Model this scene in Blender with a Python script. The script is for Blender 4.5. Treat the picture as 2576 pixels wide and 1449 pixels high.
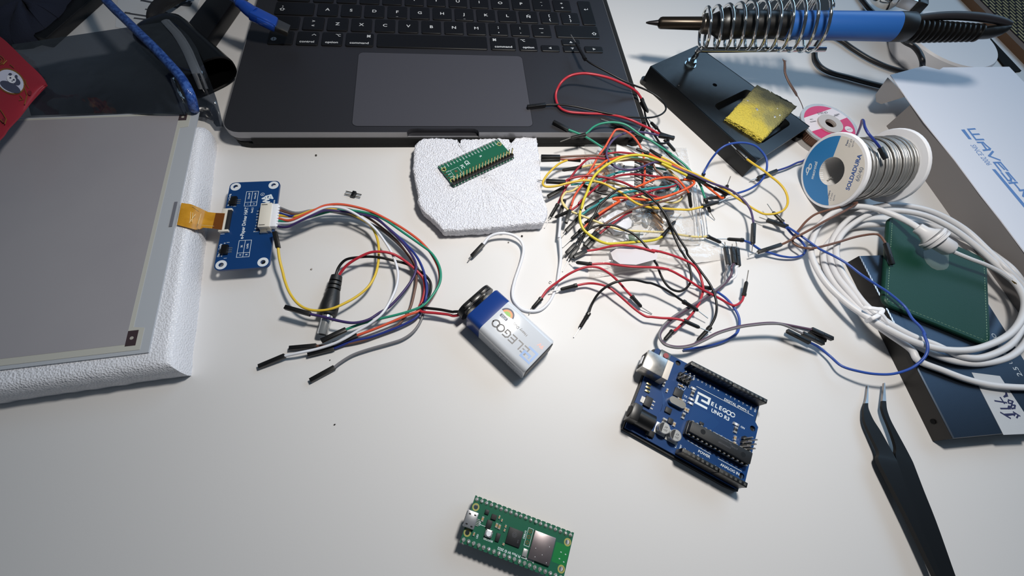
import bpy, bmesh, math, random
from mathutils import Vector, Matrix
import numpy as np

# ---------------------------------------------------------------- scene, camera, light
for o in list(bpy.data.objects):
    bpy.data.objects.remove(o)
sc = bpy.context.scene
C = sc.collection
S = 0.001                      # every length below is in millimetres
PI = math.pi
R = math.radians
random.seed(7)

IMG_W, IMG_H = 2576, 1449
FPX = 1053.893
CAM = Vector((0, 0, 240.733))
ROT = Matrix.Rotation(0.46518286, 3, 'X') @ Matrix.Rotation(0.20809039, 3, 'Z')

cam_d = bpy.data.cameras.new('camera')
cam_d.sensor_fit = 'HORIZONTAL'
cam_d.sensor_width = 36.0
cam_d.lens = FPX / IMG_W * 36.0
cam_d.clip_start = 0.005
cam_d.clip_end = 50
cam = bpy.data.objects.new('camera', cam_d)
C.objects.link(cam)
cam.matrix_world = Matrix.Translation(CAM * S) @ ROT.to_4x4()
sc.camera = cam

sc.view_settings.view_transform = 'Standard'
sc.view_settings.look = 'None'
sc.view_settings.exposure = 0.0
sc.view_settings.gamma = 1.0
sc.view_settings.use_curve_mapping = False

world = bpy.data.worlds.new('room_light')
sc.world = world
world.use_nodes = True
_bg = world.node_tree.nodes['Background']
_bg.inputs[0].default_value = (0.62, 0.80, 1.0, 1)
_bg.inputs[1].default_value = 0.07

def area(name, loc, target, size, power, col, shape='DISK', size_y=None):
    d = bpy.data.lights.new(name, 'AREA')
    d.shape = shape
    d.size = size * S
    if size_y:
        d.size_y = size_y * S
    d.energy = power
    d.color = col
    o = bpy.data.objects.new(name, d)
    C.objects.link(o)
    o.location = Vector(loc) * S
    o.rotation_euler = (Vector(target) - Vector(loc)).to_track_quat('-Z', 'Y').to_euler()
    return o

# the work lamp hanging over the middle of the desk, and the cool window behind to the right
area('work_lamp', (72, 205, 386), (72, 205, 0), 58, 1.86, (1.0, 0.955, 0.89))
area('window_light', (950, 1150, 950), (150, 200, 0), 1500, 9.0, (0.45, 0.71, 1.0), 'RECTANGLE', 700)

# ---------------------------------------------------------------- picture frame -> place
def at(px, py, z=0.0):
    d = ROT @ Vector(((px - IMG_W / 2) / FPX, -(py - IMG_H / 2) / FPX, -1.0))
    s = (z - CAM.z) / d.z
    return CAM + d * s

# zoomed windows in which outlines were measured: (x0, y0, scale)
FR = {'A': (1340, 330, 7.1556), 'B': (1340, 500, 7.1556), 'C': (1640, 330, 6.44), 'D': (1640, 500, 6.44),
      'E': (1340, 160, 6.039), 'G': (1640, 640, 6.0375), 'Q': (1340, 640, 6.0375), 'P': (1140, 560, 3.623),
      'H': (640, 480, 4.8308), 'I': (640, 700, 4.8308), 'K': (1440, 340, 8.05), 'M': (1440, 480, 8.05),
      'Z': (1960, 500, 3.6217), 'N': (1960, 230, 4.5275), 'Y': (2100, 940, 2.8466), 'J': (1760, 780, 7.1556),
      'S': (1580, 0, 3.22), 'T': (2040, 0, 4.806), 'U': (1840, 0, 5.152), 'V': (2276, 0, 8.05),
      'L': (1100, 0, 4.0), 'X': (560, 0, 4.0), 'F': (1000, 320, 5.175), 'O': (2000, 800, 3.6233),
      'W': (2296, 800, 4.389), '1': (0, 0, 1.0), 'T0': (0, 0, 4.0), 'T1': (0, 700, 4.0), 'T2': (220, 0, 5.152)}

def fp(fr, p):
    x0, y0, k = FR[fr]
    return (x0 + p[0] / k, y0 + p[1] / k)

def fat(fr, p, z=0.0):
    q = fp(fr, p)
    return at(q[0], q[1], z)

# ---------------------------------------------------------------- materials
def lin(h):
    h = h.lstrip('#')
    v = [int(h[i:i + 2], 16) / 255 for i in (0, 2, 4)]
    return tuple(x / 12.92 if x <= 0.04045 else ((x + 0.055) / 1.055) ** 2.4 for x in v) + (1,)

MATS = {}
def mat(name, col, rough=0.5, metal=0.0, spec=0.5, bump=None, trans=0.0, coat=0.0, emit=None, alpha=1.0, sss=0.0, mottle=None):
    if name in MATS:
        return MATS[name]
    m = bpy.data.materials.new(name)
    m.use_nodes = True
    nt = m.node_tree
    b = nt.nodes['Principled BSDF']
    col = lin(col) if isinstance(col, str) else col
    b.inputs['Base Color'].default_value = col
    b.inputs['Roughness'].default_value = rough
    b.inputs['Metallic'].default_value = metal
    b.inputs['Specular IOR Level'].default_value = spec
    b.inputs['Transmission Weight'].default_value = trans
    b.inputs['Coat Weight'].default_value = coat
    b.inputs['Alpha'].default_value = alpha
    if sss:
        b.inputs['Subsurface Weight'].default_value = sss
        b.inputs['Subsurface Radius'].default_value = (0.004, 0.004, 0.004)
    if emit:
        b.inputs['Emission Color'].default_value = lin(emit[0])
        b.inputs['Emission Strength'].default_value = emit[1]
    if bump or mottle:
        tc = nt.nodes.new('ShaderNodeTexCoord')
    if mottle:                       # (scale, second colour): uneven pigment of the thing itself
        n = nt.nodes.new('ShaderNodeTexNoise')
        n.inputs['Scale'].default_value = mottle[0]
        n.inputs['Detail'].default_value = 6
        r = nt.nodes.new('ShaderNodeValToRGB')
        r.color_ramp.elements[0].position = 0.4
        r.color_ramp.elements[1].position = 0.62
        r.color_ramp.elements[0].color = col
        r.color_ramp.elements[1].color = lin(mottle[1])
        nt.links.new(tc.outputs['Object'], n.inputs['Vector'])
        nt.links.new(n.outputs['Fac'], r.inputs[0])
        nt.links.new(r.outputs[0], b.inputs['Base Color'])
    if bump:                         # (kind, scale, strength)
        if bump[0] == 'voronoi':
            n = nt.nodes.new('ShaderNodeTexVoronoi')
            n.inputs['Scale'].default_value = bump[1]
            out = n.outputs['Distance']
        elif bump[0] == 'wave':
            n = nt.nodes.new('ShaderNodeTexWave')
            n.inputs['Scale'].default_value = bump[1]
            out = n.outputs['Fac']
        else:
            n = nt.nodes.new('ShaderNodeTexNoise')
            n.inputs['Scale'].default_value = bump[1]
            n.inputs['Detail'].default_value = 4
            out = n.outputs['Fac']
        bp = nt.nodes.new('ShaderNodeBump')
        bp.inputs['Strength'].default_value = bump[2]
        bp.inputs['Distance'].default_value = bump[3] * S if len(bump) > 3 else 0.0005
        nt.links.new(tc.outputs['Object'], n.inputs['Vector'])
        nt.links.new(out, bp.inputs['Height'])
        nt.links.new(bp.outputs[0], b.inputs['Normal'])
    MATS[name] = m
    return m

def film(name, tint, gloss=0.08, rough=0.05, scale=120, strength=0.4, haze=0.0, hazecol='#ffffff'):
    """thin plastic film: tinted see-through sheet with crinkled shine"""
    if name in MATS:
        return MATS[name]
    m = bpy.data.materials.new(name)
    m.use_nodes = True
    nt = m.node_tree
    nt.nodes.clear()
    out = nt.nodes.new('ShaderNodeOutputMaterial')
    tr = nt.nodes.new('ShaderNodeBsdfTransparent')
    tr.inputs[0].default_value = lin(tint)
    gl = nt.nodes.new('ShaderNodeBsdfGlossy')
    gl.inputs['Roughness'].default_value = rough
    gl.inputs['Color'].default_value = (1, 1, 1, 1)
    df = nt.nodes.new('ShaderNodeBsdfDiffuse')
    df.inputs[0].default_value = lin(hazecol)
    tc = nt.nodes.new('ShaderNodeTexCoord')
    nz = nt.nodes.new('ShaderNodeTexNoise')
    nz.inputs['Scale'].default_value = scale
    nz.inputs['Detail'].default_value = 3
    bp = nt.nodes.new('ShaderNodeBump')
    bp.inputs['Strength'].default_value = strength
    bp.inputs['Distance'].default_value = 0.003
    fr = nt.nodes.new('ShaderNodeFresnel')
    fr.inputs['IOR'].default_value = 1.45
    add = nt.nodes.new('ShaderNodeMath')
    add.operation = 'ADD'
    add.inputs[1].default_value = gloss
    add.use_clamp = True
    m1 = nt.nodes.new('ShaderNodeMixShader')
    m1.inputs[0].default_value = haze
    m2 = nt.nodes.new('ShaderNodeMixShader')
    L = nt.links.new
    L(tc.outputs['Object'], nz.inputs['Vector'])
    L(nz.outputs['Fac'], bp.inputs['Height'])
    L(bp.outputs[0], gl.inputs['Normal'])
    L(bp.outputs[0], fr.inputs['Normal'])
    L(fr.outputs[0], add.inputs[0])
    L(tr.outputs[0], m1.inputs[1])
    L(df.outputs[0], m1.inputs[2])
    L(add.outputs[0], m2.inputs[0])
    L(m1.outputs[0], m2.inputs[1])
    L(gl.outputs[0], m2.inputs[2])
    L(m2.outputs[0], out.inputs[0])
    MATS[name] = m
    return m

# ---------------------------------------------------------------- mesh builders (mm)
def box(bm, x0, x1, y0, y1, z0, z1, bev=0.0, seg=2):
    vs = [bm.verts.new((x, y, z)) for z in (z0, z1) for x, y in ((x0, y0), (x1, y0), (x1, y1), (x0, y1))]
    fs = []
    for f in ((3, 2, 1, 0), (4, 5, 6, 7), (0, 1, 5, 4), (1, 2, 6, 5), (2, 3, 7, 6), (3, 0, 4, 7)):
        fs.append(bm.faces.new([vs[i] for i in f]))
    if bev:
        es = set(e for f in fs for e in f.edges)
        bmesh.ops.bevel(bm, geom=list(es), offset=bev, segments=seg, profile=0.5, affect='EDGES')

def obox(bm, p0, p1, w, h, up=None, bev=0.0):
    """box from p0 to p1 along its axis, w wide, h high"""
    p0, p1 = Vector(p0), Vector(p1)
    a = (p1 - p0)
    L = a.length
    a.normalize()
    u = Vector(up) if up else Vector((0, 0, 1))
    s = a.cross(u)
    if s.length < 1e-4:
        s = a.cross(Vector((1, 0, 0)))
    s.normalize()
    u = s.cross(a)
    b2 = bmesh.new()
    box(b2, 0, L, -w / 2, w / 2, -h / 2, h / 2, bev)
    M = Matrix((a, -s, u)).transposed().to_4x4()
    M.translation = p0
    merge(bm, b2, M)

def merge(bm, b2, M=None):
    if M is not None:
        bmesh.ops.transform(b2, matrix=M, verts=b2.verts[:])
    me = bpy.data.meshes.new('tmp')
    b2.to_mesh(me)
    b2.free()
    bm.from_mesh(me)
    bpy.data.meshes.remove(me)

def prism(bm, pts, z0, z1, z1s=None):
    """vertical prism over a polygon; z1s optional height of each top corner"""
    n = len(pts)
    lo = [bm.verts.new((p[0], p[1], z0)) for p in pts]
    hi = [bm.verts.new((p[0], p[1], z1s[i] if z1s else z1)) for i, p in enumerate(pts)]
    bm.faces.new(hi)
    bm.faces.new(lo[::-1])
    for i in range(n):
        j = (i + 1) % n
        bm.faces.new((lo[i], lo[j], hi[j], hi[i]))

def circle_pts(cx, cy, r, n=24, ry=None):
    return [(cx + r * math.cos(2 * PI * i / n), cy + (ry or r) * math.sin(2 * PI * i / n)) for i in range(n)]

def rrect(x0, x1, y0, y1, r, n=5):
    out = []
    for cx, cy, a in ((x1 - r, y1 - r, 0), (x0 + r, y1 - r, 90), (x0 + r, y0 + r, 180), (x1 - r, y0 + r, 270)):
        for i in range(n + 1):
            t = R(a + 90 * i / n)
            out.append((cx + r * math.cos(t), cy + r * math.sin(t)))
    return out

def plate(bm, outer, holes, z0, z1):
    """flat plate with real holes"""
    def ring(pts, z):
        return [bm.verts.new((p[0], p[1], z)) for p in pts]
    caps = []
    for z in (z0, z1):
        loops = [ring(outer, z)] + [ring(h, z) for h in holes]
        es = []
        for lp in loops:
            for i in range(len(lp)):
                es.append(bm.edges.new((lp[i], lp[(i + 1) % len(lp)])))
        bmesh.ops.triangle_fill(bm, use_beauty=True, use_dissolve=False, edges=es)
        caps.append(loops)
    for la, lb in zip(*caps):
        for i in range(len(la)):
            j = (i + 1) % len(la)
            bm.faces.new((la[i], la[j], lb[j], lb[i]))
    bmesh.ops.recalc_face_normals(bm, faces=bm.faces[:])

def rings(bm, secs, cap=True):
    """skin closed rings of equal length"""
    vs = [[bm.verts.new(p) for p in s] for s in secs]
    n = len(vs[0])
    for a, b in zip(vs, vs[1:]):
        for i in range(n):
            j = (i + 1) % n
            bm.faces.new((a[i], a[j], b[j], b[i]))
    if cap:
        bm.faces.new(vs[0][::-1])
        bm.faces.new(vs[-1])

def basis(d):
    d = Vector(d).normalized()
    u = d.cross(Vector((0, 0, 1)))
    if u.length < 1e-3:
        u = d.cross(Vector((1, 0, 0)))
    u.normalize()
    return d, u, d.cross(u)

def lathe(bm, p0, p1, prof, seg=16, cap=True):
    """profile of (fraction along, radius) turned about the line p0-p1"""
    p0, p1 = Vector(p0), Vector(p1)
    d, u, v = basis(p1 - p0)
    secs = []
    for t, r in prof:
        c = p0.lerp(p1, t)
        secs.append([c + (u * math.cos(2 * PI * i / seg) + v * math.sin(2 * PI * i / seg)) * r for i in range(seg)])
    rings(bm, secs, cap)

def cyl(bm, p0, p1, r0, r1=None, seg=16):
    lathe(bm, p0, p1, ((0, r0), (1, r0 if r1 is None else r1)), seg)

def smooth_path(pts, n=5):
    pts = [Vector(p) for p in pts]
    if len(pts) < 3:
        return pts
    out = []
    P = [pts[0] * 2 - pts[1]] + pts + [pts[-1] * 2 - pts[-2]]
    for i in range(1, len(P) - 2):
        a, b, c, d = P[i - 1:i + 3]
        for k in range(n):
            t = k / n
            out.append(0.5 * ((2 * b) + (c - a) * t + (2 * a - 5 * b + 4 * c - d) * t * t + (3 * b - a - 3 * c + d) * t ** 3))
    out.append(pts[-1])
    return out

def tube(bm, pts, r, seg=8, rs=None, flat=1.0):
    pts = [Vector(p) for p in pts]
    q = [pts[0]]
    for p in pts[1:]:
        if (p - q[-1]).length > 1e-3:
            q.append(p)
    pts = q
    n = len(pts)
    secs = []
    prev = None
    for i, p in enumerate(pts):
        d = (pts[min(i + 1, n - 1)] - pts[max(i - 1, 0)]).normalized()
        if prev is None:
            _, u, v = basis(d)
        else:
            u = prev - d * prev.dot(d)
            u.normalize()
            v = d.cross(u)
        prev = u
        rr = rs[i] if rs else r
        secs.append([p + (u * math.cos(2 * PI * k / seg) + v * (flat * math.sin(2 * PI * k / seg))) * rr for k in range(seg)])
    rings(bm, secs)

def sphere(bm, c, r, seg=12, sx=1, sy=1, sz=1):
    M = Matrix.Translation(c) @ Matrix.Diagonal((r * sx, r * sy, r * sz, 1))
    bmesh.ops.create_uvsphere(bm, u_segments=seg, v_segments=max(6, seg // 2), radius=1, matrix=M)

_txt = {}
def text(bm, body, size, x, y, z, rot=0.0, align='CENTER', bold=0.0, sx=1.0, M=None):
    key = (body, bold)
    if key not in _txt:
        cu = bpy.data.curves.new('t', 'FONT')
        cu.body = body
        cu.size = 1.0
        cu.resolution_u = 3
        cu.offset = bold
        cu.align_x = 'CENTER'
        cu.align_y = 'CENTER'
        ob = bpy.data.objects.new('t', cu)
        C.objects.link(ob)
        dg = bpy.context.evaluated_depsgraph_get()
        me = bpy.data.meshes.new_from_object(ob.evaluated_get(dg))
        bpy.data.objects.remove(ob)
        bpy.data.curves.remove(cu)
        _txt[key] = me
    b2 = bmesh.new()
    b2.from_mesh(_txt[key])
    if not b2.verts:
        b2.free()
        return
    T = Matrix.Translation((x, y, z)) @ Matrix.Rotation(rot, 4, 'Z') @ Matrix.Diagonal((size * sx, size, 1, 1))
    if M is not None:
        T = M @ T
    merge(bm, b2, T)

def stroke(bm, pts, w, z, closed=False):
    """flat line of width w through 2D points"""
    pts = [Vector(p[:2]) for p in pts]
    if closed:
        pts = pts + [pts[0]]
    for k, (a, b) in enumerate(zip(pts, pts[1:])):
        d = (b - a)
        zz = z + .007 * (k % 5) + .002 * (len(bm.verts) // 4 % 3)
        if d.length < 1e-4:
            continue
        d.normalize()
        n = Vector((-d.y, d.x)) * (w / 2)
        e = d * (w / 2)
        q = [a - e - n, b + e - n, b + e + n, a - e + n]
        bm.faces.new([bm.verts.new((v.x, v.y, zz)) for v in q])

# ---------------------------------------------------------------- objects
FRAME = {}
def thing(name, label, cat, loc=(0, 0, 0), rot=0.0, group=None, M=None):
    o = bpy.data.objects.new(name, None)
    o.empty_display_size = 0.01
    C.objects.link(o)
    if M is None:
        M = Matrix.Translation(Vector(loc)) @ Matrix.Rotation(rot, 4, 'Z')
    Ms = M.copy()
    Ms.translation = M.translation * S
    o.matrix_world = Ms
    o['label'] = label
    o['category'] = cat
    if group:
        o['group'] = group
    FRAME[o.name] = M.inverted()
    return o

def obj(name, bm, m, parent=None, world=False, smooth=True, angle=35, label=None, solid=0.0):
    if world and parent is not None:
        bmesh.ops.transform(bm, matrix=FRAME[parent.name], verts=bm.verts[:])
    for v in bm.verts:
        v.co *= S
    bmesh.ops.recalc_face_normals(bm, faces=bm.faces[:])
    me = bpy.data.meshes.new(name)
    bm.to_mesh(me)
    bm.free()
    if smooth:
        for p in me.polygons:
            p.use_smooth = True
        me.set_sharp_from_angle(angle=R(angle))
    me.materials.append(m)
    o = bpy.data.objects.new(name, me)
    C.objects.link(o)
    if parent is not None:
        o.parent = parent
        FRAME[o.name] = FRAME[parent.name]
    if label:
        o['label'] = label
    return o

def single(name, bm, m, label, cat, group=None, **k):
    """a thing that is one mesh, given in world coordinates"""
    c = Vector((0, 0, 0))
    for v in bm.verts:
        c += v.co
    c /= max(1, len(bm.verts))
    c.z = min(v.co.z for v in bm.verts)
    for v in bm.verts:
        v.co -= c
    o = obj(name, bm, m, **k)
    o.location = c * S
    o['label'] = label
    o['category'] = cat
    if group:
        o['group'] = group
    return o

def new():
    return bmesh.new()
# ---------------------------------------------------------------- desk
M_desk = mat('white_laminate', '#d9d7d6', 0.5, spec=0.32, bump=('noise', 900, 0.03))
bm = new()
box(bm, -720, 780, -420, 900, -28, 0, 2)
single('desk', bm, M_desk, 'white laminate desktop carrying all the electronics', 'desk')

# ---------------------------------------------------------------- laptop on its black sleeve
M_alu = mat('space_grey_aluminium', '#4b4b50', 0.42, 0.75)
M_alu_edge = mat('machined_aluminium_edge', '#98979a', 0.4, 0.4)
M_key = mat('black_keycap', '#08080a', 0.45, spec=0.4)
M_legend = mat('white_legend', '#dfe3e6', 0.6)
M_pad = mat('glass_trackpad', '#53535a', 0.35, 0.35, spec=0.6)
M_black = mat('black_plastic', '#0d0d0e', 0.38)
M_felt = mat('black_felt', '#0a0a0b', 0.85, bump=('noise', 1500, 0.5))
LZ = 13.76
lap_loc, lap_rot = (-117.626, 357.437, 0), R(16.219)

slv = thing('laptop_sleeve', 'black felt laptop sleeve lying flat under the open laptop', 'sleeve', lap_loc, lap_rot)
bm = new()
prism(bm, rrect(-141, 167, -139.6, 80, 12), 0, 4.2)
box(bm, -126, 150, -139.9, -138.9, 4.0, 8.6, .4)
box(bm, 162.2, 167.2, -128, 78, 4.2, 10.5, 1.2)
obj('panel', bm, M_felt, slv)
bm = new()
stroke(bm, [(-126, -139.4), (150, -139.4)], 0.4, 8.65)
stroke(bm, [(165.8, -126), (165.8, 76)], 0.5, 10.55)
obj('stitching', bm, mat('dark_thread', '#1c1c1d', 0.8), slv)

lap = thing('laptop', 'dark grey laptop open behind the foam pad, black keys with white letters', 'laptop', (lap_loc[0], lap_loc[1], 4.2), lap_rot)
bm = new()
def notched():
    out = rrect(-142.8, 160.3, -138.6, 78, 11)
    res = []
    for p in out:
        res.append(p)
    # the finger scoop sits in the front edge: between the two front corners
    i = max(range(len(res)), key=lambda q: (res[q][1] < -138.5) * 1000 - res[q][0])
    scoop = [(-18.6, -138.6), (-18.2, -136.6), (-16, -135.2), (-12, -134.9), (26, -134.9), (30, -135.2), (32.2, -136.6), (32.6, -138.6)]
    k = [q for q in range(len(res)) if abs(res[q][1] + 138.6) < 1e-6]
    left = min(k, key=lambda q: res[q][0])
    return res[:left + 1] + scoop + res[left + 1:]
prism(bm, notched(), 5.6, LZ - 4.2)
prism(bm, rrect(-142.4, 159.9, -138.2, 77.6, 11), 0.6, 5.6)
obj('base', bm, M_alu, lap)
bm = new()                                     # bright chamfer of the front edge
def band(pts, z0, z1):
    rings(bm, [[(x, y, z0), (x * .9985 + .013, y * .997, z0), (x * .9985 + .013, y * .997, z1), (x, y, z1)] for x, y in pts])
oo = rrect(-143.2, 160.7, -138.95, 78.4, 11.2, 8)
lc_ = [p for p in oo if p[0] < -100 and p[1] < 0]
rc_ = [p for p in oo if p[0] > 100 and p[1] < 0]
band([(-143.2, 60)] + lc_ + [(-19, -138.95)], 4.5, LZ - 4.3)
band([(33, -138.95)] + rc_ + [(160.7, 60)], 4.5, LZ - 4.3)
box(bm, -19, 33, -138.85, -138.15, 4.5, 5.6)
obj('front_edge', bm, M_alu_edge, lap)
bm = new()
plate(bm, rrect(-57.6, 74.2, -133.0, -52.3, 4), [rrect(-57.35, 73.95, -132.75, -52.55, 3.8)], LZ - 4.19, LZ - 4.12)
obj('trackpad_gap', bm, M_black, lap)
bm = new()
prism(bm, rrect(-57.3, 73.9, -132.7, -52.6, 3.8), LZ - 4.25, LZ - 4.08)
obj('trackpad', bm, M_pad, lap)

KT = LZ - 4.2 + 0.9
KEYM = {}
def key(x0, x1, y0, y1, legends):
    k = (round(x1 - x0, 1), round(y1 - y0, 1))
    if k not in KEYM:
        b = new()
        w, h = k[0] / 2, k[1] / 2
        rings(b, [[(x, y, -0.6) for x, y in rrect(-w, w, -h, h, 1.3, 3)], [(x, y, 0.7) for x, y in rrect(-w, w, -h, h, 1.3, 3)],
                  [(x, y, 0.9) for x, y in rrect(-w + .25, w - .25, -h + .25, h - .25, 1.2, 3)]])
        o = obj('key', b, M_key, lap)
        KEYM[k] = o
    else:
        o = KEYM[k].copy()
        C.objects.link(o)
        o.parent = lap
    cx, cy = (x0 + x1) / 2, (y0 + y1) / 2
    o.location = (cx * S, cy * S, (KT - 0.9) * S)
    FRAME[o.name] = FRAME[lap.name]
    if legends:
        b = new()
        for body, dx, dy, sz in legends:
            if isinstance(body, str):
                text(b, body, sz, dx, dy, 0.93, 0, sx=1.08, bold=0.01)
            else:
                for st in body:
                    stroke(b, [(dx + p[0] * sz, dy + p[1] * sz) for p in st], 0.42, 0.93)
        g = obj('legend', b, M_legend, o, smooth=False)
    return o
SHIFT = [[(-1, 0), (0, 1), (1, 0), (.5, 0), (.5, -.8), (-.5, -.8), (-.5, 0), (-1, 0)]]
LOOP = lambda a, b: [(a + .28 * math.cos(t * PI / 4), b + .28 * math.sin(t * PI / 4)) for t in range(9)]
CMD = [[(-.4, -.4), (.4, -.4), (.4, .4), (-.4, .4), (-.4, -.4)], LOOP(.65, .65), LOOP(-.65, .65), LOOP(.65, -.65), LOOP(-.65, -.65)]
OPT = [[(-1, .7), (-.4, .7), (.4, -.7), (1, -.7)], [(.2, .7), (1, .7)]]
CTL = [[(-.9, -.5), (0, .4), (.9, -.5)]]
RET = [[(1, .8), (1, -.1), (-.9, -.1)], [(-.35, .45), (-.95, -.1), (-.35, -.65)]]
GLOBE = [[(math.cos(t * PI / 8), math.sin(t * PI / 8)) for t in range(17)], [(.45 * math.cos(t * PI / 8), math.sin(t * PI / 8)) for t in range(17)],
         [(-1, 0), (1, 0)]]
TRI = lambda r: [[(math.cos(R(r + a)) * q, math.sin(R(r + a)) * q) for a in (0, 120, 240, 0)] for q in (.9, .55, .2)]
yq, ya, yz, yb = (10.4, 26.9), (-8.2, 8.3), (-27.1, -10.5), (-46.0, -29.6)
for i, ch in enumerate('QWERTYUIOP'):
    c = -90.3 + 19 * i
    key(c - 8.2, c + 8.2, *yq, [(ch, 0, 0, 4.9)])
key(-127, -101.5, *yq, [])
key(91.5, 107.9, *yq, [('¨', 0, 2.2, 5), ('´', 0, -2.8, 5)])
key(110.5, 126.9, *yq, [('*', 0, 2.2, 4.6), ('+', 0, -3.6, 4.6)])
for i, ch in enumerate('ASDFGHJKLÑ'):
    c = -85.5 + 19 * i
    key(c - 8.2, c + 8.2, *ya, [(ch, 0, 0, 4.9)] + ([('_', 0, -5.2, 3)] if ch in 'FJ' else []))
key(-127, -96.5, *ya, [('.', -9.5, 4.2, 7), (SHIFT, -9.5, -1.6, 1.9)])
key(96.3, 112.7, *ya, [('[', 0, 2.6, 4.2), ('{', 0, -3.4, 4.2)])
key(115.3, 131.7, *ya, [(']', 0, 2.6, 4.2), ('}', 0, -3.4, 4.2)])
key(134.4, 146.6, -8.2, 26.9, [(RET, 0.2, 4.6, 1.7)])
for i, ch in enumerate('ZXCVBNM'):
    c = -76 + 19 * i
    key(c - 8.2, c + 8.2, *yz, [(ch, 0, 0, 4.9)])
key(-103.2, -86.8, *yz, [('>', 0, 2.6, 4.2), ('<', 0, -3.2, 4.2)])
key(-127, -106, *yz, [])
for c, a, b in ((57, ';', ','), (76, ':', '.')):
    key(c - 8.2, c + 8.2, *yz, [(a, 0, 2.6, 5.4), (b, 0, -3.2, 5.4)])
key(86.8, 103.2, *yz, [([[(-1, 0), (1, 0)]], 0, 2.6, 1.7), ([[(-1, 0), (1, 0)]], 0, -3.2, .8)])
key(107.6, 146.5, *yz, [(SHIFT, 15, -2.4, 1.9)])
key(-126.8, -108.3, *yb, [('fn', 3.6, 4.8, 3.2), (GLOBE, -5, -2.2, 1.9)])
key(-105.6, -89.3, *yb, [('control', 0, -4.4, 3.5), (CTL, 4.6, 4.4, 1.6)])
key(-86.6, -70.8, *yb, [('option', 0, -4.4, 3.5), (OPT, 4.4, 4.4, 1.7)])
key(-68.2, -46.6, *yb, [('command', 0, -4.4, 3.5), (CMD, 7, 4.4, 1.4)])
key(-43.9, 46, *yb, [])
key(48.8, 70, *yb, [('command', 0, -4.4, 3.5), (CMD, -7, 4.4, 1.4)])
key(72.8, 88.6, *yb, [('option', 0, -4.4, 3.5), (OPT, -4, 4.4, 1.7)])
key(91.6, 107.6, -46, -38.4, [(TRI(180), 0, 0, 1.3)])
key(110.8, 126.8, -37.4, -29.6, [(TRI(90), 0, -.4, 1.3)])
key(110.8, 126.8, -46, -38.4, [(TRI(270), 0, .4, 1.3)])
key(129.8, 145.8, -46, -38.4, [(TRI(0), 0, 0, 1.3)])
# the screen stands up behind the keys, out of the picture
lidM = Matrix.Translation((8.7, 77, LZ - 4.2)) @ Matrix.Rotation(R(110), 4, 'X')
bm = new()
prism(bm, rrect(-151.5, 151.5, 0, 214, 9), -1.6, 1.6)
bmesh.ops.transform(bm, matrix=lidM, verts=bm.verts[:])
lid = obj('screen_lid', bm, M_alu, lap)
bm = new()
prism(bm, rrect(-146, 146, 8, 204, 4), 1.62, 1.75)
bmesh.ops.transform(bm, matrix=lidM, verts=bm.verts[:])
obj('display', bm, mat('lit_screen', '#101114', 0.2, emit=('#9fb0d0', 0.25)), lid)
# ---------------------------------------------------------------- shared pieces
M_pin = mat('tinned_pin', '#c4c1bb', 0.3, 0.8)
M_gold = mat('gold_pin', '#d8c48a', 0.25, 1.0)
M_shell = mat('connector_shell', '#121213', 0.4, spec=0.45)
M_shell_b = mat('dark_heatshrink', '#25272b', 0.5)
M_silver = mat('bright_metal', '#d2d1ce', 0.3, 0.72)
M_chip = mat('chip_epoxy', '#17181b', 0.55)
M_silk = mat('white_silkscreen', '#d5dde2', 0.6)
M_cream = mat('cream_nylon', '#d8d2c6', 0.5)
M_white = mat('white_plastic', '#e4e5ea', 0.42)

def wmat(name, col):
    return mat('wire_' + name, col, 0.36, spec=0.4)
W = {'red': wmat('red', '#b02a38'), 'crimson': wmat('crimson', '#96202f'), 'orange': wmat('orange', '#dd5a2c'), 'coral': wmat('coral', '#d2583f'),
     'yellow': wmat('yellow', '#d8b63a'), 'lemon': wmat('lemon', '#cfc03a'), 'pale': wmat('pale_yellow', '#d9c888'), 'green': wmat('green', '#2a8a70'),
     'teal': wmat('teal', '#2b8488'), 'blue': wmat('blue', '#2a4a9a'), 'navy': wmat('navy', '#24347f'), 'purple': wmat('purple', '#4d4168'),
     'plum': wmat('plum', '#584455'), 'brown': wmat('brown', '#6b4c40'), 'rust': wmat('rust', '#8a4336'), 'grey': wmat('grey', '#77767a'),
     'white': wmat('white', '#dfe1e8'), 'black': wmat('black', '#101012'), 'violet': wmat('violet', '#3a2d5e')}

def wpath(segs, z=3.0):
    """segs: list of (frame, [(x, y[, z]) ...]); missing heights are filled in between the given ones"""
    raw = []
    for fr, pts in segs:
        for p in pts:
            q = fp(fr, p)
            raw.append([q[0], q[1], p[2] if len(p) > 2 else None])
    known = [i for i, p in enumerate(raw) if p[2] is not None]
    if not known:
        for p in raw:
            p[2] = z
    else:
        for i, p in enumerate(raw):
            if p[2] is None:
                a = [k for k in known if k < i]
                b = [k for k in known if k > i]
                if a and b:
                    t = (i - a[-1]) / (b[0] - a[-1])
                    p[2] = raw[a[-1]][2] * (1 - t) + raw[b[0]][2] * t
                else:
                    p[2] = raw[(a or b)[-1 if a else 0]][2]
    return [at(*p) for p in raw]

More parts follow.
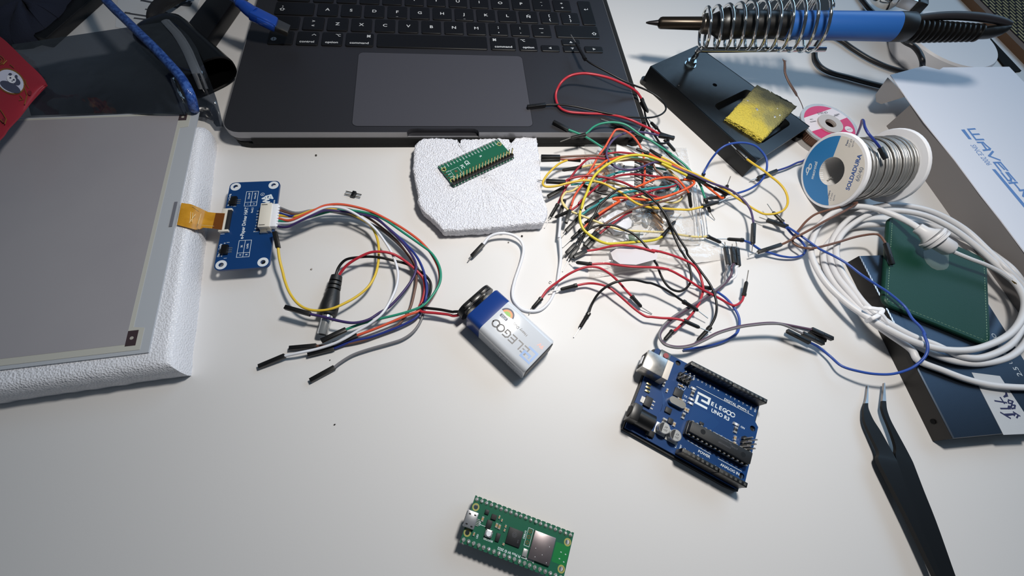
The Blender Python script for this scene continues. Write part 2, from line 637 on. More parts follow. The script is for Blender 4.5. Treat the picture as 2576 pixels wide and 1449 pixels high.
def connector(parent, a, b, kind='flex', pin=None, shell=None, n='connector', up=None):
    """shell from the wire side a to the front b, optional pin tip"""
    bm = new()
    a, b = Vector(a), Vector(b)
    if kind == 'flex':
        lathe(bm, a, b, ((0, 1.25), (0.0, 1.5), (0.16, 1.55), (0.2, 1.28), (0.9, 1.2), (1.0, 0.75)), 10)
    elif kind == 'slim':
        lathe(bm, a, b, ((0, 1.0), (1.0, 1.05)), 10)
    else:
        obox(bm, a, b, 2.5, 2.5, up, 0.22)
        d, u, v = basis(b - a)
        c = a.lerp(b, 0.62)
        obox(bm, c - d * 1.2 - v * 1.3, c + d * 1.2 - v * 1.3, 1.1, 0.25, v)
    o = obj(n, bm, shell or M_shell, parent, world=True, angle=30)
    if pin is not None:
        bm = new()
        pts = [b.lerp(a, 0.08), b, Vector(pin)]
        tube(bm, pts, 0.33, 6)
        obj('pin', bm, M_pin, o, world=True)
    if kind == 'dupont' and pin is None:
        bm = new()
        d = (b - a).normalized()
        obox(bm, b - d * 0.1, b + d * 0.05, 1.0, 1.0, up)
        obj('socket', bm, mat('socket_hole', '#020202', 0.9), o, world=True)
    return o

JN = [0]
def jumper(label, col, segs, ends=(), z=3.0, r=0.8, group=None, cat='wire'):
    """ends: (frame, wire side, front, pin or None, kind, z at wire side, z at front)"""
    pts = wpath(segs, z)
    e3 = []
    for k, e in enumerate(ends):
        if e is None:
            continue
        fr, a, b, pin, kind, za, zb = e
        A, B = fat(fr, a, za), fat(fr, b, zb)
        P = None if pin is None else fat(fr, pin[:2], pin[2] if len(pin) > 2 else max(0.5, zb - (za - zb) * 0.3))
        e3.append((A, B, P, kind))
        d = (B - A).normalized()
        if k == 0:
            pts = [A + d * 0.6] + pts
        else:
            pts = pts + [A + d * 0.6]
    t = thing('jumper_wire', label, cat, pts[0], 0, group or 'loose jumper wires')
    bm = new()
    tube(bm, smooth_path(pts, 5), r, 8)
    obj('wire', bm, W[col], t, world=True, angle=60)
    for A, B, P, kind in e3:
        connector(t, A, B, kind, P)
    JN[0] += 1
    return t
# ---------------------------------------------------------------- e-paper display on its foam
def plane_pts(pxs, z):
    return [at(x, y, z) for x, y in pxs]
DZ = 19.2
br = at(500, 279, DZ)
bb = at(372, 886, DZ)
dx = (bb - br).normalized()                 # along the long right edge
dl = Vector((dx.y, -dx.x, 0))               # towards the left of the picture
if dl.x > 0:
    dl = -dl
Lh = (bb - br).length
def dp(u, v, z=DZ):                         # u from the right edge, v down from the far corner
    return br + dl * u + dx * v + Vector((0, 0, z - DZ))

M_foam = mat('white_foam', '#dfe0e6', 0.38, spec=0.55, bump=('voronoi', 1000, 0.5, 0.8), sss=0.25)
foam = thing('foam_sheet', 'thick white foam slab under the grey display panel', 'foam', dp(60, 90, 0))
# foam shows 12 mm past the panel on the right and about 14 mm on the near side
bm = new()
f0 = [at(528, 318, 8), at(522, 420, 10), at(502, 560, 9), at(470, 800, 9), at(447, 938, 6)]
outl = []
far_r, near_r = at(524, 330, 12), at(446, 930, 12)
far_l, near_l = dp(125, -8, 12), near_r + dl * 132 + dx * 3
for a, b in ((far_r, near_r), (near_r, near_l), (near_l, far_l), (far_l, far_r)):
    for k in range(30):
        p = a.lerp(b, k / 30)
        outl.append((p.x + random.uniform(-.35, .35), p.y + random.uniform(-.35, .35)))
cxy = Vector((sum(p[0] for p in outl) / len(outl), sum(p[1] for p in outl) / len(outl)))
def shr(k):
    return [(cxy.x + (p[0] - cxy.x) * k, cxy.y + (p[1] - cxy.y) * k) for p in outl]
secs = []
for k, z in ((1.0, 0), (1.012, 5), (1.01, 11), (0.995, 15.5), (0.97, 17.6), (0.94, DZ - 1.25)):
    secs.append([(x, y, z) for x, y in shr(k)])
rings(bm, secs)
obj('slab', bm, M_foam, foam, world=True, angle=60)

disp = thing('e_paper_display', 'large grey e-paper panel with a narrow white border, lying on white foam', 'display', dp(0, 0, DZ - 1.2))
M_glass = mat('panel_glass', '#aeb2b8', 0.12, spec=0.6)
bm = new()
prism(bm, [dp(u, v)[:2] for u, v in ((0, 0), (0, Lh), (112, Lh), (112, 0))], DZ - 1.2, DZ - .3)
obj('glass_substrate', bm, M_glass, disp, world=True, angle=20)
bm = new()
prism(bm, [dp(u, v)[:2] for u, v in ((4.5, 1), (4.5, 14), (9.5, 15), (9.5, Lh - 15), (4.2, Lh - 14), (4.2, Lh - 2), (111, Lh - 2), (111, 1))], DZ - .3, DZ - .1)
obj('border', bm, mat('panel_border', '#b7b6ae', 0.4), disp, world=True, angle=20)
bm = new()
prism(bm, [dp(u, v)[:2] for u, v in ((11.5, 2.6), (11.5, Lh - 5.6), (109, Lh - 5.6), (109, 2.6))], DZ - .1, DZ)
obj('screen', bm, mat('e_paper_film', '#9c999d', 0.24, spec=0.5, mottle=(9, '#979499')), disp, world=True, angle=20)
for v0, v1 in ((2.4, 8.2), (Lh - 13, Lh - 4.6)):
    bm = new()
    prism(bm, [dp(u, v)[:2] for u, v in ((6.6, v0), (6.6, v1), (11.4, v1), (11.4, v0))], DZ - .1, DZ + .05)
    w_ = obj('contact_window', bm, mat('dark_window', '#3f3236', 0.3), disp, world=True)
    bm = new()
    c_ = dp(9, (v0 + v1) / 2)
    cyl(bm, (c_.x, c_.y, DZ + .04), (c_.x, c_.y, DZ + .12), 0.9, seg=12)
    obj('contact_dot', bm, mat('pale_dot', '#a7a29a', 0.4), w_, world=True)
bm = new()
pa, pb = at(443, 508, DZ), at(429, 570, DZ)
q = (pb - pa).normalized()
obox(bm, pa + Vector((0, 0, .05)), pb + Vector((0, 0, .05)), 1.6, .3)
obj('driver_chip', bm, mat('chip_silicon', '#6f7078', 0.3), disp, world=True)
# amber ribbon from the panel edge down to the driver board
rib = [((457, 511), (446, 566), 19.1), ((480, 514), (468, 572), 18.6), ((502, 523), (492, 578), 15.6), ((516, 530), (503, 577), 13.8), ((524, 534), (511, 573), 13.2),
       ((542, 536), (533, 575), 12.7), ((566, 537), (558, 578), 12.4)]
def ribbon(rows, th=0.25):
    b = new()
    secs = []
    for l, r_, z in rows:
        a, c = at(l[0], l[1], z), at(r_[0], r_[1], z)
        secs.append([a, c, c + Vector((0, 0, th)), a + Vector((0, 0, th))])
    rings(b, secs)
    return b
fpc = obj('ribbon_cable', ribbon(rib), mat('amber_polyimide', '#c8902a', 0.25, mottle=(220, '#b98220'), spec=0.6), disp, world=True, angle=50, label='amber flexible ribbon cable')
bm = ribbon([((a[0], a[1]), (b[0], b[1]), z + .28) for a, b, z in (((543, 536), (534, 575), 12.7), ((566, 537), (558, 578), 12.4))], .08)
obj('stiffener', bm, mat('brown_stiffener', '#6f3f16', 0.35), fpc, world=True)
bm = new()
for fr_ in ([(473, 519), (468, 560)], [(474, 518), (505, 528)], [(508, 540), (500, 566)], [(494, 541), (478, 563)], [(482, 535), (480, 560)], [(487, 537), (485, 561)], [(500, 568), (540, 571)]):
    a, b = at(fr_[0][0], fr_[0][1], 17.6), at(fr_[1][0], fr_[1][1], 17.4)
    tube(bm, [a + Vector((0, 0, .9)), b + Vector((0, 0, .9))], 0.16, 4)
obj('printed_trace', bm, mat('pale_amber_print', '#e8c98a', 0.5), fpc, world=True)

# ---------------------------------------------------------------- driver board
M_pcb_blue = mat('blue_solder_mask', '#123a6e', 0.35, spec=0.4)
HZ = 10.49
hat = thing('driver_board', 'small dark blue display driver board with four white-ringed holes, wired to the amber ribbon', 'circuit board', (-168.529, 122.063, 0), R(18.392))
holes = [circle_pts(x, y, 1.45, 20) for x in (-11.5, 11.5) for y in (-29, 29)]
bm = new()
plate(bm, rrect(-15.2, 15.2, -32.6, 32.6, 3.2), holes, HZ - 1.6, HZ)
obj('board', bm, M_pcb_blue, hat, angle=30)
for x in (-11.5, 11.5):
    for y in (-29, 29):
        bm = new()
        plate(bm, circle_pts(x, y, 3.1, 28), [circle_pts(x, y, 1.45, 20)], HZ, HZ + .06)
        obj('hole_ring', bm, mat('white_ring', '#d8dde2', 0.45), hat, smooth=False)
bm = new()
b2 = new()
box(bm, 5, 10.2, -25.4, 25.4, 0.1, HZ - 1.6, .3)
obj('pin_socket', bm, M_black, hat)
bm = new()
for z_, x_, y_, rot_, bod, sz in ((0, -2.6, 0.2, 90, 'e-Paper Driver HAT', 2.85), (0, 0.9, 9.6, 90, 'Rev2.2', 1.5), (0, -13.9, 18.6, 90, 'Interface Config', 1.45),
                                 (0, -13.9, -18.9, 90, 'Display Config', 1.55), (0, -2.4, 21, 90, '3-line SPI', 1.35), (0, 1.3, 20.8, 90, '4-line SPI', 1.35),
                                 (0, -2.4, 14.6, 90, '1', 1.4), (0, 1.3, 14.5, 90, '0', 1.4), (0, -1.8, -17, 90, '3R', 1.5), (0, 1.5, -17, 90, '0.47R', 1.5),
                                 (0, -1.9, -23, 90, 'A', 1.6), (0, 1.6, -23, 90, 'B', 1.6), (0, 13.2, 13.2, 90, 'Waveshare', 1.55), (0, 5.6, 21.8, 90, 'R', 1.1),
                                 (0, -11.4, 20.7, 90, '0', 1.2), (0, -11.6, 13.6, 90, '1', 1.2), (0, -11.7, -14, 90, 'B', 1.2), (0, -12.2, -23, 90, 'A', 1.2)):
    text(bm, bod, sz, x_, y_, HZ + .04, R(rot_), bold=0.025)
for i, tx in enumerate(('VCC', 'GND', 'DIN', 'CLK', 'CS', 'DC', 'RST', 'BUSY')):
    text(bm, tx, 1.05, 5.0, 8.6 - 2.2 * i, HZ + .04, 0, bold=0.02, sx=1.2)
for x0, x1, y0, y1, ym in ((-4.3, 2.9, 13.0, 24.5, 16.0), (-3.8, 3.2, -24.6, -12.8, -21.6)):
    stroke(bm, [(x0, y0), (x1, y0), (x1, y1), (x0, y1)], .28, HZ + .04, True)
    stroke(bm, [((x0 + x1) / 2, y0), ((x0 + x1) / 2, y1)], .28, HZ + .04)
    stroke(bm, [(x0, ym), (x1, ym)], .28, HZ + .04)
stroke(bm, [(5.6 + 1.1 * math.cos(a * PI / 8), 21.8 + 1.1 * math.sin(a * PI / 8)) for a in range(17)], .22, HZ + .04)
# the zig-zag maker's mark
stroke(bm, [(7.4, 19.6), (6.0, 18.4), (9.6, 17.6), (6.8, 16.2), (10.2, 15.4), (7.2, 14.0), (10.6, 13.4), (7.2, 11.9)], 1.0, HZ + .04)
stroke(bm, [(8.6, 18.2), (8.0, 20.2), (10.6, 21.0), (9.8, 18.8), (12.0, 18.2), (10.9, 20.6)], .95, HZ + .05)
for y0 in (13.3, 19.9, -24.6, -13.6):
    stroke(bm, [(-10.6, y0), (-9.2, y0)], .25, HZ + .04)
for y0 in (-7.2, 10.6):
    stroke(bm, [(-15, y0), (-13, y0)], .3, HZ + .04)
obj('silkscreen', bm, M_silk, hat, smooth=False)
for yc in (16.8, -19.2):
    bm = new()
    box(bm, -12.2, -8.8, yc - 3.2, yc + 3.2, HZ, HZ + 1.9, .2)
    sw = obj('slide_switch', bm, M_black, hat)
    bm = new()
    box(bm, -13.4, -12.2, yc - 1.9, yc + .3, HZ + .4, HZ + 1.3, .1)
    obj('slider', bm, M_shell_b, sw)
    for k in (-1.4, 0, 1.4):
        bm = new()
        box(bm, -8.8, -6.9, yc + k - .25, yc + k + .25, HZ + .05, HZ + .3)
        obj('lead', bm, M_pin, sw)
bm = new()
box(bm, -15.6, -13.0 + .4, -6.4, 10.3, HZ, HZ + 2.0, .15)
box(bm, -15.8, -10.2, -6.6, -5.2, HZ, HZ + 1.9, .15)
box(bm, -15.8, -10.2, 9.4, 10.6, HZ, HZ + 1.9, .15)
zif = obj('ribbon_socket', bm, M_cream, hat)
bm = new()
box(bm, -12.5, -10.4, -5.2, 9.4, HZ, HZ + 1.7, .15)
obj('latch', bm, M_shell_b, zif)
bm = new()
box(bm, 7.5, 14.2, -6.6, 11.4, HZ, HZ + 4.4, .3)
jst = obj('wire_socket', bm, M_cream, hat)
for y0 in (-5.2, 10.0):
    bm = new()
    box(bm, 8.2, 11.6, y0 - .25, y0 + .25, HZ + 4.35, HZ + 4.46)
    obj('slot', bm, mat('slot_shadow', '#2a2724', 0.8), jst)
bm = new()
box(bm, 7.9, 12.2, -8.9, -6.6, HZ, HZ + 1.4, .15)
box(bm, 12.2, 14.4, -8.6, -6.6, HZ, HZ + 2.2, .15)
obj('solder_tab', bm, M_pin, jst)

# ---------------------------------------------------------------- eight-wire harness
h_plug = [(686, 527), (703, 586)]
har = thing('wire_harness', 'bundle of eight coloured wires in a white plug leaving the dark blue driver board', 'cable', fat('1', (690, 560), 0))
bm = new()
box(bm, 13.2, 17.6, -6.2, 10.9, HZ + .5, HZ + 3.8, .3)
for i in range(8):
    box(bm, 17.4, 18.4, 9.2 - 2.05 * i - .75, 9.2 - 2.05 * i + .75, HZ + .9, HZ + 3.2, .2)
Mh = Matrix.Translation((-168.529, 122.063, 0)) @ Matrix.Rotation(R(18.392), 4, 'Z')
bmesh.ops.transform(bm, matrix=Mh, verts=bm.verts[:])
obj('plug', bm, M_white, har, world=True)
def hwire(col, i, segs, conn, zc=(2.2, 1.8), nm=None):
    st = Mh @ Vector((17.6, 9.2 - 2.05 * i, HZ + 2.0))
    pts = [st] + wpath(segs)
    fr, a, b = conn
    A, B = fat(fr, a, zc[0]), fat(fr, b, zc[1])
    pts.append(A + (B - A).normalized() * 0.6)
    bm = new()
    tube(bm, smooth_path(pts, 5), 0.8, 8)
    w = obj('wire', bm, W[col], har, world=True, angle=60, label=nm)
    connector(w, A, B, 'dupont')
hwire('grey', 0, [('H', [(500, 268, 13), (700, 238, 11), (900, 250, 8), (1050, 275, 6), (1200, 310, 5), (1350, 375, 4), (1500, 450), (1650, 560), (1800, 700), (1930, 860, 3), (2010, 990), (2070, 1130, 3)]),
                  ('I', [(2090, 220), (2075, 340), (2045, 460), (2000, 560, 2.5), (1920, 660), (1800, 740), (1650, 790), (1400, 860), (1200, 930), (1050, 1020, 2.2)])], ('I', (975, 1082), (680, 1245)), nm='grey wire')
hwire('brown', 1, [('H', [(500, 288, 13), (650, 256, 12), (800, 218, 10), (950, 205, 9), (1200, 240, 7), (1400, 340, 5), (1600, 490), (1750, 630), (1850, 760, 4), (1930, 880), (1965, 1000), (1968, 1100, 4), (1940, 1250), (1905, 1390)]),
                   ('I', [(1860, 420, 3), (1790, 520), (1700, 600), (1500, 690), (1300, 760), (1000, 815, 2.2)])], ('I', (755, 822), (425, 852)), nm='brown wire')
hwire('navy', 2, [('H', [(450, 310, 14), (600, 284, 13), (750, 246, 12), (1000, 236, 11), (1200, 246, 10), (1350, 282, 9), (1480, 330), (1600, 430), (1750, 560, 8), (1900, 710), (1990, 830), (2050, 960, 7), (2080, 1080), (2095, 1200), (2080, 1320, 6)]),
                  ('I', [(2040, 370, 4), (1960, 480), (1800, 570), (1600, 650), (1400, 720), (1200, 765, 2.6)])], ('I', (970, 850), (650, 932)), nm='dark blue wire')
hwire('yellow', 3, [('H', [(500, 310, 14), (700, 240, 14), (850, 215, 13.5), (1000, 232, 12), (1150, 270, 10), (1280, 332), (1400, 410), (1470, 520, 8), (1505, 640), (1512, 760), (1500, 900, 8), (1460, 1040), (1380, 1170), (1250, 1280, 9), (1100, 1365), (950, 1430, 10.5)]),
                    ('I', [(800, 393, 10), (650, 377), (530, 310), (430, 180, 8), (370, 30)]), ('H', [(345, 990, 9), (305, 830, 11)])], ('H', (290, 695), (247, 500)), (12.5, 15.2), nm='yellow wire')
hwire('coral', 4, [('H', [(420, 360, 14), (600, 292, 15), (750, 226, 15.5), (850, 182, 15.5), (980, 163, 15), (1100, 170, 14), (1250, 200), (1420, 252, 12), (1600, 340), (1800, 455, 9), (2000, 600), (2130, 740, 7), (2220, 900), (2250, 1020, 6), (2240, 1130), (2180, 1260), (2100, 1360, 4)]),
                   ('I', [(1990, 400, 6), (1850, 452, 6), (1600, 560), (1400, 640, 5)])], ('I', (1250, 692), (960, 805)), (4.5, 3.5), nm='orange-red wire')
hwire('green', 5, [('H', [(450, 372, 13), (650, 326, 12.5), (850, 268, 12), (1000, 236, 12), (1150, 236, 11.5), (1300, 256, 11), (1450, 292), (1600, 362, 10), (1800, 500), (2000, 640, 8), (2150, 755), (2240, 900, 8), (2265, 1030), (2240, 1150, 8), (2150, 1290)]),
                   ('I', [(2050, 330, 8), (1900, 395), (1700, 452, 7.5), (1450, 510), (1250, 570, 6)])], ('I', (1115, 622), (812, 762)), (5.5, 6.5), nm='green wire')
hwire('white', 6, [('H', [(450, 390, 14.5), (650, 300, 16), (800, 225, 17), (900, 197, 17), (1010, 200, 16.5), (1130, 230, 16), (1260, 300, 14), (1400, 400, 12), (1500, 500), (1600, 640, 9), (1680, 780), (1730, 920, 8), (1745, 1040), (1720, 1180, 8), (1650, 1340)]),
                   ('I', [(1550, 430, 9), (1400, 550), (1250, 640), (1100, 730, 7), (950, 800), (750, 862, 5), (550, 905)])], ('I', (372, 942), (55, 1075)), (3.5, 1.8), nm='white wire')
hwire('violet', 7, [('H', [(400, 440, 13.5), (550, 370, 15), (700, 300, 16), (830, 245, 16), (950, 238, 15), (1100, 256, 13), (1250, 280, 12), (1380, 302, 11), (1500, 352), (1650, 480, 10), (1800, 630), (1900, 760, 9), (1960, 880), (1955, 990, 9), (1910, 1090), (1800, 1240), (1650, 1400, 8)]),
                    ('I', [(1520, 420, 8), (1380, 505), (1200, 542), (1000, 512, 10), (850, 472)])], ('I', (682, 437), (372, 352)), (10.5, 10.5), nm='violet wire')

# ---------------------------------------------------------------- battery lead with barrel plug
lead = thing('battery_lead', 'red and black lead with a barrel plug, snapped to the 9 volt battery', 'cable', fat('1', (1000, 780), 0))
red = wpath([('H', [(1018, 1045, 6), (1060, 980, 7), (1130, 900, 9), (1250, 820, 11), (1400, 752, 12), (1520, 740, 12), (1640, 755, 11), (1750, 800), (1880, 890, 8), (1980, 980), (2050, 1060, 5), (2070, 1150), (2060, 1260, 4), (2030, 1360)]),
             ('I', [(2005, 350, 4), (2030, 405, 6), (2200, 423), (2350, 440, 7)]), ('P', [(10, 850, 7), (90, 830, 9)])])
blk = wpath([('H', [(990, 1045, 6.5), (1010, 960, 7), (1060, 880, 8), (1130, 830, 9), (1250, 810, 9.5), (1400, 800, 9.5), (1550, 815, 9), (1700, 850), (1850, 890, 6), (2000, 970), (2090, 1040, 4), (2140, 1120), (2140, 1220, 3.5), (2100, 1310)]),
             ('I', [(2010, 360, 5), (2080, 362, 7), (2250, 380), (2400, 408, 9)]), ('P', [(10, 812, 10), (90, 810, 11)])])
for col, pp, nm in (('red', red, 'red wire'), ('black', blk, 'black wire')):
    bm = new()
    tube(bm, smooth_path(pp, 6), 0.85, 10)
    obj('wire', bm, W[col], lead, world=True, angle=60, label=nm)
bm = new()
p0, p1 = fat('H', (1000, 1040), 6.3), fat('I', (890, 450), 5.4)
lathe(bm, p0, p1, ((0, 3.3), (.13, 3.6), (.135, 2.2), (.16, 2.2), (.165, 3.7), (.235, 3.7), (.24, 2.3), (.265, 2.3), (.27, 3.9), (.345, 3.9), (.35, 2.6), (.375, 2.6), (.38, 3.8),
                   (.55, 4.5), (.75, 5.2), (.97, 5.1), (1.0, 4.7)), 24)
pl = obj('barrel_plug', bm, mat('rubber_black', '#15171a', 0.5, bump=('noise', 900, .15)), lead, world=True, angle=30)
bm = new()
p2 = fat('I', (826, 685), 4.6)
lathe(bm, p1, p2, ((0, 3.0), (.95, 3.0), (1, 2.7), (1, 2.1), (.8, 2.1)), 20, cap=False)
obj('metal_sleeve', bm, mat('polished_steel', '#d9d9d7', 0.18, .8), pl, world=True, angle=30)
# ---------------------------------------------------------------- torn foam pad with a small board lying pins-up
M_foam2 = mat('crinkled_foam', '#e6e7ef', 0.3, spec=0.6, bump=('voronoi', 1000, 0.8, 1.1), sss=0.45)
pad_px = [(340, 140), (270, 175), (230, 210), (205, 330), (198, 540), (228, 700), (262, 850), (262, 960), (310, 1060), (420, 1150), (500, 1230), (555, 1300), (585, 1335), (700, 1335),
          (820, 1335), (950, 1320), (1100, 1318), (1250, 1300), (1400, 1288), (1550, 1265), (1700, 1250), (1900, 1240), (1962, 1130), (1940, 1000), (1890, 870), (1868, 720), (1862, 560), (1858, 420),
          (1830, 260), (1815, 128), (1700, 122), (1545, 130), (1530, 215), (1495, 240), (1455, 150), (1380, 137), (1230, 140), (1100, 142), (960, 145), (822, 148), (810, 205), (795, 232), (782, 200), (775, 150), (660, 140), (500, 132)]
pad = thing('foam_pad', 'torn square of crinkly white packing foam against the laptop front edge', 'foam', at(1205, 470, 0))
top = [fat('F', p, 10.0) for p in pad_px]
dense = []
for i, p in enumerate(top):
    q = top[(i + 1) % len(top)]
    n = max(1, int((q - p).length / 1.1))
    for k in range(n):
        v = p.lerp(q, k / n)
        dense.append(Vector((v.x + random.uniform(-.38, .38), v.y + random.uniform(-.38, .38), 0)))
Lm = (Matrix.Translation(lap_loc) @ Matrix.Rotation(lap_rot, 4, 'Z')).inverted()
cen = Vector((sum(v.x for v in dense) / len(dense), sum(v.y for v in dense) / len(dense), 0))
def padring(k, z, amp, bottom=False):
    out = []
    for v in dense:
        p = cen + (v - cen) * k
        zz = z + random.uniform(-amp, amp)
        if bottom:
            zz = 5.0 if (Lm @ Vector((p.x, p.y, 0))).y > -141 else zz
            if zz > 3 and k > .9 and (Lm @ Vector((p.x, p.y, 0))).y > -138.9:
                p = p - (p - cen).normalized() * .8
        out.append((p.x, p.y, zz))
    return out
secs = [padring(.97, .3, 0, True), padring(.99, 2.5, .3, True), padring(1.0, 6.5, .5), padring(.998, 8.7, .4)]
for k in (.985, .95, .9, .84, .77, .7, .6, .5, .4, .3, .2, .1, .03):
    secs.append(padring(k, 9.6, .28))
bm = new()
rings(bm, secs)
obj('pad', bm, M_foam2, pad, world=True, angle=180)

M_pcb_green = mat('green_solder_mask', '#1c5c45', 0.35, spec=0.4)
M_pcb_edge = mat('bare_fibreglass', '#9c9a55', 0.5)
def pico_board(bm, z0, z1):
    out = []
    hx, hy = 25.5, 10.5
    def side(y, s):
        pts = []
        for i in range(20):
            x = s * (-24.13 + 2.54 * i)
            for a in range(5):
                t = R(180 - 45 * a)
                pts.append((x + s * .55 * -math.cos(t) * -1 if False else x - s * .5 * math.cos(R(45 * a)), y - (1 if y > 0 else -1) * .5 * math.sin(R(45 * a))))
        return pts
    out = [(-hx, -hy)] + side(-hy, 1) + [(hx, -hy), (hx, hy)] + side(hy, -1) + [(-hx, hy)]
    hs = [circle_pts(x, y, 1.05, 14) for x in (-23.5, 23.5) for y in (-5.7, 5.7)]
    plate(bm, out, hs, z0, z1)
def header_row(parent, n, y, zp0, zp1, pin0, pin1, label=None, x0=-24.13, r=.32):
    bm = new()
    for i in range(n):
        x = x0 + 2.54 * i
        prism(bm, [(x - 1.27, y - .9), (x - .9, y - 1.25), (x + .9, y - 1.25), (x + 1.27, y - .9), (x + 1.27, y + .9), (x + .9, y + 1.25), (x - .9, y + 1.25), (x - 1.27, y + .9)], zp0, zp1)
    h = obj('pin_header', bm, M_black, parent)
    for i in range(n):
        x = x0 + 2.54 * i
        bm = new()
        obox(bm, (x, y, pin0), (x, y, pin1), .64, .64)
        obj('pin', bm, M_gold, h)
    return h

pf = thing('microcontroller_board', 'green microcontroller board lying pins up on the white foam pad', 'circuit board', (-43.2, 207.6, 9.6), R(45.97))
bm = new()
pico_board(bm, 0.9, 1.9)
obj('board', bm, M_pcb_green, pf, angle=30)
for x in (-23.5, 23.5):
    for y in (-5.7, 5.7):
        bm = new()
        plate(bm, circle_pts(x, y, 1.75, 20), [circle_pts(x, y, 1.05, 14)], 1.9, 1.95)
        obj('hole_ring', bm, M_pcb_edge, pf)
header_row(pf, 20, -8.89, 1.95, 4.45, 1.9, 10.4)
bm = new()
for i in range(20):
    x = -24.13 + 2.54 * i
    box(bm, x - .8, x + .8, 9.2, 10.45, 1.88, 1.96)
    sphere(bm, (x, -10.2, 1.2), .55, 8)
obj('solder_pads', bm, M_silver, pf)
bm = new()
for i, t in enumerate(['GP0', 'GP1', 'GND', 'GP2', 'GP3', 'GP4', 'GP5', 'GND', 'GP6', 'GP7', 'GP8', 'GP9', 'GND', 'GP10', 'GP11', 'GP12', 'GP13', 'GND', 'GP14', 'GP15']):
    text(bm, t, 1.15, -24.13 + 2.54 * i, 7.4, 1.93, R(90), bold=.02)
for i, t in enumerate(['VBUS', 'VSYS', 'GND', '3V3EN', '3V3', 'ADC', 'GP28', 'GND', 'GP27', 'GP26', 'RUN', 'GP22', 'GND']):
    text(bm, t, .95, 21.5 - 2.54 * i, -5.6, 1.93, R(90), bold=.02)
text(bm, 'CE', 4.2, -6.6, 2.6, 1.93, R(-90), bold=.02, sx=.8)
text(bm, 'FC', 3.4, -11.2, 1.2, 1.93, R(-90), bold=.02, sx=.9)
stroke(bm, [(-20.4, -4.6), (-14.2, -4.6), (-14.2, 2.4), (-20.4, 2.4)], .2, 1.93, True)
for y, t in ((2.6, 'SWCLK'), (0, 'GND'), (-2.6, 'SWDIO')):
    text(bm, t, 1.0, -22.4, y, 1.93, 0, bold=.02)
text(bm, 'R', 2.4, 5.2, 2.8, 1.93, R(-90), bold=.02)
obj('silkscreen', bm, M_silk, pf, smooth=False)
bm = new()
for y in (2.54, 0, -2.54):
    cyl(bm, (-24.4, y, 1.9), (-24.4, y, 2.0), .8, seg=12)
obj('debug_pads', bm, M_gold, pf)
bm = new()
box(bm, -18, -16.2, -.9, .9, 1.91, 1.95)
obj('test_pad', bm, mat('bare_copper', '#8a6a50', .4, .6), pf)

# ---------------------------------------------------------------- board at the near edge of the desk
pw = thing('wireless_board', 'green wireless board with a silver shield, standing on its pins at the near desk edge', 'circuit board', (27.294, -13.937, 0), R(-8.006))
PZ = 9.64
bm = new()
pico_board(bm, PZ - 1, PZ)
obj('board', bm, M_pcb_green, pw, angle=30)
for x in (-23.5, 23.5):
    for y in (-5.7, 5.7):
        bm = new()
        plate(bm, circle_pts(x, y, 1.75, 20), [circle_pts(x, y, 1.05, 14)], PZ, PZ + .05)
        obj('hole_ring', bm, M_pcb_edge, pw)
for y in (8.89, -8.89):
    header_row(pw, 20, y, PZ - 3.5, PZ - 1, 0.05, PZ + .6)
rnd = random.Random(3)
for y in (8.89, -8.89):
    for i in range(20):
        x = -24.13 + 2.54 * i
        bm = new()
        h = rnd.uniform(.9, 1.5)
        lathe(bm, (x, y, PZ - .02), (x + rnd.uniform(-.3, .3), y + rnd.uniform(-.25, .25), PZ + h), ((0, 1.0), (.3, .85), (.65, .5), (1, .22)), 10)
        obj('solder_joint', bm, M_silver, pw, angle=60)
bm = new()
box(bm, -26.8, -21.1, -3.7, 3.7, PZ, PZ + 2.6, .5)
usb = obj('usb_socket', bm, mat('satin_steel', '#d6d7da', .3, .85), pw)
bm = new()
for x, y in ((-25.2, 2.2), (-25.2, -2.2), (-22.6, 2.4), (-22.6, -2.6)):
    box(bm, x - .5, x + .5, y - .3, y + .3, PZ + 2.58, PZ + 2.64)
box(bm, -26.9, -26.75, -2.9, 2.9, PZ + .6, PZ + 2.1)
obj('slot', bm, mat('slot_dark', '#101010', .8), usb)
bm = new()
for k in range(5):
    box(bm, -21.1, -19.6, -1.5 + .65 * k - .16, -1.5 + .65 * k + .16, PZ, PZ + .35)
obj('lead', bm, M_silver, usb)
def chip(parent, x0, x1, y0, y1, h, z, m=None, name='chip', label=None):
    b = new()
    box(b, x0, x1, y0, y1, z, z + h, .12)
    return obj(name, b, m or M_chip, parent, label=label)
mcu = chip(pw, -5.1, 1.9, -3.9, 3.1, .85, PZ, name='processor')
bm = new()
for a in range(6):
    t = R(60 * a)
    stroke(bm, [(-1.9 + .9 * math.cos(t + q * PI / 4) * .45 + .8 * math.cos(t), .6 + .9 * math.sin(t + q * PI / 4) * .45 + .8 * math.sin(t)) for q in range(9)], .12, PZ + .87)
text(bm, 'RP2', .9, .6, -1.5, PZ + .87, R(90))
obj('chip_print', bm, mat('chip_print', '#4d4e55', .6), mcu, smooth=False)
chip(pw, -16.2, -13.6, -.9, 2.6, .9, PZ, name='power_chip')
chip(pw, -15.0, -12.4, 3.4, 5.6, 1.2, PZ, mat('ferrite', '#2a2726', .7), name='inductor')
chip(pw, -18.6, -16.6, 4.4, 6.4, .8, PZ, name='diode')
chip(pw, -10.1, -8.1, -4.7, -1.2, .8, PZ, name='flash_chip')
bs = chip(pw, -15.6, -12.0, -4.4, -1.2, 1.3, PZ, mat('satin_steel', '#d6d7da', .3, .85), name='button_housing')
bm = new()
cyl(bm, (-13.8, -2.8, PZ + 1.3), (-13.8, -2.8, PZ + 1.75), 1.15, seg=20)
obj('push_button', bm, M_white, bs)
bm = new()
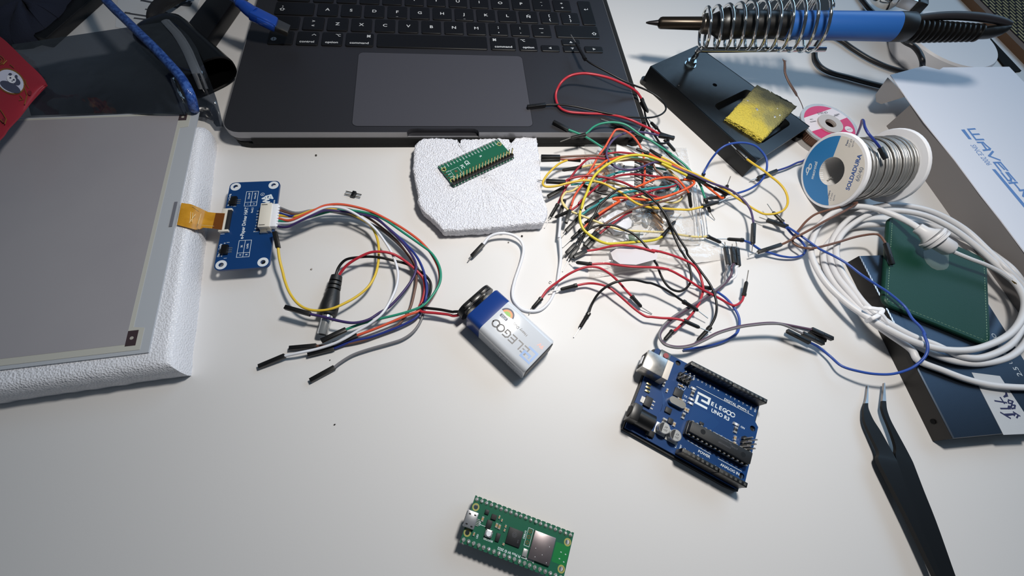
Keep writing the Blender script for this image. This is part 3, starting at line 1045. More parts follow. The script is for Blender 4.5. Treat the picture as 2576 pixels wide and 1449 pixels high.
for x, y in ((-15.3, -4.1), (-12.3, -4.1), (-15.3, -1.5), (-12.3, -1.5)):
    cyl(bm, (x, y, PZ + 1.3), (x, y, PZ + 1.4), .3, seg=8)
obj('rivet', bm, M_chip, bs)
sh = new()
box(sh, 6.9, 17.5, -6.4, 5.6, PZ, PZ + 1.6, .25)
shd = obj('radio_shield', sh, mat('tin_shield', '#a3989a', .34, .85, mottle=(60, '#8f8486')), pw)
bm = new()
for x, y in ((8.2, 4.4), (15.4, 1.2), (9.3, -1.4), (13, -3), (10, -4.8), (15.8, -5.4)):
    cyl(bm, (x, y, PZ + 1.6), (x, y, PZ + 1.64), .16, seg=8)
obj('vent_dot', bm, M_white, shd)
bm = new()
box(bm, 4.0, 6.3, -6.4, -3.2, PZ, PZ + .9, .15)
xo = obj('crystal', bm, M_silver, pw)
M_capb = mat('ceramic_tan', '#a5865a', .5)
for x, y, w, l, rot in ((-18.6, 2.0, 1.0, 2.2, 0), (-11.3, 1.6, 1.1, 2.0, 0), (-9.8, 1.4, 1.1, 2.0, 0), (-7.0, 2.6, .8, 1.2, 0), (-7.0, .9, .8, 1.2, 0), (-11.2, 5.3, .7, 1.5, 0), (-9.6, 4.4, .7, 1.2, 0), (-5.6, -4.7, 1, 1, 0), (-20.3, -5.2, .8, 1.6, 0)):
    bm = new()
    box(bm, x - w / 2, x + w / 2, y - l / 4, y + l / 4, PZ, PZ + .6)
    cp = obj('capacitor', bm, M_capb, pw)
    bm = new()
    box(bm, x - w / 2, x + w / 2, y - l / 2, y - l / 4, PZ, PZ + .62)
    box(bm, x - w / 2, x + w / 2, y + l / 4, y + l / 2, PZ, PZ + .62)
    obj('terminal', bm, M_silver, cp)
for y in (4.1, 1.7, -.7):
    bm = new()
    plate(bm, circle_pts(5.0, y + .2, .85, 16), [circle_pts(5.0, y + .2, .45, 12)], PZ, PZ + .05)
    obj('debug_pad', bm, M_gold, pw)
bm = new()
stroke(bm, [(3.8, 5.6), (6.3, 5.6), (6.3, -2.0), (3.8, -2.0)], .16, PZ + .06, True)
stroke(bm, [(-19, -.6), (-13.6, -.6)], .2, PZ + .06)
text(bm, 'Raspberry Pi Pico W © 2022', 1.55, 1.4, -7.0, PZ + .06, R(180), bold=.02)
text(bm, 'BOOTSEL', 1.15, -13.2, -5.4, PZ + .06, R(180), bold=.02)
text(bm, 'DEBUG', 1.1, 2.9, 2.2, PZ + .06, R(90), bold=.02)
text(bm, 'LED', 1.1, -18.4, -5.6, PZ + .06, R(90), bold=.02)
text(bm, 'USB', 1.1, -19.2, -.2, PZ + .06, R(90), bold=.02)
for x, y in ((21.6, .8), (21.6, -2.0), (23.9, .6), (23.9, -2.6)):
    text(bm, 'II', .9, x, y, PZ + .06, R(90), bold=.03)
obj('silkscreen', bm, M_silk, pw, smooth=False)
bm = new()
prism(bm, rrect(18.2, 25.2, -4.2, 4.2, .5), PZ, PZ + .03)
obj('antenna_area', bm, mat('bright_green_mask', '#14753c', .35), pw)

# ---------------------------------------------------------------- 9 volt battery
bat = thing('battery', 'white and blue 9 volt block battery with a black snap on its blue end', 'battery', (3.8, 86.8, 0), R(-32.62))
M_batw = mat('battery_white', '#cfd3da', .16, spec=.6, coat=.3)
M_batb = mat('battery_blue', '#17397f', .3, spec=.5)
def batsec(x, k=0):
    return [(x, y, z) for y, z in rrect(-12.9 + k, 12.9 - k, 0.05 + k, 17.5 - k, 3.2 - min(k, 1.5), 5)]
bm = new()
rings(bm, [batsec(-12.2), batsec(22.2), batsec(23.0, .7)])
obj('body', bm, M_batw, bat, angle=45)
bm = new()
rings(bm, [batsec(-23.0, .6), batsec(-22.4, 0), batsec(-12.2, 0)])
obj('blue_band', bm, M_batb, bat, angle=45)
bm = new()
rings(bm, [[(23.0, y, z) for y, z in rrect(-11.6, 11.6, 1.4, 16.2, 2.2, 5)], [(23.4, y, z) for y, z in rrect(-11.4, 11.4, 1.6, 16.0, 2.2, 5)]])
obj('end_cap', bm, M_shell_b, bat)
bm = new()
T = 17.53
def hexO(x, y, w, h):
    return [(x - w / 2, y), (x - w / 4, y + h / 2), (x + w / 4, y + h / 2), (x + w / 2, y), (x + w / 4, y - h / 2), (x - w / 4, y - h / 2)]
Mr = Matrix.Translation((3.6, -3.8, T)) @ Matrix.Rotation(PI, 4, 'Z')
def bstroke(pts, w=.75, closed=False):
    stroke(bm, [(3.6 - p[0], -3.8 - p[1]) for p in pts], w, T, closed)
for i, ch in enumerate('ELEG'):
    x = -11.2 + 4.6 * i
    h = 2.1
    if ch == 'E':
        bstroke([(x + 1.6, h), (x - 1.4, h), (x - 1.4, -h), (x + 1.6, -h)]); bstroke([(x - 1.4, 0), (x + 1.4, 0)])
    elif ch == 'L':
        bstroke([(x - 1.4, h), (x - 1.4, -h), (x + 1.6, -h)])
    else:
        bstroke([(x + 1.5, h), (x - .6, h), (x - 1.7, h * .5), (x - 1.7, -h * .5), (x - .6, -h), (x + 1.5, -h), (x + 1.5, 0), (x + .2, 0)])
for x in (7.5, 11.3):
    bstroke([(x + 2.1 * math.cos(a * PI / 8), 2.1 * math.sin(a * PI / 8)) for a in range(17)], .8)
obj('brand_lettering', bm, mat('dark_print', '#20222c', .4), bat, smooth=False)
bm = new()
def lg(pts, w, mx=18.2, my=-3.9, k=1.0):
    stroke(bm, [(mx - p[0] * k, my - p[1] * k) for p in pts], w, T)
lg([(-3.0, 3.6), (3.2, 3.6), (3.2, .3), (-.4, .3)], 1.3)
lg([(-3.0, 2.0), (-3.0, -3.4), (2.6, -3.4)], 1.3)
lg([(-1.0, 1.6), (-1.0, .2), (1.2, .2)], 1.0)
obj('brand_mark', bm, mat('print_blue', '#3c77b5', .4), bat, smooth=False)
bm = new()
text(bm, 'Heavy Duty', 2.3, 4.4, 3.4, T, PI, bold=.015)
obj('slogan', bm, mat('dark_print', '#20222c', .4), bat, smooth=False)
bm = new()
text(bm, '9V', 3.4, 19.4, 4.6, T, PI, bold=.02)
obj('voltage_print', bm, mat('pale_red_print', '#d87866', .4), bat, smooth=False)
bm = new()
prism(bm, rrect(-9.9, -4.5 + .0, 1.2, 3.2, .6), 17.45, T)
bx = obj('size_badge', bm, mat('navy_print', '#1d2247', .4), bat)
bm = new()
text(bm, '6F22', 1.9, -7.2, 2.2, T + .02, PI, bold=.02)
obj('size_print', bm, M_silk, bx, smooth=False)
for k, (r0, r1, cname, colr) in enumerate(((3.6, 4.6, 'navy_print', '#1d2247'), (2.4, 3.6, 'orange_print', '#dd8748'), (0.0, 2.4, 'green_print', '#7cb244'))):
    bm = new()
    arc0 = [(-6.6 + r1 * math.cos(R(-75 + 150 * i / 16)) - 1.2, 6.2 + r1 * math.sin(R(-75 + 150 * i / 16)) * .0 + r1 * math.sin(R(-75 + 150 * i / 16))) for i in range(17)]
    arcs = []
    cxx, cyy = -7.0, 4.2
    A = [(cxx + r1 * math.cos(R(10 + 160 * i / 16)), cyy + r1 * math.sin(R(10 + 160 * i / 16))) for i in range(17)]
    B = [(cxx + max(r0, .01) * math.cos(R(10 + 160 * i / 16)), cyy + max(r0, .01) * math.sin(R(10 + 160 * i / 16))) for i in range(17)]
    prism(bm, A + B[::-1], 17.45, T)
    obj('rainbow_band', bm, mat(cname, colr, .4), bat)
bm = new()
Ms = Matrix.Translation((6, -12.94, 8.8)) @ Matrix.Rotation(R(90), 4, 'X')
text(bm, 'elegoo.com', 2.6, 4, 2.6, 0.02, 0, M=Ms)
for x in (-6, 0, 6, 12):
    stroke_pts = [(x, -4.5), (x + 4.5, -4.5), (x + 4.5, -1), (x, -1)]
    b2 = new()
    stroke(b2, stroke_pts, .25, .02, True)
    merge(bm, b2, Ms)
obj('side_print', bm, mat('grey_print', '#83868c', .5), bat, smooth=False)
# black snap on the terminals
snap = new()
rings(snap, [[(-30.2, y, z) for y, z in rrect(-13, 13, 2.4, 15.2, 6.2, 7)], [(-26.2, y, z) for y, z in rrect(-13.2, 13.2, 2.2, 15.4, 6.3, 7)]])
bmesh.ops.transform(snap, matrix=Matrix.Translation((3.8, 86.8, 0)) @ Matrix.Rotation(R(-32.62), 4, 'Z'), verts=snap.verts[:])
sn = obj('snap_connector', snap, mat('snap_plastic', '#131314', .3, spec=.5), lead, world=True, angle=40)
bm = new()
for y in (-6.4, 6.4):
    box(bm, -29.0, -27.4, y - 2.6, y + 2.6, 15.2, 15.9, .2)
    box(bm, -27.3, -26.6, y - 3.4, y + 3.4, 12.0, 16.4, .3)
box(bm, -29.6, -26.4, -3.6, 3.6, 14.8, 16.2, .3)
bmesh.ops.transform(bm, matrix=Matrix.Translation((3.8, 86.8, 0)) @ Matrix.Rotation(R(-32.62), 4, 'Z'), verts=bm.verts[:])
obj('snap_cage', bm, mat('snap_plastic', '#131314', .3, spec=.5), sn, world=True)
for y, nm in ((-6.4, 'terminal'), (6.4, 'terminal')):
    bm = new()
    lathe(bm, (-26.1, y, 8.8), (-22.8, y, 8.8), ((0, 2.6), (.2, 3.0), (.8, 2.9), (1, 3.6)), 14)
    obj(nm, bm, M_silver, bat)
# ---------------------------------------------------------------- blue development board
uno = thing('development_board', 'large dark blue development board with a square metal USB socket and black header strips', 'circuit board', (117.846, 63.531, 0), R(-17.419))
UZ = 4.76
def ul(pts):
    return [(x - 34, y - 26.7) for x, y in pts]
u_out = ul([(0, 0), (65.0, 0), (66.04, 1.2), (66.04, 2.54), (68.58, 5.08), (68.58, 37.85), (66.04, 40.39), (66.04, 51.82), (64.5, 53.34), (1.2, 53.34), (0, 52.1)])
u_h = [circle_pts(x - 34, y - 26.7, 1.6, 20) for x, y in ((15.24, 50.8), (66.04, 35.56), (66.04, 7.62), (13.97, 2.54))]
# the hole beside the edge notch stays inside the outline
u_h[1] = circle_pts(66.04 - 34 - .2, 35.56 - 26.7, 1.6, 20)
bm = new()
plate(bm, u_out, u_h, UZ - 1.6, UZ)
obj('board', bm, M_pcb_blue, uno, angle=30)
bm = new()
prism(bm, ul([(-.6, -1.0), (60, -1.4), (67, -.6), (67.4, 51), (65, 53.6), (1, 53.6), (-.9, 52)]), 0.05, UZ - 1.7)
obj('base_plate', bm, mat('base_black', '#0c0d10', .5), uno)
bm = new()
box(bm, -40, -27.8, 5.9, 17.7, UZ, UZ + 10.8, .5)
us = obj('usb_socket', bm, mat('brushed_steel', '#c2c0bc', .3, .8, mottle=(90, '#8f8d8a')), uno)
bm = new()
box(bm, -27.9, -24.3, 5.9, 17.7, UZ, UZ + 10.6, .3)
obj('socket_back', bm, mat('socket_glare', '#d4cbc0', .5), us)  # shell's rear end, the whitish reflection on the metal put into its colour
bm = new()
box(bm, -40.2, -39.9, 7.4, 16.2, UZ + 1.6, UZ + 9.4)
sm_ = obj('socket_mouth', bm, mat('slot_dark', '#101010', .8), us)
bm = new()
box(bm, -40.6, -40.15, 9.2, 14.4, UZ + 3.8, UZ + 7)
obj('tongue', bm, M_white, us)
bm = new()
box(bm, -36.4, -31.6, -23.8, -14.6, UZ, UZ + 10.8, .3)
dc = obj('power_jack', bm, M_black, uno)
bm = new()
cyl(bm, (-31.8, -19.2, UZ + 5.6), (-22.6, -19.2, UZ + 5.6), 4.7, seg=28)
box(bm, -31.8, -22.6, -23.4, -15, UZ, UZ + 4.5)
obj('barrel', bm, M_black, dc)
bm = new()
cyl(bm, (-36.9, -19.2, UZ + 6.2), (-36.3, -19.2, UZ + 6.2), 3.3, seg=24)
obj('jack_hole', bm, mat('slot_dark', '#101010', .8), dc)
def female(n, x0, y, label=None):
    bm = new()
    L = 2.54 * n
    box(bm, x0, x0 + L, y - 1.25, y + 1.25, UZ, UZ + 8.5, .12)
    h = obj('socket_strip', bm, M_black, uno)
    for i in range(n):
        bm = new()
        xc = x0 + 1.27 + 2.54 * i
        box(bm, xc - .62, xc + .62, y - .62, y + .62, UZ + 8.46, UZ + 8.54)
        if i % 1 == 0:
            box(bm, xc - .5, xc + .5, y - 1.28, y - 1.1, UZ + 6.0, UZ + 8.4)
        obj('contact', bm, mat('contact_grey', '#6c6a66', .4, .8), h)
    return h
female(10, -14.5, 24.0)
female(8, 11.2, 24.0)
female(8, -4.6, -24.9)
female(6, 16.2, -24.9)
bm = new()
box(bm, -3.9, 31.6, -14.4, -6.0, UZ, UZ + 3.6, .2)
sk = obj('chip_socket', bm, M_black, uno)
bm = new()
box(bm, -3.6, 31.3, -13.4, -7.0, UZ + 3.5, UZ + 7.0, .35)
ic = obj('long_chip', bm, M_chip, uno)
bm = new()
cyl(bm, (3.4, -9.8, UZ + 7), (3.4, -9.8, UZ + 7.04), 1.4, seg=24)
cyl(bm, (26.6, -10.4, UZ + 7), (26.6, -10.4, UZ + 7.04), 1.3, seg=24)
obj('mould_mark', bm, mat('mould_dark', '#0f1013', .35), ic)
bm = new()
for i in range(14):
    for y in (-13.9, -6.5):
        box(bm, -2.9 + 2.54 * i, -1.9 + 2.54 * i, y - .5, y + .5, UZ + 3.4, UZ + 5.2)
obj('chip_leg', bm, M_pin, ic)
bm = new()
text(bm, 'ATMEL', 1.4, 21, -9.2, UZ + 7.04, PI)
text(bm, 'ATMEGA328P', 1.2, 16, -10.6, UZ + 7.04, PI)
text(bm, '20U 2041CWY', 1.1, 16, -8.2, UZ + 7.04, PI)
obj('chip_print', bm, mat('chip_print', '#4d4e55', .6), ic, smooth=False)
def pinblock(x0, y0, nx, ny, lean=(0, 0), m=M_pin):
    bm = new()
    for i in range(nx):
        for j in range(ny):
            x, y = x0 + 2.54 * i, y0 + 2.54 * j
            prism(bm, [(x - 1.2, y - .8), (x - .8, y - 1.2), (x + .8, y - 1.2), (x + 1.2, y - .8), (x + 1.2, y + .8), (x + .8, y + 1.2), (x - .8, y + 1.2), (x - 1.2, y + .8)], UZ, UZ + 2.4)
    h = obj('pin_header', bm, M_black, uno)
    for i in range(nx):
        for j in range(ny):
            x, y = x0 + 2.54 * i, y0 + 2.54 * j
            bm = new()
            obox(bm, (x, y, UZ + 2.3), (x + lean[0], y + lean[1], UZ + 8.4), .64, .64)
            obj('pin', bm, m, h)
pinblock(28.2, -4.6, 2, 3, (.3, 0))
pinblock(-15.6, 14.8, 3, 2, (0, 0))
bm = new()
prism(bm, rrect(-17.6, -8.0, -2.0, 2.2, 2.0, 6), UZ, UZ + 3.4)
obj('crystal', bm, mat('crystal_can', '#c2bdb4', .28, .9), uno)
for x, y in ((-15.9, -18.0), (-9.1, -18.6)):
    bm = new()
    lathe(bm, (x, y, UZ + .6), (x, y, UZ + 6.0), ((0, 3.1), (.12, 3.2), (.18, 2.9), (.26, 3.2), (.96, 3.2), (1, 2.9)), 24)
    box(bm, x - 3.3, x + 3.3, y - 3.3, y + 3.3, UZ, UZ + .7, .3)
    cc = obj('capacitor_can', bm, M_silver, uno)
    bm = new()
    prism(bm, [(x + 2.9 * math.cos(R(110 + a)), y + 2.9 * math.sin(R(110 + a))) for a in range(0, 141, 10)], UZ + 5.98, UZ + 6.05)
    obj('polarity_mark', bm, M_chip, cc)
    bm = new()
    text(bm, '47', 1.7, x + .6, y + .9, UZ + 6.06, PI)
    text(bm, '25V', 1.5, x + .6, y - .9, UZ + 6.06, PI)
    obj('value_print', bm, mat('dark_print', '#20222c', .4), cc, smooth=False)
chip(uno, -15.8, -10.6, 4.0, 9.2, .9, UZ, name='usb_chip')
chip(uno, -29.6, -25.4, -10.4, -4.4, 1.7, UZ, name='voltage_regulator')
bm = new()
box(bm, -31.6, -29.4, -9.2, -5.6, UZ, UZ + .5)
for k in (-9.6, -7.4, -5.2):
    box(bm, -25.4, -23.6, k - .35, k + .35, UZ, UZ + .3)
obj('tab', bm, M_silver, uno)
chip(uno, -17.2, -13.6, -7.6, -4.4, 1.2, UZ, name='op_amp')
chip(uno, -23, -18.4, -27.0 + 2.2, -21.6, 1.9, UZ, name='diode')
chip(uno, -13.8, -11.0, -12.6, -9.4, 1.0, UZ, name='small_regulator')
rb = chip(uno, -31.0, -24.8, 20.2, 26.2, 2.2, UZ, mat('button_grey', '#60686c', .4, .4), name='reset_switch')
bm = new()
cyl(bm, (-27.6, 23.3, UZ + 2.2), (-27.6, 23.3, UZ + 3.1), 1.6, seg=24)
obj('reset_button', bm, mat('dull_red', '#8c3b3f', .45), rb)
M_resb = mat('resistor_black', '#1a1a1c', .5)
for nm, x, y, w, l, m in (('fuse', -30.5, 2.8, 2.8, 1.3, M_gold), ('fuse', -30.2, .6, 2.8, 1.3, M_gold), ('fuse', -29.8, -1.6, 2.8, 1.3, M_gold),
                         ('indicator_light', -6.0, 13.6, 2.6, 1.3, M_white), ('indicator_light', -5.2, 6.9, 2.6, 1.3, M_white), ('indicator_light', -5.0, 4.4, 2.6, 1.3, M_white), ('indicator_light', 22.2, 6.2, 2.8, 1.4, M_white),
                         ('capacitor', -19.6, 4.6, 1.0, 1.9, M_capb), ('capacitor', -6.6, -.4, 1.2, 2.0, M_capb), ('capacitor', -5.2, -.4, 1.2, 2.0, M_capb), ('capacitor', 23.6, -1.6, 1.3, 2.2, M_capb), ('capacitor', 24, -4.8, 1.3, 2.2, M_capb),
                         ('resistor_array', -5.6, 10.6, 1.8, 3.2, M_resb), ('resistor_array', 22.8, 3.0, 1.8, 3.2, M_resb), ('resistor_array', -15.4, -12.6, 2.4, 2.6, M_resb), ('resistor_array', -6.6, -4.4, 1.6, 3.2, M_resb), ('ferrite', 4.2, -3.4, 2.4, 1.6, M_chip),
                         ('capacitor', -9.9, -11.6, 1.4, 2.0, M_capb), ('capacitor', -13, 11.4, 3.4, .8, M_capb), ('capacitor', -11, 1.8 + 2, 3.0, .8, M_capb), ('resistor_array', -22.8, 11.2, 1.4, 3.0, M_resb), ('resistor_array', -22.6, 7.2, 1.4, 2.6, M_resb)):
    bm = new()
    box(bm, x - w / 2, x + w / 2, y - l / 2, y + l / 2, UZ, UZ + .8, .1)
    c_ = obj(nm, bm, m, uno)
    if m in (M_capb, M_resb, M_white):
        bm = new()
        if w > l:
            box(bm, x - w / 2 - .25, x - w / 4, y - l / 2, y + l / 2, UZ, UZ + .82)
            box(bm, x + w / 4, x + w / 2 + .25, y - l / 2, y + l / 2, UZ, UZ + .82)
        else:
            box(bm, x - w / 2, x + w / 2, y - l / 2 - .25, y - l / 4, UZ, UZ + .82)
            box(bm, x - w / 2, x + w / 2, y + l / 4, y + l / 2 + .25, UZ, UZ + .82)
        obj('terminal', bm, M_silver, c_)
bm = new()
US = UZ + .04
# square-hook maker's mark
stroke(bm, [(-2.2, 12.8), (4.6, 12.8), (4.6, 9.6), (1.0, 9.6)], 1.35, US)
stroke(bm, [(-2.2, 10.9), (-2.2, 6.6), (4.2, 6.6)], 1.35, US)
for i, ch in enumerate('ELEG'):
    text(bm, ch, 3.3, 6.9 + 2.45 * i, 10.6, US, bold=.03)
for x in (16.9, 19.3):
    stroke(bm, [(x + 1.25 * math.cos(a * PI / 8), 10.6 + 1.2 * math.sin(a * PI / 8)) for a in range(17)], .5, US)
text(bm, 'UNO R3', 3.0, 12.8, 6.9, US, bold=.025)
stroke(bm, [(-4.4, 16.0), (30.4, 16.0)], .25, US)
text(bm, 'DIGITAL (PWM~)', 2.0, 20, 17.0, US, bold=.02)
text(bm, 'POWER', 2.0, 10.2, -18.4, US, bold=.02)
stroke(bm, [(0, -16.0), (13.6, -16.6)], .22, US)
text(bm, 'ANALOG IN', 2.0, 25.4, -19.0, US, bold=.02)
stroke(bm, [(18, -16.8), (31.4, -16.8)], .22, US)
text(bm, 'www.elegoo.com', 1.7, 17.6, -4.4, US, bold=.02)
text(bm, 'TX', 1.5, -8.6, 6.9, US, bold=.02)
text(bm, 'RX', 1.5, -8.4, 4.4, US, bold=.02)
text(bm, 'L', 1.5, -8.6, 13.4, US, bold=.02)
text(bm, 'ON', 1.5, 26.4, 6.4, US, bold=.02)
text(bm, 'ICSP', 1.3, 31.6, .6, US, R(90), bold=.02)
for i, t in enumerate(['AREF', 'GND', '13', '12', '~11', '~10', '~9', '8', '', '7', '~6', '~5', '4', '~3', '2', 'TX>1', 'RX<0']):
    text(bm, t, 1.25, -9.8 + 2.54 * i, 20.2, US, R(90), bold=.02)
for i, t in enumerate(['IOREF', 'RESET', '3.3V', '5V', 'GND', 'GND', 'Vin', '', '', 'A0', 'A1', 'A2', 'A3', 'A4', 'A5']):
    text(bm, t, 1.2, -5.2 + 2.54 * i, -21.6, US, R(90), bold=.02)
for x0 in (-13.6, -11.2):
    stroke(bm, [(x0 + 1.1 * math.cos(a * PI / 8), 11.9 + 2.2 * math.sin(a * PI / 8)) for a in range(17)], .18, US)
obj('silkscreen', bm, M_silk, uno, smooth=False)
bm = new()
for k in range(16):
    y = 1.5 + .55 * k
    stroke(bm, [(-3, y - 6), (4 + k * .3, y - 6 + .4), (9 + k * .3, y - 8)], .12, UZ + .02)
for k in range(9):
    stroke(bm, [(-22 + .5 * k, 3.0 - .5 * k), (-19, -2 - .5 * k), (-19, -7 - .4 * k)], .12, UZ + .02)
obj('traces', bm, mat('blue_trace', '#1c4c84', .35), uno, smooth=False)

# ---------------------------------------------------------------- loose two-pin header and solder clippings
hp = thing('pin_header', 'tiny two-pin black header lying loose near the top of the desk between board and foam', 'pin header', at(890, 489, 0))
bm = new()
hc = at(890, 489, 1.3)
hd = (at(908, 493, 1.3) - at(872, 485, 1.3)).normalized()
obox(bm, hc - hd * 1.3, hc + hd * 1.3, 4.6, 2.5, None, .4)
hb = obj('block', bm, M_black, hp, world=True)
hn = Vector((-hd.y, hd.x, 0))
for s in (-1, 1):
    bm = new()
    tube(bm, [hc + hn * 1.2 * s - hd * 6.0, hc + hn * 1.2 * s + hd * 5], .34, 6)
    obj('pin', bm, mat('dark_pin', '#5d5750', .3, .9), hb, world=True)
for x, y, r_, desc in ((795, 391, .9, 'dark crumb of solder below the left palm rest of the laptop'), (783, 677, .7, 'dark crumb of solder right of the driver board lower corner'), (830, 906, .5, 'dark crumb of solder beside the grey wire connector'),
                       (1313, 594, 1.0, 'bright solder crumb below the right corner of the foam pad'), (1279, 610, .6, 'small solder crumb inside the white wire loop'), (1384, 710, 1.1, 'dark solder crumb left of the bending white wire'),
                       (842, 1068, .6, 'dark crumb of solder on the bare desk left of the green wireless board')):
    bm = new()
    bmesh.ops.create_icosphere(bm, subdivisions=1, radius=r_)
    for v in bm.verts:
        v.co *= random.uniform(.6, 1.15)
        v.co.z *= .6
        v.co += at(x, y, r_ * .4)
    single('solder_crumb', bm, mat('dull_solder', '#5e5a57', .3, .9), desc, 'solder scrap', 'solder crumbs on the desk', angle=20)

# ---------------------------------------------------------------- soldering stand, sponge, iron
M_ptd = mat('black_painted_steel', '#06080b', .34, spec=.55, bump=('noise', 260, .1))
stand = thing('soldering_stand', 'black folded steel soldering stand with a chrome spring holder and a recessed tray', 'soldering stand', at(1800, 280, 0))
HP = 15.5
q4 = [Vector(p) for p in ((76.6, 347.7, HP), (117.5, 389.7, HP), (210.5, 313.6, HP), (162.7, 262.1, HP))]
tr = [Vector(p) for p in ((129.8, 314.3, HP), (160.8, 345, HP), (195.4, 312.1, HP), (166.6, 280.4, HP))]
def rpoly(c, r, n=5):
    out = []
    m = len(c)
    for i in range(m):
        a, b, d = c[i - 1], c[i], c[(i + 1) % m]
        u, v = (a - b).normalized(), (d - b).normalized()
        p, q = b + u * r, b + v * r
        for k in range(n + 1):
            t = k / n
            out.append(p * (1 - t) ** 2 + b * 2 * t * (1 - t) + q * t * t)
    return out
hole = rpoly(tr, 5)
bm = new()
ub, vb = (q4[3] - q4[0]).normalized(), (q4[1] - q4[0]).normalized()
h1 = at(1580 + 703 / 3.22, 688 / 3.22, HP)
plate(bm, [p[:2] for p in q4], [[p[:2] for p in hole], circle_pts(h1.x, h1.y, 2.0, 12)], HP - 1, HP)
# side skirts folded down and slightly outwards
for a, b, nrm in ((q4[0], q4[3], Vector((-.63, -.77, 0))), (q4[1], q4[2], Vector((.63, .77, 0)))):
    a2, b2_ = a + nrm * 3.2, b + nrm * 3.2
    lo = [Vector((a2.x, a2.y, 0)) , Vector((b2_.x, b2_.y, 0))]
    secs = [[a + nrm * -.6, a + nrm * .3, lo[0] + nrm * .9, lo[0]], [b + nrm * -.6, b + nrm * .3, lo[1] + nrm * .9, lo[1]]]
    rings(bm, secs)
obj('base', bm, M_ptd, stand, world=True, angle=25)
bm = new()
cen4 = sum(hole, Vector()) / len(hole)
rings(bm, [[(p.x, p.y, HP) for p in hole], [(p.x, p.y, HP - 2) for p in [cen4 + (h - cen4) * .97 for h in hole]], [(p.x, p.y, HP - 5.5) for p in [cen4 + (h - cen4) * .88 for h in hole]]], cap=False)
bm.faces.new([bm.verts[i] for i in ()]) if False else None
bm.verts.ensure_lookup_table()
nh = len(hole)
bm.faces.new([bm.verts[2 * nh + i] for i in range(nh)])
tray = obj('tray', bm, M_ptd, stand, world=True, angle=40)
for p in (at(2003, 345, 1.5), at(1622, 205, 1.5)):
    bm = new()
    cyl(bm, (p.x, p.y, 0), (p.x, p.y, 4), 4, seg=16)
    obj('foot', bm, M_black, stand, world=True)
# sponge
bm = new()
s4 = [fat('S', p, 18.5) for p in ((1052, 676), (1378, 850), (1096, 1132), (797, 950))]
NX = 26
V_ = [[None] * (NX + 1) for _ in range(NX + 1)]
rs_ = random.Random(5)
def sp_pt(i, j):
    a = s4[0].lerp(s4[1], i / NX).lerp(s4[3].lerp(s4[2], i / NX), j / NX)
    e = min(i, j, NX - i, NX - j)
    a.x += rs_.uniform(-.35, .35)
    a.y += rs_.uniform(-.35, .35)
    a.z += rs_.uniform(-.35, .35) + (0.9 * math.sin(3 * i / NX) - .6 * math.cos(4 * j / NX)) - (1.0 if e == 0 else 0)
    return a
topv = [[bm.verts.new(sp_pt(i, j)) for j in range(NX + 1)] for i in range(NX + 1)]
for i in range(NX):
    for j in range(NX):
        bm.faces.new((topv[i][j], topv[i + 1][j], topv[i + 1][j + 1], topv[i][j + 1]))
rim = [topv[i][0] for i in range(NX)] + [topv[NX][j] for j in range(NX)] + [topv[i][NX] for i in range(NX, 0, -1)] + [topv[0][j] for j in range(NX, 0, -1)]
lowv = [bm.verts.new((v.co.x + rs_.uniform(-.3, .3), v.co.y + rs_.uniform(-.3, .3), HP - 1.2 if True else 0)) for v in rim]
for i in range(len(rim)):
    j = (i + 1) % len(rim)
    bm.faces.new((rim[i], lowv[i], lowv[j], rim[j]))
bm.faces.new(lowv)
M_sponge = mat('yellow_sponge', '#c9b83c', .9, bump=('voronoi', 700, .9, 1.0))
nt = M_sponge.node_tree
tc_ = nt.nodes.new('ShaderNodeTexCoord')
nz_ = nt.nodes.new('ShaderNodeTexNoise'); nz_.inputs['Scale'].default_value = 42; nz_.inputs['Detail'].default_value = 7
ad_ = nt.nodes.new('ShaderNodeMath'); ad_.operation = 'MULTIPLY_ADD'; ad_.inputs[1].default_value = 15.0; ad_.inputs[2].default_value = .5
ad2_ = nt.nodes.new('ShaderNodeMath'); ad2_.operation = 'ADD'
mu_ = nt.nodes.new('ShaderNodeMath'); mu_.operation = 'MULTIPLY_ADD'; mu_.inputs[1].default_value = 1.1; mu_.inputs[2].default_value = -.42
rp_ = nt.nodes.new('ShaderNodeValToRGB')
rp_.color_ramp.elements[0].position = .38; rp_.color_ramp.elements[0].color = lin('#c9b74a')
rp_.color_ramp.elements[1].position = 1.0; rp_.color_ramp.elements[1].color = lin('#45483a')
e_ = rp_.color_ramp.elements.new(.62); e_.color = lin('#96905a')
nt.links.new(tc_.outputs['Object'], nz_.inputs['Vector'])
dt_ = nt.nodes.new('ShaderNodeVectorMath'); dt_.operation = 'DOT_PRODUCT'; dt_.inputs[1].default_value = (.53, .85, 0)
nt.links.new(tc_.outputs['Object'], dt_.inputs[0]); nt.links.new(dt_.outputs['Value'], ad_.inputs[0]); nt.links.new(nz_.outputs['Fac'], mu_.inputs[0])
nt.links.new(ad_.outputs[0], ad2_.inputs[0]); nt.links.new(mu_.outputs[0], ad2_.inputs[1])
nt.links.new(ad2_.outputs[0], rp_.inputs[0]); nt.links.new(rp_.outputs[0], nt.nodes['Principled BSDF'].inputs['Base Color'])
sponge = single('cleaning_sponge', bm, M_sponge, 'scorched yellow sponge with solder drops lying over the tray of the black stand', 'sponge', angle=60)
FRAME[sponge.name] = Matrix.Translation(sponge.location / S).inverted()
for px_, py_, r_ in ((1037, 893, 2.0), (968, 818, 1.1), (1185, 950, 1.5), (1228, 935, 1.0), (983, 903, .7), (1208, 880, .8), (1165, 965, .8), (1152, 745, .7)):
    p = fat('S', (px_, py_), 18.6)
    bm = new()
    sphere(bm, p, r_, 12, 1, 1.2, .7)
    obj('solder_drop', bm, M_silver, sponge, world=True, angle=180)

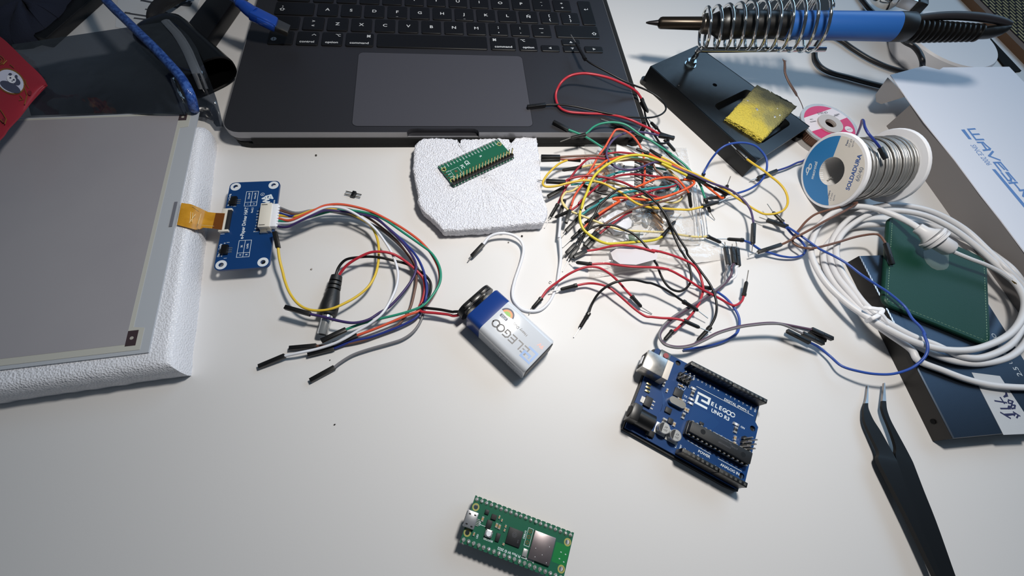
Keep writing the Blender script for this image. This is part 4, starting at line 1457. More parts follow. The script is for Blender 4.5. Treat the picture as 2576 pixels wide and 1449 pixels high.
# plane in which the iron lies
IT = at(1625, 57, 42)
IE = at(2540, 72, 82)
ia = (IE - IT).normalized()
vd = (IT.lerp(IE, .5) - CAM).normalized()
ino = (vd - ia * vd.dot(ia)).normalized()
def ipt(px, py, off=0.0):
    o = CAM
    d = (at(px, py, 0) - CAM).normalized()
    t = (IT - o).dot(ino) / d.dot(ino)
    return o + d * t + ino * off
def iw(px, npx):            # mm for npx pixels at that place along the iron
    p = ipt(px, 62)
    dep = -((p - CAM) @ ROT).z if False else (ROT.transposed() @ (p - CAM)).z * -1
    return npx * dep / FPX
iron = thing('soldering_iron', 'soldering iron with a blue handle resting in the chrome spring of the black stand', 'soldering iron', (IT.x, IT.y, 0))
def ax(px):
    t = (px - 1625) / (2540 - 1625)
    return ipt(px, 57 + 15 * t)
def turned(name, pr, m, parent, seg=28, ang=30, label=None):
    bm = new()
    secs = []
    d, u, v = basis(ia)
    for px, npx in pr:
        c = ax(px)
        r_ = iw(px, npx / 2)
        secs.append([c + (u * math.cos(2 * PI * i / seg) + v * math.sin(2 * PI * i / seg)) * r_ for i in range(seg)])
    rings(bm, secs)
    return obj(name, bm, m, parent, world=True, angle=ang, label=label)
turned('tip', ((1625, 3), (1632, 7), (1655, 13), (1658, 13)), mat('tip_metal', '#2c2a2c', .35, .8), iron)
brl = turned('barrel', ((1655, 14), (1659, 24), (1664, 27), (1762, 30)), mat('burnt_steel', '#3a332c', .3, .85), iron)
turned('collar', ((1764, 36), (1768, 44), (1784, 48), (1788, 40)), mat('dark_nickel', '#6c665f', .3, .9), iron)
turned('front_grip', ((1786, 40), (1800, 52), (1812, 66), (1825, 72), (1845, 66), (1870, 63), (1900, 64), (1985, 62)), M_black, iron)
turned('blue_handle', ((1976, 62.5), (1979, 63), (2264, 66)), mat('handle_blue', '#24589f', .36, spec=.4), iron, label='glossy blue handle tube')
turned('tail', ((2250, 66.5), (2254, 67), (2286, 66), (2292, 60), (2293, 20)), M_black, iron)
bm = new()
cp_ = [ipt(*q) for q in ((2286, 76), (2350, 79), (2420, 82), (2462, 83), (2490, 81), (2515, 76), (2536, 67), (2543, 61))]
tube(bm, smooth_path(cp_, 4), 1, 14, rs=[iw(2400, w_) for w_ in np.interp(np.linspace(0, 7, len(smooth_path(cp_, 4))), range(8), (15, 14, 13, 14, 15, 13, 8, 2))])
obj('cord_guard', bm, M_black, iron, world=True)
for k in range(13):
    px = 2300 + k * 13.2
    bm = new()
    c = ipt(px, 78.5 + k * .35)
    rr = iw(px, (54 - k * 1.1) / 2)
    n_ = (ia - (ipt(px, 30) - ipt(px, 90)).normalized() * .2).normalized()
    lathe(bm, c - n_ * .75, c + n_ * .75, ((0, rr * .93), (.2, rr), (.8, rr), (1, rr * .93)), 24)
    obj('strain_rib', bm, M_black, iron, world=True)
bm = new()
arch = [ipt(*fp('V', p)) for p in ((20, 420), (300, 365), (700, 325), (1100, 318), (1500, 345), (1800, 390), (2000, 440), (2130, 490))]
n_a = len(smooth_path(arch, 5))
tube(bm, smooth_path(arch, 5), 1, 12, rs=[iw(2400, 7.5 + 2.5 * math.sin(PI * i / (n_a - 1))) for i in range(n_a)])
obj('hanging_loop', bm, mat('soft_black', '#1d1b20', .5), iron, world=True)
# chrome spring and its rod
C0, C1 = ipt(1772, 70), ipt(2056, 57)
r0, r1 = iw(1772, 44), iw(2056, 64)
ca = (C1 - C0)
d, u, v = basis(ca)
if v.z < 0:
    u, v = -u, -v
hx = []
rr_ = []
TURN = 10.5
NS = 330
for i in range(NS + 1):
    t = i / NS
    tt = max(0, min(1, (t - .055) / .87))
    ang = 2 * PI * (TURN + 1.2) * t - 2.3
    c = C0 + ca * tt
    r_ = r0 + (r1 - r0) * tt
    hx.append(c + (u * math.cos(ang) + v * math.sin(ang)) * r_)
bm = new()
tube(bm, hx, 1.25, 8)
M_chrome = mat('chrome', '#d2d2d0', .08, 1.0)
hold = obj('spring_holder', bm, M_chrome, stand, world=True, angle=180)
n1 = fat('S', (503, 525), HP)
R1 = ipt(1763, 124, -2) if False else at(1762, 126, 34)
R2 = at(2076, 124, 47)
bm = new()
up_ = [Vector((n1.x, n1.y, HP)), Vector((n1.x, n1.y, HP + 5)), n1.lerp(R1, .55) + Vector((0, 0, 2)), R1 + (R1 - R2).normalized() * 1.0, R1 + (R2 - R1).normalized() * 8, R1.lerp(R2, .5), R2]
tube(bm, smooth_path(up_, 6), 2.1, 12)
rod = obj('support_rod', bm, M_chrome, stand, world=True, angle=50)
bm = new()
cyl(bm, (n1.x, n1.y, HP), (n1.x, n1.y, HP + .6), 5.0, seg=24)
cyl(bm, (n1.x, n1.y, HP + .6), (n1.x, n1.y, HP + 4.2), 4.1, seg=6)
obj('hex_nut', bm, mat('zinc_nut', '#b9c4c8', .25, 1.0), stand, world=True, angle=20)

# ---------------------------------------------------------------- solder reel and braid reel
reel = thing('solder_reel', 'reel of bright solder wire with a blue and cream label, standing on its rim', 'reel', (235, 264, 0))
a0, a1 = at(2092, 431, 27), at(2243, 418, 27)
rd = (a1 - a0).normalized()
_, ru, rv = basis(rd)
if rv.z < 0:
    rv = -rv; ru = -ru
FR_ = 26.8
def flange(p, q):
    bm = new()
    secs = []
    for c, ri in ((p, 9.8), (q, 9.8)):
        pass
    seg = 48
    def ring_(c, r_):
        return [c + (ru * math.cos(2 * PI * i / seg) + rv * math.sin(2 * PI * i / seg)) * r_ for i in range(seg)]
    rr = [ring_(p, 10.0), ring_(p, FR_ - .6), ring_(p.lerp(q, .3), FR_), ring_(p.lerp(q, .8), FR_), ring_(q, FR_ - .6), ring_(q, 10.0)]
    rings(bm, rr + [rr[0]], cap=False)
    bmesh.ops.remove_doubles(bm, verts=bm.verts[:], dist=1e-4)
    return bm
obj('flange', flange(a0, a0 + rd * 3.0), M_white, reel, world=True, angle=40)
obj('flange', flange(a1 - rd * 3.0, a1), M_white, reel, world=True, angle=40)
bm = new()
seg = 40
rg = lambda c, r_: [c + (ru * math.cos(2 * PI * i / seg) + rv * math.sin(2 * PI * i / seg)) * r_ for i in range(seg)]
rings(bm, [rg(a0, 10.0), rg(a1, 10.0)], cap=False)
rings(bm, [rg(a1, 11.5), rg(a0, 11.5)], cap=False)
obj('core', bm, mat('core_white', '#c4c2c0', .5), reel, world=True, angle=40)
hx = []
Lw = (a1 - a0).length - 6.2
NT = 38
for lay in range(1):
    for i in range(NT * 28 + 1):
        t = i / (NT * 28)
        ang = 2 * PI * NT * t
        wob = .6 * math.sin(t * 37) + .5 * math.sin(t * 83 + 1)
        hx.append(a0 + rd * (3.3 + Lw * t) + (ru * math.cos(ang) + rv * math.sin(ang)) * (21.0 + wob))
bm = new()
tube(bm, hx, .72, 5)
rings(bm, [rg(a0 + rd * 3, 20.6), rg(a1 - rd * 3, 20.6)], cap=False)
obj('solder_wire', bm, mat('solder_bright', '#b9b8b6', .36, .8), reel, world=True, angle=180)
Mrl = Matrix.Identity(4)
xa = -ru if (ROT.transposed() @ ru).x < 0 else ru
# label frame: z out of the face, x and y in it
zl = -rd
yl = rv
xl = yl.cross(zl)
Mrl = Matrix((xl, yl, zl)).transposed().to_4x4()
Mrl = Mrl @ Matrix.Rotation(R(52), 4, 'Z')
Mrl.translation = a0 - rd * .06
lab = new()
plate(lab, circle_pts(0, 0, 24.4, 48), [circle_pts(0, 0, 10.05, 32)], 0, .05)
bmesh.ops.transform(lab, matrix=Mrl, verts=lab.verts[:])
lb = obj('label', lab, mat('label_cream', '#d5d0c8', .45), reel, world=True)
# blue part: left of a chord that runs a little right of the hole's left edge at the top
bl = new()
outer = [(24.4 * math.cos(R(a)), 24.4 * math.sin(R(a))) for a in range(78, 272, 4)]
inner = [(10.1 * math.cos(R(a)), 10.1 * math.sin(R(a))) for a in range(256, 86, -6)]
prism(bl, outer + inner, .05, .09)
bmesh.ops.transform(bl, matrix=Mrl, verts=bl.verts[:])
obj('blue_print', bl, mat('label_blue', '#2877b4', .45), lb, world=True)
tx = new()
text(tx, 'SOLDADURA', 4.1, 17.0, -2.0, .08, R(74), bold=.03)
bmesh.ops.transform(tx, matrix=Mrl, verts=tx.verts[:])
obj('title_print', tx, mat('label_navy', '#1f4d94', .5), lb, world=True, smooth=False)
tx = new()
text(tx, '60/40', 4.2, 21.3, -3.4, .08, R(74))
text(tx, 'Peso', 2.1, 10.2, 18.6, .08, R(78), bold=.03)
text(tx, '227 grs', 1.9, 12.4, 18.0, .08, R(78))
text(tx, 'aprox.', 1.8, 14.5, 17.5, .08, R(78))
text(tx, 'Diametro', 2.1, -.8, -17.6, .08, R(78), bold=.03)
text(tx, '1.0 mm', 1.9, 1.6, -18.2, .08, R(78))
text(tx, 'aprox.', 1.8, 3.8, -18.8, .08, R(78))
bmesh.ops.transform(tx, matrix=Mrl, verts=tx.verts[:])
obj('small_print', tx, mat('label_grey', '#53617a', .5), lb, world=True, smooth=False)
tx = new()
text(tx, 'macrotel', 3.6, -14.4, 1.6, .11, R(78), bold=.02)
for s in (-1, 1):
    stroke(tx, [(-19.3 + s * 1.1 + 1.5 * math.cos(a * PI / 8) * .7, 3.4 + s * 1.3 + 1.9 * math.sin(a * PI / 8)) for a in range(17)], .75, .11)
stroke(tx, [(-20.6, -1.2), (-19.2, 2.2)], .8, .11)
bmesh.ops.transform(tx, matrix=Mrl, verts=tx.verts[:])
obj('brand_print', tx, M_silk, lb, world=True, smooth=False)
bm = new()
pw_ = a0 + rd * 5
tube(bm, [a0 + rd * 4 - rv * 8.6 - ru * 1.0, a0 + rd * 7 - rv * 8.0 + ru * .6, a0 + rd * 10 - rv * 9.4], .6, 6)
obj('wire_end', bm, M_silver, reel, world=True)

br_c = Vector((231, 325, 0))
braid = thing('braid_reel', 'flat clear reel with a pink and white label beside the tip of the black stand', 'reel', br_c)
M_clear = film('frosted_plastic', '#cfc9c6', .06, .25, 60, .1, .45, '#d9d5d2')
bm = new()
plate(bm, circle_pts(0, 0, 24.4, 48), [circle_pts(0, 0, 4.6, 20)], 11.4, 12.8)
obj('flange', bm, M_clear, braid)
bm = new()
plate(bm, circle_pts(0, 0, 24.0, 48), [circle_pts(0, 0, 4.6, 20)], .1, 1.4)
obj('flange', bm, M_clear, braid)
bm = new()
plate(bm, circle_pts(0, 0, 19, 40), [circle_pts(0, 0, 9.6, 30)], 1.5, 11.3)
obj('wound_braid', bm, mat('copper_braid', '#8a6653', .45, .5, bump=('wave', 300, .6)), braid)
bm = new()
plate(bm, circle_pts(0, 0, 10.4, 36), [circle_pts(0, 0, 4.7, 20)], 12.8, 14.2)
obj('hub', bm, mat('hub_grey', '#b4aeab', .4), braid)
bm = new()
cyl(bm, (0, 0, 1), (0, 0, 9), 4.5, seg=20)
obj('hub_core', bm, mat('hub_copper', '#a06a4e', .5), braid)
bm = new()
plate(bm, circle_pts(0, 0, 21.6, 48), [circle_pts(0, 0, 10.5, 30)], 12.81, 12.86)
lb2 = obj('label', bm, mat('label_paper', '#d9d2d8', .5), braid)
rb_ = R(18)
def cut(y0, sgn):
    pts = []
    for a in range(0, 361, 5):
        x, y = 21.6 * math.cos(R(a)), 21.6 * math.sin(R(a))
        if sgn * y > sgn * y0:
            pts.append((x, y))
    return pts
bm = new()
up2 = [(21.6 * math.cos(R(a)), 21.6 * math.sin(R(a))) for a in range(38, 143, 5)]
prism(bm, up2, 12.86, 12.9)
lowo = [(21.6 * math.cos(R(a)), 21.6 * math.sin(R(a))) for a in range(180 - 0, 361 + 0, 5)]
lowi = [(10.6 * math.cos(R(a)), 10.6 * math.sin(R(a))) for a in range(360, 179, -8)]
prism(bm, lowo + lowi, 12.86, 12.9)
bmesh.ops.rotate(bm, verts=bm.verts[:], cent=(0, 0, 0), matrix=Matrix.Rotation(R(38), 3, 'Z'))
obj('pink_print', bm, mat('label_pink', '#c22a62', .45), lb2)
bm = new()
cyl(bm, (16.2, -1.0, 12.9), (16.2, -1.0, 12.93), 3.4, seg=24)
obj('oval_badge', bm, mat('label_paper', '#d9d2d8', .5), lb2)
bm = new()
text(bm, 'CP-2515', 3.0, -4.2, 12.8, 12.92, R(206), bold=.02)
text(bm, 'WIDTH', 1.7, 8.6, 14.6, 12.92, R(210), bold=.03)
text(bm, '2.5mm', 1.7, 7.6, 12.6, 12.92, R(210), bold=.03)
text(bm, '1.5m', 1.7, -15.2, 1.6, 12.92, R(206), bold=.03)
text(bm, 'LENGTH', 1.6, -14.2, -.8, 12.92, R(206), bold=.03)
text(bm, 'PRO\'SKIT', 1.2, 16.2, -1.0, 12.95, R(206), bold=.02)
obj('label_print', bm, mat('dark_print', '#20222c', .4), lb2, smooth=False)
st = [fat('S', p[:2], p[2]) for p in ((1425, 915, 8), (1412, 860, 14), (1385, 800, 22), (1345, 735, 30), (1300, 660, 36), (1272, 590, 40), (1270, 535, 42), (1268, 500, 43))]
bm = new()
tube(bm, smooth_path(st, 5), 1, 8, rs=[iw(1980, 8) if i > 12 else iw(1980, 3.2) for i in range(len(smooth_path(st, 5)))], flat=.3)
for k in range(7):
    e = st[-1] + Vector((random.uniform(-2.2, 2.2), random.uniform(1, 4), random.uniform(-1, 1)))
    tube(bm, [st[-1], e], .2, 4)
obj('loose_braid', bm, mat('braid_brown', '#7d6258', .45, .5, bump=('wave', 700, .5)), braid, world=True)
# ---------------------------------------------------------------- black soldering cord, lamp foot, woven mat and dark things at the far right
cord = thing('power_cord', 'black round power cord looping behind and below the soldering iron into the white box', 'cable', at(2150, 190, 0))
pp = wpath([('T', [(560, -90, 3), (620, 0, 3), (700, 100), (780, 180), (870, 270, 4), (1000, 380, 14), (1130, 500, 26), (1240, 560, 28), (1310, 640, 28), (1347, 740, 27), (1340, 840, 16), (1300, 920, 4), (1240, 915, 3),
                   (1150, 868, 3), (1060, 850), (900, 800), (700, 708), (500, 585), (380, 500, 3), (250, 440, 3), (130, 470, 3), (60, 560, 3), (48, 650, 3), (62, 735), (130, 820), (260, 885), (450, 935), (650, 990), (850, 1040, 3), (960, 1060, 3)])])
bm = new()
tube(bm, smooth_path(pp, 6), 2.15, 12)
obj('cord', bm, mat('cord_black', '#121114', .42), cord, world=True, angle=60)

lamp = thing('desk_lamp', 'white round lamp foot with a chrome neck standing behind the soldering iron', 'lamp', at(2385, 100, 0))
lc = at(2396, 95, 22)
bm = new()
lathe(bm, (lc.x, lc.y, 0), (lc.x, lc.y, 22), ((0, 43), (.08, 44.3), (.92, 44.3), (1, 43)), 64)
obj('foot', bm, mat('lamp_white', '#d6d6da', .45), lamp, world=True)
bm = new()
p = at(2235, -14, 30)
q = at(2300, 8, 30)
lathe(bm, (p.x, p.y, 22), (p.x, p.y, 75), ((0, 12), (.1, 14), (.25, 13), (.4, 9), (1, 7)), 28)
obj('neck', bm, M_chrome, lamp, world=True)
bm = new()
obox(bm, Vector((p.x, p.y, 30)), Vector((q.x, q.y, 30)), 14, 10, None, 1)
obj('hinge_arm', bm, mat('satin_steel', '#d6d7da', .3, .85), lamp, world=True)
bm = new()
qd = (Vector((q.x, q.y, 0)) - Vector((p.x, p.y, 0))).normalized()
obox(bm, Vector((q.x, q.y, 30)), Vector((q.x, q.y, 30)) + qd * 9, 19, 13, None, 2)
obj('hinge_cap', bm, M_black, lamp, world=True)

# woven mat: outer edge runs from the top of the picture to the right side
ma, mb = at(2444, 0, 6), at(2576, 132, 6)
md = (mb - ma).normalized()
mn = Vector((-md.y, md.x, 0))
if mn.x < 0:
    mn = -mn
matt = thing('woven_mat', 'black and straw woven mat with a brown bound edge at the far right corner', 'mat', ma.lerp(mb, .5))
def mp(u, v):
    return ma + md * u + mn * v
bm = new()
prism(bm, [p[:2] for p in (mp(-120, 0), mp(200, 0), mp(200, 9), mp(-120, 9))], 0.05, 7)
obj('binding', bm, mat('brown_binding', '#5c422c', .7, bump=('noise', 500, .3)), matt, world=True)
m_ = bpy.data.materials.new('woven_straw')
m_.use_nodes = True
nt = m_.node_tree
b_ = nt.nodes['Principled BSDF']
b_.inputs['Roughness'].default_value = .9
b_.inputs['Specular IOR Level'].default_value = .15
tc_ = nt.nodes.new('ShaderNodeTexCoord')
mpn = nt.nodes.new('ShaderNodeMapping')
mpn.inputs['Rotation'].default_value = (0, 0, -math.atan2(md.y, md.x))
bk = nt.nodes.new('ShaderNodeTexBrick')
bk.inputs['Color1'].default_value = lin('#a89b74')
bk.inputs['Color2'].default_value = lin('#92875f')
bk.inputs['Mortar'].default_value = lin('#131118')
bk.inputs['Scale'].default_value = 1.0
bk.inputs['Brick Width'].default_value = .0125
bk.inputs['Row Height'].default_value = .0046
bk.inputs['Mortar Size'].default_value = .0014
bk.inputs['Mortar Smooth'].default_value = .3
bpn = nt.nodes.new('ShaderNodeBump')
bpn.inputs['Distance'].default_value = .001
bpn.inputs['Strength'].default_value = .8
bpn.invert = True
for a_, b2_ in ((tc_.outputs['Object'], mpn.inputs[0]), (mpn.outputs[0], bk.inputs['Vector']), (bk.outputs['Color'], b_.inputs['Base Color']), (bk.outputs['Fac'], bpn.inputs['Height']), (bpn.outputs[0], b_.inputs['Normal'])):
    nt.links.new(a_, b2_)
bm = new()
prism(bm, [p[:2] for p in (mp(-120, 9), mp(200, 9), mp(200, 190), mp(-120, 190))], 0.05, 7.4)
obj('weave', bm, m_, matt, world=True)
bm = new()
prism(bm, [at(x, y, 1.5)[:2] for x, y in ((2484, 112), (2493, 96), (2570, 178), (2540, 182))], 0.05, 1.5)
single('dark_strip', bm, mat('strip_dark', '#100f0e', .9, spec=.15), 'thin flat dark strip lying between the lamp foot and the woven mat', 'strip')  # thin near-black sheet running beside the mat edge
bm = new()
prism(bm, [at(x, y, 9)[:2] for x, y in ((1868, 22), (1905, -40), (2092, -60), (2093, 44), (1995, 84), (1905, 64))], 0.05, 9)
bmesh.ops.bevel(bm, geom=bm.edges[:], offset=1.5, segments=2, affect='EDGES')
single('zip_pouch', bm, mat('pouch_black', '#15130f', .7, bump=('noise', 700, .4)), 'flat black pouch lying behind the chrome spring of the soldering stand', 'pouch')

# ---------------------------------------------------------------- white product box
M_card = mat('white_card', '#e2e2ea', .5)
M_cardg = mat('grey_card', '#757170', .75)  # near wall, bottom and flaps coloured darker grey than the white panels
wb = thing('product_box', 'open white cardboard box with blue lettering at the right edge', 'box', (330, 330, 0))
B0, bd, bn = Vector((298.74, 357.44, 0)), Vector((.32, -.9474, 0)), Vector((.9474, .32, 0))
def wp(u, v, z=0.0):
    return B0 + bd * u + bn * v + Vector((0, 0, z))
HB = 24.0
def slab(a, b, c, d_, th, up=True):
    """thin quad sheet, corners in order"""
    bm = new()
    n = (b - a).cross(d_ - a).normalized() * th
    v = [bm.verts.new(p) for p in (a, b, c, d_, a + n, b + n, c + n, d_ + n)]
    for f in ((3, 2, 1, 0), (4, 5, 6, 7), (0, 1, 5, 4), (1, 2, 6, 5), (2, 3, 7, 6), (3, 0, 4, 7)):
        bm.faces.new([v[i] for i in f])
    return bm
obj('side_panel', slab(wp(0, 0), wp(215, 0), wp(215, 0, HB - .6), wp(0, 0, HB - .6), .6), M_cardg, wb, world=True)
obj('side_panel', slab(wp(0, 135), wp(215, 135), wp(215, 135, HB - .6), wp(0, 135, HB - .6), .6), M_card, wb, world=True)
obj('end_panel', slab(wp(215, 0), wp(215, 135), wp(215, 135, HB - .6), wp(215, 0, HB - .6), .6), M_card, wb, world=True)
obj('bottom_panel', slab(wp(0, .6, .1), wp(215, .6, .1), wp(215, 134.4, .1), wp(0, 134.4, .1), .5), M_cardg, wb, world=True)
lidp = [(-36, .5), (-8.7, -1.0), (21.4, -2.0), (62.4, -.4), (97, -1.2), (119, -.6), (149, -1.2), (216, -1.2), (216, 136), (-45, 136), (-45, 62), (-42, 56), (-47.5, 43)]
bm = new()
prism(bm, [wp(u_, v_)[:2] for u_, v_ in lidp], HB - .6, HB)
top_ = obj('lid_panel', bm, M_card, wb, world=True, angle=20)
tabp = [fat('1', (2232, 196), HB - .6), fat('1', (2202, 238), 17), fat('1', (2204, 256), 14), fat('1', (2217, 262), 13.5), fat('1', (2279, 243), HB - .7)]
bm = new()
n_ = Vector((.5, .5, .2))
rings(bm, [tabp, [p + n_ for p in tabp]])
obj('dust_flap', bm, M_cardg, wb, world=True)
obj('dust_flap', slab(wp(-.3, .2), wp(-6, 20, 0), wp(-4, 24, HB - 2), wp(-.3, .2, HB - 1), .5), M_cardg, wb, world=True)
# lettering runs along the lid edge
Ml = Matrix((bd, Vector((-bd.y, bd.x, 0)), Vector((0, 0, 1)))).transposed().to_4x4()
def lu(px, py):
    p = at(px, py, HB) - B0
    return Vector((p.dot(bd), p.dot(bn)))
lt = new()
def lstroke(bmx, pts, w):
    P = [at(2400 + x / 8.05, 300 + y / 8.05, HB) for x, y in pts]
    stroke(bmx, [p[:2] for p in P], w, HB + .05)
for pts in ([(418, 195), (285, 205), (355, 300), (445, 415), (590, 410)], [(370, 308), (500, 302)],
            [(480, 470), (590, 470), (650, 530), (725, 590), (715, 615), (600, 630)], [(560, 480), (655, 610)],
            [(785, 655), (710, 745), (920, 825)],
            [(1075, 1030), (940, 875), (810, 880), (940, 1045)], [(890, 890), (1010, 1010)],
            [(1230, 1235), (1100, 1085), (1060, 1085), (1150, 1200), (1150, 1250), (1090, 1240), (965, 1090)],
            [(1120, 1295), (1270, 1280)], [(1210, 1290), (1330, 1430)], [(1330, 1445), (1460, 1430)],
            [(1400, 1560), (1420, 1480), (1560, 1560), (1530, 1640)], [(1560, 1800), (1500, 1680), (1640, 1670), (1700, 1740)], [(1880, 1930), (1740, 1790), (1640, 1830), (1760, 1960)]):
    lstroke(lt, pts, 1.7)
for q in (((140, 212), (210, 205), (360, 410), (295, 405)), ((765, 1010), (835, 1015), (1560, 1870), (1480, 1870))):
    P = [at(2400 + x / 8.05, 300 + y / 8.05, HB) for x, y in q]
    lt.faces.new([lt.verts.new((p.x, p.y, HB + .05)) for p in P])
sa, sb = at(2400 + 345 / 8.05, 300 + 490 / 8.05, HB), at(2400 + 740 / 8.05, 300 + 960 / 8.05, HB)
mid = sa.lerp(sb, .5)
sdir = (sb - sa)
text(lt, 'SINCE 2006', 7.4, mid.x, mid.y, HB + .05, math.atan2(sdir.y, sdir.x), sx=(sdir.length / 7.4) / 5.6)
obj('blue_lettering', lt, mat('lettering_blue', '#5680bd', .5), top_, world=True, smooth=False)

# ---------------------------------------------------------------- disk enclosure, wallet, white cord, tweezers
enc = thing('disk_enclosure', 'black metal disk enclosure with a handwritten white tape, under the green wallet', 'disk drive', (280, 130, 0))
P0, P1 = at(2163, 643, 12), at(2400, 1103, 12)
ed = (P1 - P0).normalized()
en = Vector((-ed.y, ed.x, 0))
if en.x < 0:
    en = -en
Le = (P1 - P0).length
EH = 12.0
def ep(u, v, z=EH):
    p = P0 + ed * u + en * v
    return Vector((p.x, p.y, z))
bm = new()
ex = [ep(0, 0), ep(Le, 0), ep(Le, 78), ep(0, 78)]
lo = [ep(-.2, -.6, .2), ep(Le + .2, -.6, .2), ep(Le + .2, 78.6, .2), ep(-.2, 78.6, .2)]
rings(bm, [lo, [ep(0, -.2, EH - .5), ep(Le, -.2, EH - .5), ep(Le, 78.2, EH - .5), ep(0, 78.2, EH - .5)], [ep(.3, .4), ep(Le - .3, .4), ep(Le - .3, 77.6), ep(.3, 77.6)]])
M_enc = mat('anodised_black', '#394350', .3, .85, spec=.6, bump=('wave', 450, .04))
obj('housing', bm, M_enc, enc, world=True, angle=20)
bm = new()
sl = slab(ep(Le + .25, -.75, .3), ep(-.2, -.75, .3), ep(0, -.32, EH - .7), ep(Le, -.32, EH - .7), .15)
obj('side_rail', sl, mat('rail_black', '#191614', .5), enc, world=True)
sl.free() if False else None
bm = new()
sc_ = fat('W', (268, 1140), 5)
sc_ = ep((sc_ - P0).dot(ed), -.8, 6)
cyl(bm, sc_ - en * .25, sc_ + en * .1, 1.5, seg=14)
obj('screw', bm, mat('screw_black', '#08080a', .35, .8), enc, world=True)
bm = new()
tp = [at(x, y, EH) for x, y in ((2444, 937), (2515, 946), (2592, 1062), (2594, 1091), (2524, 1094))]
prism(bm, [p[:2] for p in tp], EH, EH + .12)
tape = obj('tape_label', bm, mat('paper_tape', '#b9bcc0', .6, bump=('noise', 300, .2)), enc, world=True)
bm = new()
def hw(pts, w=.95):
    stroke(bm, [at(2296 + x / 4.389, 800 + y / 4.389, EH + .15)[:2] for x, y in pts], w, EH + .15)
for pts in ([(975, 1045), (1040, 1085), (1075, 1105)], [(975, 1045), (1010, 1065), (1115, 1060)], [(1040, 1075), (1110, 1065)], [(975, 1000), (1075, 1000), (1070, 975)], [(1055, 1000), (1060, 975)],
            [(910, 915), (1035, 935)], [(1010, 940), (970, 880)], [(1010, 870), (1030, 850), (1030, 830)],
            [(1115, 1040), (1180, 1080)], [(1150, 1100), (1165, 1075)], [(1130, 1055), (1120, 1075)],
            [(1085, 985), (1095, 960), (1130, 965), (1125, 995), (1095, 1000), (1085, 985)], [(1055, 925), (1060, 905), (1105, 920), (1095, 945), (1060, 940)], [(1010, 870), (1045, 860), (1035, 830)]):
    hw(pts)
obj('handwriting', bm, mat('pen_ink', '#23234a', .5), tape, world=True, smooth=False)
bm = new()
ang = math.atan2(-ed.y, -ed.x)
c_ = fat('W', (1160, 590), EH); text(bm, '2.5', 5.2, c_.x, c_.y, EH + .05, ang, bold=.01)
c_ = fat('W', (905, 205), EH); text(bm, 'USB 3.0 TO', 4.2, c_.x + ed.x * 8, c_.y + ed.y * 8, EH + .05, ang, bold=.01)
obj('printed_text', bm, mat('enc_print', '#aeb6bd', .5), enc, world=True, smooth=False)

wal = thing('card_wallet', 'dark green leather card wallet lying on the black disk enclosure', 'wallet', (275, 170, 12))
wq = [at(2236, 540, 15.2), at(2482, 652, 15.2), at(2492, 872, 15.2), at(2221, 762, 15.2)]
wr = rpoly(wq, 7, 5)
wc = sum(wq, Vector()) / 4
sh_ = lambda k, z: [(wc.x + (p.x - wc.x) * k, wc.y + (p.y - wc.y) * k, z) for p in wr]
bm = new()
rings(bm, [sh_(.99, 12.1), sh_(1.0, 12.8), sh_(1.0, 14.8), sh_(.985, 15.5), sh_(.95, 15.6)])
M_lea = mat('green_leather', '#123b30', .5, spec=.32, bump=('noise', 1100, .15))
obj('cover', bm, M_lea, wal, world=True, angle=40)
bm = new()
e1, e2 = (wq[1] - wq[0]), (wq[3] - wq[0])
for (a, b) in ((wq[0], wq[3]), (wq[1], wq[2]), (wq[3], wq[2])):
    aa, bb_ = wc + (a - wc) * .93, wc + (b - wc) * .93
    n_st = int((bb_ - aa).length / 2.2)
    for k in range(n_st):
        p, q = aa.lerp(bb_, (k + .2) / n_st), aa.lerp(bb_, (k + .75) / n_st)
        p.z = q.z = 15.62
        tube(bm, [p, q], .17, 4)
obj('stitching', bm, mat('green_thread', '#7d9c86', .6), wal, world=True)
bm = new()
slot = [fat('Z', p, 15.62) for p in ((1312, 480), (1318, 540), (1345, 590), (1390, 630), (1440, 652), (1500, 648), (1530, 635), (1546, 610), (1546, 500), (1500, 440), (1400, 430))]
prism(bm, [p[:2] for p in slot], 15.55, 15.66)
obj('thumb_slot', bm, mat('slot_grey_green', '#4c5a52', .5), wal, world=True, label='grey card showing in the thumb slot')

